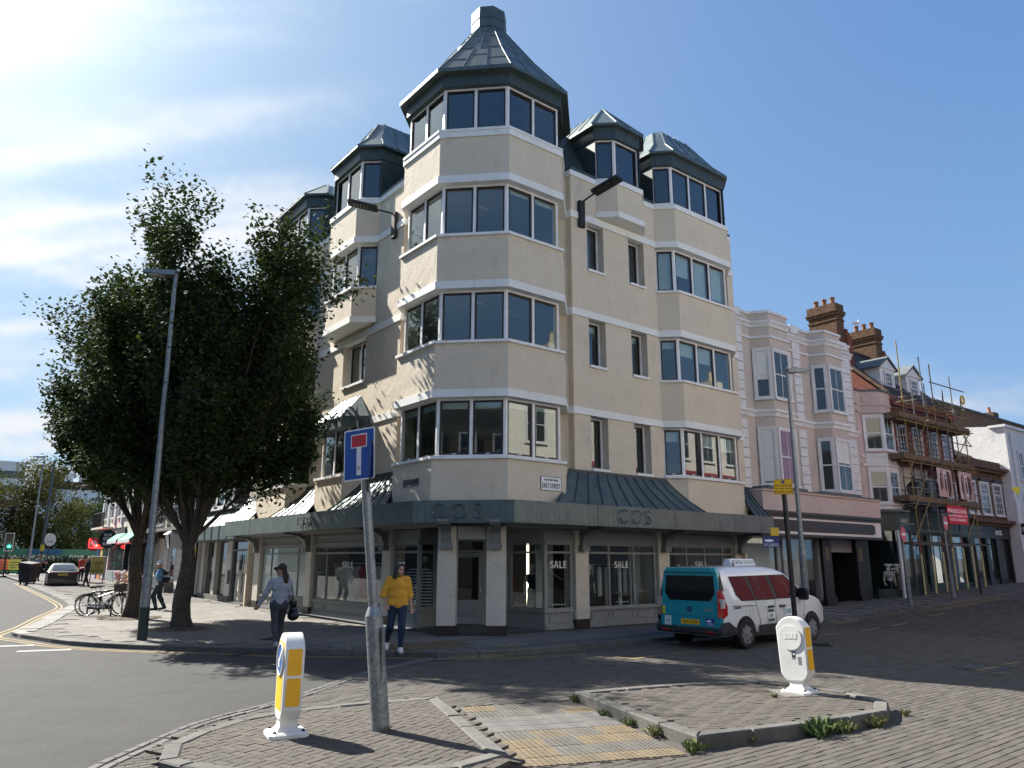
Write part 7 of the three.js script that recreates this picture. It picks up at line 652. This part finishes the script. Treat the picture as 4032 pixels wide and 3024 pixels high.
{ const b = T('corner_bar', 'corner bar with dark fascia and iron balcony at the end of the terrace', 'building'); const m = frame([.3, -50.5], [.3, -41.64]), A = (n, x0, x1, y0, y1, z0, z1, mt) => M(n, put(B(x0, x1, y0, y1, z0, z1), m), mt, b); A('wall', 0, 8.8, 4.2, 9.4, -.4, 0, creamL); M('body', B(.75, 9, .4, 9.3, -50.4, -41.7), creamL, b); A('parapet', 0, 8.8, 9.402, 9.7, -.4, .2, creamL); A('fascia', 0, 8.8, 3.05, 4.15, -.2, .12, navy); A('red_fascia_panel', 0, 1.6, 3.0, 3.6, .121, .14, mat([.3, .015, .02], .5)); M('fascia_lettering', put(txt('BE AT ONE', .5, .05, fontB, 3.6).translate(4.6, 3.65, .12), m), Wt, b); A('shop_base', 4, 8.6, .3, 1.2, -.1, .08, mat([.28, .36, .40], .7, { map: stoneT })); A('shop_window', 4, 8.6, 1.2, 3.0, -.1, -.05, gl2); A('door', 1.8, 3.7, .3, 3.0, -.2, -.12, navy); A('blue_pilaster', .0, .35, .3, 3.0, -.2, .1, mat([.03, .05, .25], .5)); A('orange_poster', .45, 1.5, .4, 1.6, .0, .06, mat([.6, .22, .05], .7)); A('poster_window', .4, 1.6, 1.65, 3.0, -.1, .02, mat([.4, .33, .12], .5)); A('pilaster', 3.72, 4, .3, 3.0, -.2, .06, mat([.5, .46, .38], .7)); A('balcony_slab', -.3, 4.2, 4.2, 4.34, 0, .7, creamL); const rl = [rod([-.3, 5.4, .65], [4.2, 5.4, .65], .025)]; for (let i = 0; i < 17; i++) rl.push(rod([-.25 + i * .27, 4.34, .65], [-.25 + i * .27, 5.4, .65], .022, .022, 5)); M('balcony_railing', rl.map(g => put(g, m)), Mt.blackM, b); for (const x of [.8, 3.2, 5.6, 7.5]) { sash(b, m, x, x + .9, 5.0, 7.2, { mx: 2 }); } for (const x of [.1, 2.3, 4.6, 6.9]) A('giant_pilaster', x, x + .35, 4.4, 9.2, 0, .12, Wt);  // red glow at the fascia end is painted on as a flat red piece
  const s = T('hanging_sign', 'round black hanging sign with white letters outside the bar', 'shop sign', -.65, 3.35, -42.5, -.6); M('disc', rod([0, 0, -.05], [0, 0, .05], .62, .62, 32), Mt.black, s); M('lettering', [txt('BE AT', .17, .01, fontB, .5).translate(0, .28, .052), txt('ONE', .2, .01, fontB, .6).translate(0, .02, .052), txt('BAR', .2, .01, fontB, .6).translate(0, -.32, .052)], Wt, s); M('bracket', rod([0, .62, 0], [.6, .75, -.4], .03), Mt.black, s);
  const n = T('neon_sign', 'red neon window sign under the round bar sign', 'neon sign', -.7, 3.0, -46.5, -.6); n.scale.setScalar(.5); const nm3 = mat([.5, .02, .02], .5, { emissive: C(1, .04, .03), emissiveIntensity: 1.6 }); M('neon_tube', [pipe([[-.9, -.4, 0], [.9, -.4, 0], [.9, -.05, 0], [-.2, -.05, 0], [-.9, .9, 0], [-.9, -.4, 0]], .04, 6), pipe([[-.6, -.25, .01], [-.3, -.15, .01], [0, -.28, .01], [.3, -.15, .01], [.6, -.25, .01]], .03, 6)], nm3, n); M('backing', B(-.95, .95, -.45, 0, -.08, -.05), Mt.black, n); const nl = new THREE.PointLight(new THREE.Color(1, .1, .08), 3, 12); nl.position.set(0, 0, .3); nl.castShadow = true; n.add(nl); const rs = T('round_sign', 'round red and white sign behind the neon', 'shop sign', -.3, 3.1, -49.6, -.6); M('disc', rod([0, 0, -.04], [0, 0, .04], .5, .5, 28), mat([.4, .04, .04], .6), rs); M('emblem', rod([0, 0, .041], [0, 0, .05], .3, .3, 20), Wt, rs);
  const cb = T('cash_for_gold_board', 'pale gold pavement board reading CASH FOR GOLD', 'sign board', -1.2, .1 + GH(0, -42), -41.8, -.75); const tx = canv(256, 280, (x, w, h) => { x.fillStyle = '#c9ac55'; x.fillRect(0, 0, w, h); lines(x, w, [['CASH', 100, 74], ['FOR', 160, 48], ['GOLD', 225, 80]], '#4a3410'); }); M('board', CB(-.52, .52, .55, 1.75, -.03, .03, .01), mat([.55, .53, .48], .6), cb); M('print', plate(.95, 1.1, .034).translate(0, 1.15, 0), print(tx), cb); M('stand', [rod([-.45, 0, 0], [-.45, .56, 0], .03), rod([.45, 0, 0], [.45, .56, 0], .03), B(-.5, .5, 0, .04, -.25, .25)], Mt.blackM, cb); }
// ---------- bicycles on a stand ----------
function bike(label, x, z, ry, fr, lean) { const t = T('bicycle', label, 'bicycle', x, .105, z, ry, 'bicycles locked to the stand'); t.rotation.z = 0; const g = new THREE.Matrix4().makeRotationX(lean), P = q => put(q, g); for (const s of [0, 1.06]) { const w = M('wheel', P(sm(new THREE.TorusGeometry(.335, .019, 7, 36)).translate(s, .345, 0)), rubber, t); M('rim', P(sm(new THREE.TorusGeometry(.315, .009, 6, 36)).translate(s, .345, 0)), Mt.steel, w); const sp = []; for (let i = 0; i < 14; i++) { const a = i / 14 * 6.283; sp.push(P(rod([s, .345, .02 * (i % 2 ? 1 : -1)], [s + .31 * Math.cos(a), .345 + .31 * Math.sin(a), 0], .0022, .0022, 4))); } M('spokes', sp, Mt.steel, w); M('hub', P(rod([s, .345, -.05], [s, .345, .05], .03)), Mt.steel, w); }
  const fm = mat(fr, .35), tb = (a, b, r = .017) => P(rod(a, b, r, r, 8)); M('frame', [tb([.43, .29, 0], [.3, .78, 0], .018), tb([.43, .29, 0], [.9, .72, 0], .021), tb([.34, .62, 0], [.88, .80, 0], .018), tb([0, .345, .05], [.43, .29, .03], .01), tb([0, .345, -.05], [.43, .29, -.03], .01), tb([0, .345, .05], [.33, .68, .02], .009), tb([0, .345, -.05], [.33, .68, -.02], .009), tb([.87, .84, 0], [.93, .66, 0], .02)], fm, t); M('fork', [tb([.93, .66, .045], [1.06, .345, .05], .011), tb([.93, .66, -.045], [1.06, .345, -.05], .011)], fm, t); M('seat_post', tb([.31, .76, 0], [.27, .92, 0], .013), Mt.steel, t); M('saddle', P(blob([[[.14, .95, -.05], [.14, .95, .05], .035, .035], [[.16, .95, 0], [.4, .96, 0], .045, .02]], .012, .03)), Mt.blackM, t); M('handlebar', [P(pipe([[.8, 1.0, -.29], [.84, 1.0, -.15], [.88, .97, 0], [.84, 1.0, .15], [.8, 1.0, .29]], .013, 6)), tb([.87, .84, 0], [.88, .97, 0], .014)], Mt.blackM, t); M('chainset', [P(sm(new THREE.TorusGeometry(.09, .012, 6, 24)).translate(.43, .29, .05)), tb([.43, .29, .06], [.5, .15, .07], .011), tb([.43, .29, -.06], [.36, .43, -.07], .011), P(B(.47, .56, .135, .155, .06, .15)), P(B(.3, .39, .42, .44, -.15, -.06))], Mt.blackM, t); M('mudguard', [0, 1.06].map(s => { const p = []; for (let i = 0; i <= 12; i++) { const a = .3 + i / 12 * 2.5; p.push([s + .375 * Math.cos(a), .345 + .375 * Math.sin(a), 0]); } return P(pipe(p, .018, 5, 24)); }), Mt.blackM, t); return t; }
{ bike('white-framed bicycle with basket leaning on the near side of the stand', -6.5, -13.15, -.55, [.55, .55, .56], .1); const bk = bike('dark bicycle behind the white one on the stand', -6.3, -13.75, -.5, [.03, .03, .08], -.08); const ba = T('bicycle_basket', 'wire basket on the front of the white-framed bicycle', 'basket', -6.5, .105, -13.15, -.55); M('basket', loft([[[.95, .8, -.13], [1.25, .8, -.13], [1.25, .8, .2], [.95, .8, .2]], [[.9, 1.05, -.18], [1.32, 1.05, -.18], [1.32, 1.05, .25], [.9, 1.05, .25]]], false), mat([.06, .055, .05], .7), ba); M('rim', pipe([[.9, 1.05, -.18], [1.32, 1.05, -.18], [1.32, 1.05, .25], [.9, 1.05, .25], [.9, 1.05, -.18]], .01, 5), Mt.blackM, ba);
  const s = T('bicycle_stand', 'black hooped bicycle stand with sign panel', 'bicycle stand', -6.1, .1, -13.05, -.55); for (const dz of [0, -.95]) M('hoop', pipe([[-.38, 0, dz], [-.38, .55, dz], [-.3, .76, dz], [0, .8, dz], [.3, .76, dz], [.38, .55, dz], [.38, 0, dz]], .03, 8), Mt.black, s); M('panel', B(-.36, .36, .22, .38, -.012, .012), Mt.black, s); M('panel_sign', [B(-.12, -.02, .25, .35, .0125, .016), B(.02, .18, .25, .35, .0125, .016)], mat([.3, .33, .38], .6), s); }
// wheelie bin and its clutter behind the car
{ const t = T('wheeled_bin', 'tall dark wheeled bin beside the black car', 'bin', -5.0, .02 + GH(0, -42), -43.0, .9); t.scale.set(.8, 1, .8); M('body', loft([[[-.5, .15, -.4], [.5, .15, -.4], [.5, .15, .4], [-.5, .15, .4]], [[-.62, 1.2, -.5], [.62, 1.2, -.5], [.62, 1.2, .5], [-.62, 1.2, .5]]]), mat([.03, .032, .035], .7), t); M('lid', [loft([[[-.66, 1.2, -.55], [.66, 1.2, -.55], [.66, 1.2, .55], [-.66, 1.2, .55]], [[-.6, 1.42, -.5], [.6, 1.5, -.5], [.6, 1.4, .5], [-.6, 1.32, .5]]])], mat([.02, .02, .022], .6), t); for (const [a, c] of [[-.4, -.3], [.4, -.3], [.4, .3], [-.4, .3]]) M('wheel', rod([a, .09, c - .03], [a, .09, c + .03], .09, .09, 12), rubber, t); M('side_rack', [rod([-.75, 0, .3], [-.62, 1.1, .3], .025), rod([-.95, .1, .3], [-.6, .9, .3], .025), B(-.95, -.6, 1.1, 1.15, -.3, .5)], Mt.black, t); }
// ---------- square beyond the terrace ----------
function farTree(label, x, z, h, w, seed, n, col, tr = true) { const r = rng(seed), t = T('park_tree', label, 'tree', x, GH(x, z), z, 0, 'trees in the square'), L = []; if (tr) M('trunk', rod([0, 0, 0], [.2, h * .5, 0], .35, .2, 8), bark, t); const cl = []; for (let k = 0; k < 42; k++) { const a = r() * 6.283, q = Math.sqrt(r()) * w, y = h * (.16 + .7 * r()); const sh = Math.sin(Math.PI * clamp((y / h - .02) / 1.02)) ** .6; cl.push([Math.cos(a) * q * sh, y, Math.sin(a) * q * sh, 1.0 + 1.1 * r()]); } for (let i = 0; i < n; i++) { const c = cl[Math.floor(r() * cl.length)], u = r() * 2 - 1, a = r() * 6.283, q = c[3] * Math.cbrt(r()); const s = Math.sqrt(1 - u * u); L.push([c[0] + q * s * Math.cos(a), c[1] + q * u * .8, c[2] + q * s * Math.sin(a), .2 + .14 * r()]); } const c = M('crown', leaves(L, r), pm(col, 1, { transmission: .2, thickness: 0, vertexColors: true, specularIntensity: .1 }), t); c.userData.kind = 'stuff'; return t; }
const ol = [.10, .105, .032], gn = [.055, .095, .035];
farTree('broad olive-green tree at the far left edge', -8.5, -84, 13, 5, 71, 15000, ol); farTree('tall olive tree behind the pale leaning lamp', -3.2, -82, 13.2, 5, 72, 15000, ol); farTree('olive tree tapering behind the dark pole', 1.0, -83, 9.5, 4, 73, 11000, ol); farTree('darker green tree below the white house', 6.5, -98, 8.6, 3.4, 74, 8000, gn); farTree('green tree between the white house and the bar', 10, -97, 10, 3.2, 75, 8000, gn);
{ const r = rng(81), L = []; for (let i = 0; i < 9000; i++) L.push([-9 + 13 * r(), .2 + 1.35 * r(), -66 + 1.6 * r() - .3, .14 + .1 * r()]); const h = T('hedge', 'low clipped dark hedge along the far pavement', 'hedge', 0, GH(0, -66) + .1, 0); M('foliage', leaves(L, r), pm([.03, .055, .02], .8, { vertexColors: true }), h).userData.kind = 'stuff'; M('stems', B(-8.9, 3.9, 0, 1.1, -65.9, -65.2), mat([.02, .03, .015], 1), h);
  const cs = [[.05, .20, .26], [.07, .24, .10], [.09, .27, .12], [.04, .16, .22], [.10, .26, .13], [.07, .24, .17], [.04, .21, .20]], nm4 = ['blue', 'green', 'bright green', 'dark teal', 'lime', 'sea green', 'turquoise']; for (let i = 0; i < 7; i++) { const p = M('hoarding_panel', [CB(-1.55, 1.55, 0, 2.2, -.05, .05, .01)], mat(cs[i], .6)); p.position.set(-9.6 + i * 3.15, GH(0, -76), -76 - i * .2); tag(p, nm4[i] + ' panel of the hoarding round the square', 'hoarding', 'site hoarding panels'); M('skyline_print', extr(shp([[-1.5, .3], [-1.5, .9], [-1, 1.2], [-.6, .8], [-.2, 1.5], [.1, .8], [.6, 1.1], [1.1, .7], [1.5, 1.0], [1.5, .3]]), .004).translate(0, 0, .052), mat(cs[(i + 2) % 7].map(v => v * .7), .6), p); }
  const tl = (x, z, label) => { const t = T('traffic_light', label, 'traffic light', x, .2 + GH(x, z), z, .35, 'traffic lights'); M('post', rod([0, 0, 0], [0, 3.3, 0], .06, .06, 10), Mt.black, t); M('head', B(-.2, .2, 2.0, 3.1, .05, .25), Mt.black, t); M('backing_board', [B(-.33, -.28, 1.9, 3.2, .1, .13), B(.28, .33, 1.9, 3.2, .1, .13), B(-.33, .33, 3.2, 3.25, .1, .13), B(-.33, .33, 1.85, 1.9, .1, .13)], Wt, t); [[2.85, [.05, .01, .01]], [2.55, [.05, .03, .01]]].forEach(([y, c]) => M('lamp_lens', rod([0, y, .25], [0, y, .27], .1, .1, 14), mat(c, .4), t)); M('green_lens', rod([0, 2.22, .25], [0, 2.22, .27], .1, .1, 14), mat([.02, .3, .2], .4, { emissive: C(.05, .9, .6), emissiveIntensity: 1.2 }), t); const l2 = new THREE.PointLight(new THREE.Color(.1, 1, .7), .6, 6); l2.position.set(0, 2.22, .4); l2.castShadow = true; t.add(l2); return t; };
  tl(-5.3, -55.3, 'traffic light showing green at the far left edge');
  const bk = T('traffic_sign_back', 'round sign seen from behind on a dark post in the square', 'sign post', -1.55, .2 + GH(0, -63), -63, .5); M('post', rod([0, 0, 0], [0, 3.2, 0], .06), Mt.black, bk); M('disc', rod([0, 2.85, .06], [0, 2.85, .08], .55, .55, 24), mat([.42, .42, .40], .7), bk); M('mount', B(-.3, .3, 2.6, 2.7, .08, .12), Mt.greyD, bk);
  for (const [x, z, c, l] of [[-4.4, -58.2, [.6, .55, .08], 'yellow works sign on the far pavement'], [-5.0, -58.4, [.55, .1, .08], 'red works sign on the far pavement']]) { const t = T('works_sign', l, 'road sign', x, .2 + GH(x, z), z, .5, 'works signs'); M('board', CB(-.5, .5, .35, 1.2, -.02, .02, .01), mat(c, .6), t); M('legs', [rod([-.4, 0, 0], [-.4, .36, 0], .025), rod([.4, 0, 0], [.4, .36, 0], .025)], Mt.blackM, t); M('text_bar', [B(-.38, .38, .9, .98, .021, .024), B(-.38, .3, .7, .78, .021, .024), B(-.38, .2, .52, .58, .021, .024)], mat([.1, .08, .06], .7), t); }
  for (let i = 0; i < 4; i++) { const t = T('site_barrier', ['leftmost', 'second', 'third', 'rightmost'][i] + ' green site barrier along the far kerb', 'barrier', -6.6 + i * 1.2, .15 + GH(0, -60), -60.5, .4, 'site barriers'); M('panel', [B(-.55, .55, .15, .25, -.02, .02), B(-.55, .55, .85, .95, -.02, .02), ...[...Array(7).keys()].map(k => B(-.53 + k * .17, -.49 + k * .17, .25, .85, -.015, .015))], mat([.03, .25, .13], .7), t); M('feet', [B(-.5, -.4, 0, .15, -.2, .2), B(.4, .5, 0, .15, -.2, .2)], Mt.black, t); }
  const is = st('far_pavement', sheet([[-30, -57], [-3, -57], [-5, -120], [-30, -120]], .12), Mt.stone); is.name = 'far_pavement';
  const lm2 = lantern('dark lantern on a post far beyond the car', 1.0, 3.6 + GH(0, -66), -68, 1); }
{ const b = T('white_terrace', 'white terrace house with red chimney pots beyond the square', 'building'); const m = frame([-2, -124], [22, -121]); const A = (n, x0, x1, y0, y1, z0, z1, mt) => M(n, put(B(x0, x1, y0, y1, z0, z1), m), mt, b); A('wall', 6, 24, 0, 12.6, -8, 0, mat([.62, .70, .74], .9)); A('attic', 6, 24, 12.62, 14.2, -8, -.5, brnBrick); A('parapet', 6, 24, 12.602, 12.9, -.3, .15, Wt); A('penthouse', 11, 20, 14.22, 15.6, -7, -3, Wt); for (const x of [6.5, 14.5, 21]) { A('chimney_stack', x, x + 2.4, 14.2, 15.8, -5, -4, brnBrick); for (let i = 0; i < 6; i++) M('chimney_pot', put(lathe([[.14, 0], [.11, .9], [.14, 1]], 8).translate(x + .2 + i * .4, 15.8, -4.5), m), mat([.40, .14, .09], .9), b); } for (const x of [10.2, 14, 17.6, 21]) { sash(b, m, x, x + 1.2, 10.2, 11.8, { mx: 2, glass: gl2 }); sash(b, m, x - .1, x + 1.3, 6.9, 9.0, { mx: 2 }); M('pediment', put(extr(shp([[-.5, 9.2], [1.7, 9.2], [.6, 9.8]]), .2).translate(x, 0, 0), m), Wt, b); }
  for (const [x, z, w, h, l] of [[2, -172, 8, 21.5, 'pale tower block top above the trees at far left'], [11.5, -172, 7, 20, 'pale tower block roof right of the first']]) { const q = T('tower_block', l, 'building', x, 0, z, 0, 'distant tower blocks'); M('wall', B(-w / 2, w / 2, 0, h, -6, 0), mat([.6, .62, .6], .9), q); M('roof_edge', B(-w / 2 - .2, w / 2 + .2, h, h + .5, -6.2, .2), Wt, q); for (let k = 0; k < 3; k++) M('window_band', B(-w / 2 + .4, w / 2 - .4, h - 3 - k * 3, h - 1.5 - k * 3, .0, .05), gl2, q); } }
// ---------- buildings behind the camera, seen in the glass ----------
{ const blk3 = (name, label, p0, p1, d, h, wm, floors, o = {}) => { const b = T(name, label, 'building'), m = frame(p0, p1), L = m.L; M('wall', put(B(0, L, 0, h, -d, 0), m), wm, b); M('parapet', put(B(-.1, L + .1, h, h + .4, -d, .15), m), o.cap || Wt, b); const n = Math.floor(L / 2.6); for (let i = 0; i < n; i++) floors.forEach(([y0, y1]) => sash(b, m, .8 + i * (L - 1) / n, 1.9 + i * (L - 1) / n, y0, y1, { mx: 2, my: 2 })); M('shopfront', put(B(.2, L - .2, .1, 3.2, 0, .1), m), o.shop || navy, b); for (const x of o.chim || []) { const c = M('chimney_stack', put(B(x, x + 1.2, h, h + 2.6, -3, -1.8), m), o.cm || creamL, b); M('chimney_pot', put(lathe([[.16, 0], [.13, .7], [.17, .8]], 10).translate(x + .6, h + 2.6, -2.4), m), mat([.45, .40, .3], .9), c); } return b; };
  blk3('opposite_pink_building', 'red and pink fronted building across the street behind the camera', [36, 14.5], [17, 13.2], 8, 11.6, mat([.72, .65, .59], .85, { map: stuccoT }), [[8, 9.8]], { chim: [4] }); { const m = frame([36, 14.5], [17, 13.2]), b = scene.getObjectByName('opposite_pink_building'); M('red_storey', put(B(.3, m.L - .3, 3.6, 7.3, 0, .06), m), mat([.24, .03, .045], .7), b); for (let i = 0; i < 7; i++) sash(b, m, 1 + i * 2.6, 2.3 + i * 2.6, 4.4, 6.6, { mx: 2 }); }
  blk3('opposite_cream_building', 'cream stucco building across the street behind the camera', [16.8, 13.2], [4.5, 14.8], 8, 11.2, mat([.8, .76, .68], .9, { map: stuccoT }), [[4.4, 6.5], [7.8, 9.6]], { chim: [1, 8] });
  blk3('opposite_stone_bank', 'dark stone bank building behind the camera on the left', [-21, 34], [-31, 10], 9, 12.5, mat([.17, .155, .13], .9, { map: stoneT }), [[4.6, 7.2], [8.6, 10.8]], { cap: Mt.stone, shop: Mt.stone });
  blk3('opposite_terrace', 'cream terrace across the road to the left of the camera', [-27, -4], [-24, -75], 9, 12, mat([.5, .46, .4], .9, { map: stuccoT }), [[4.4, 6.4], [7.8, 9.6]], {});
  blk3('opposite_white_building', 'white stucco building closing the view behind the camera', [1.5, 27], [-16, 33], 8, 13, mat([.82, .8, .74], .9, { map: stuccoT }), [[4.6, 7], [8.4, 10.6]], { chim: [3, 12] }); }
scene.traverse(o => { if (o.isMesh) { o.castShadow = o.receiveShadow = true; } });
renderer.render(scene, camera);
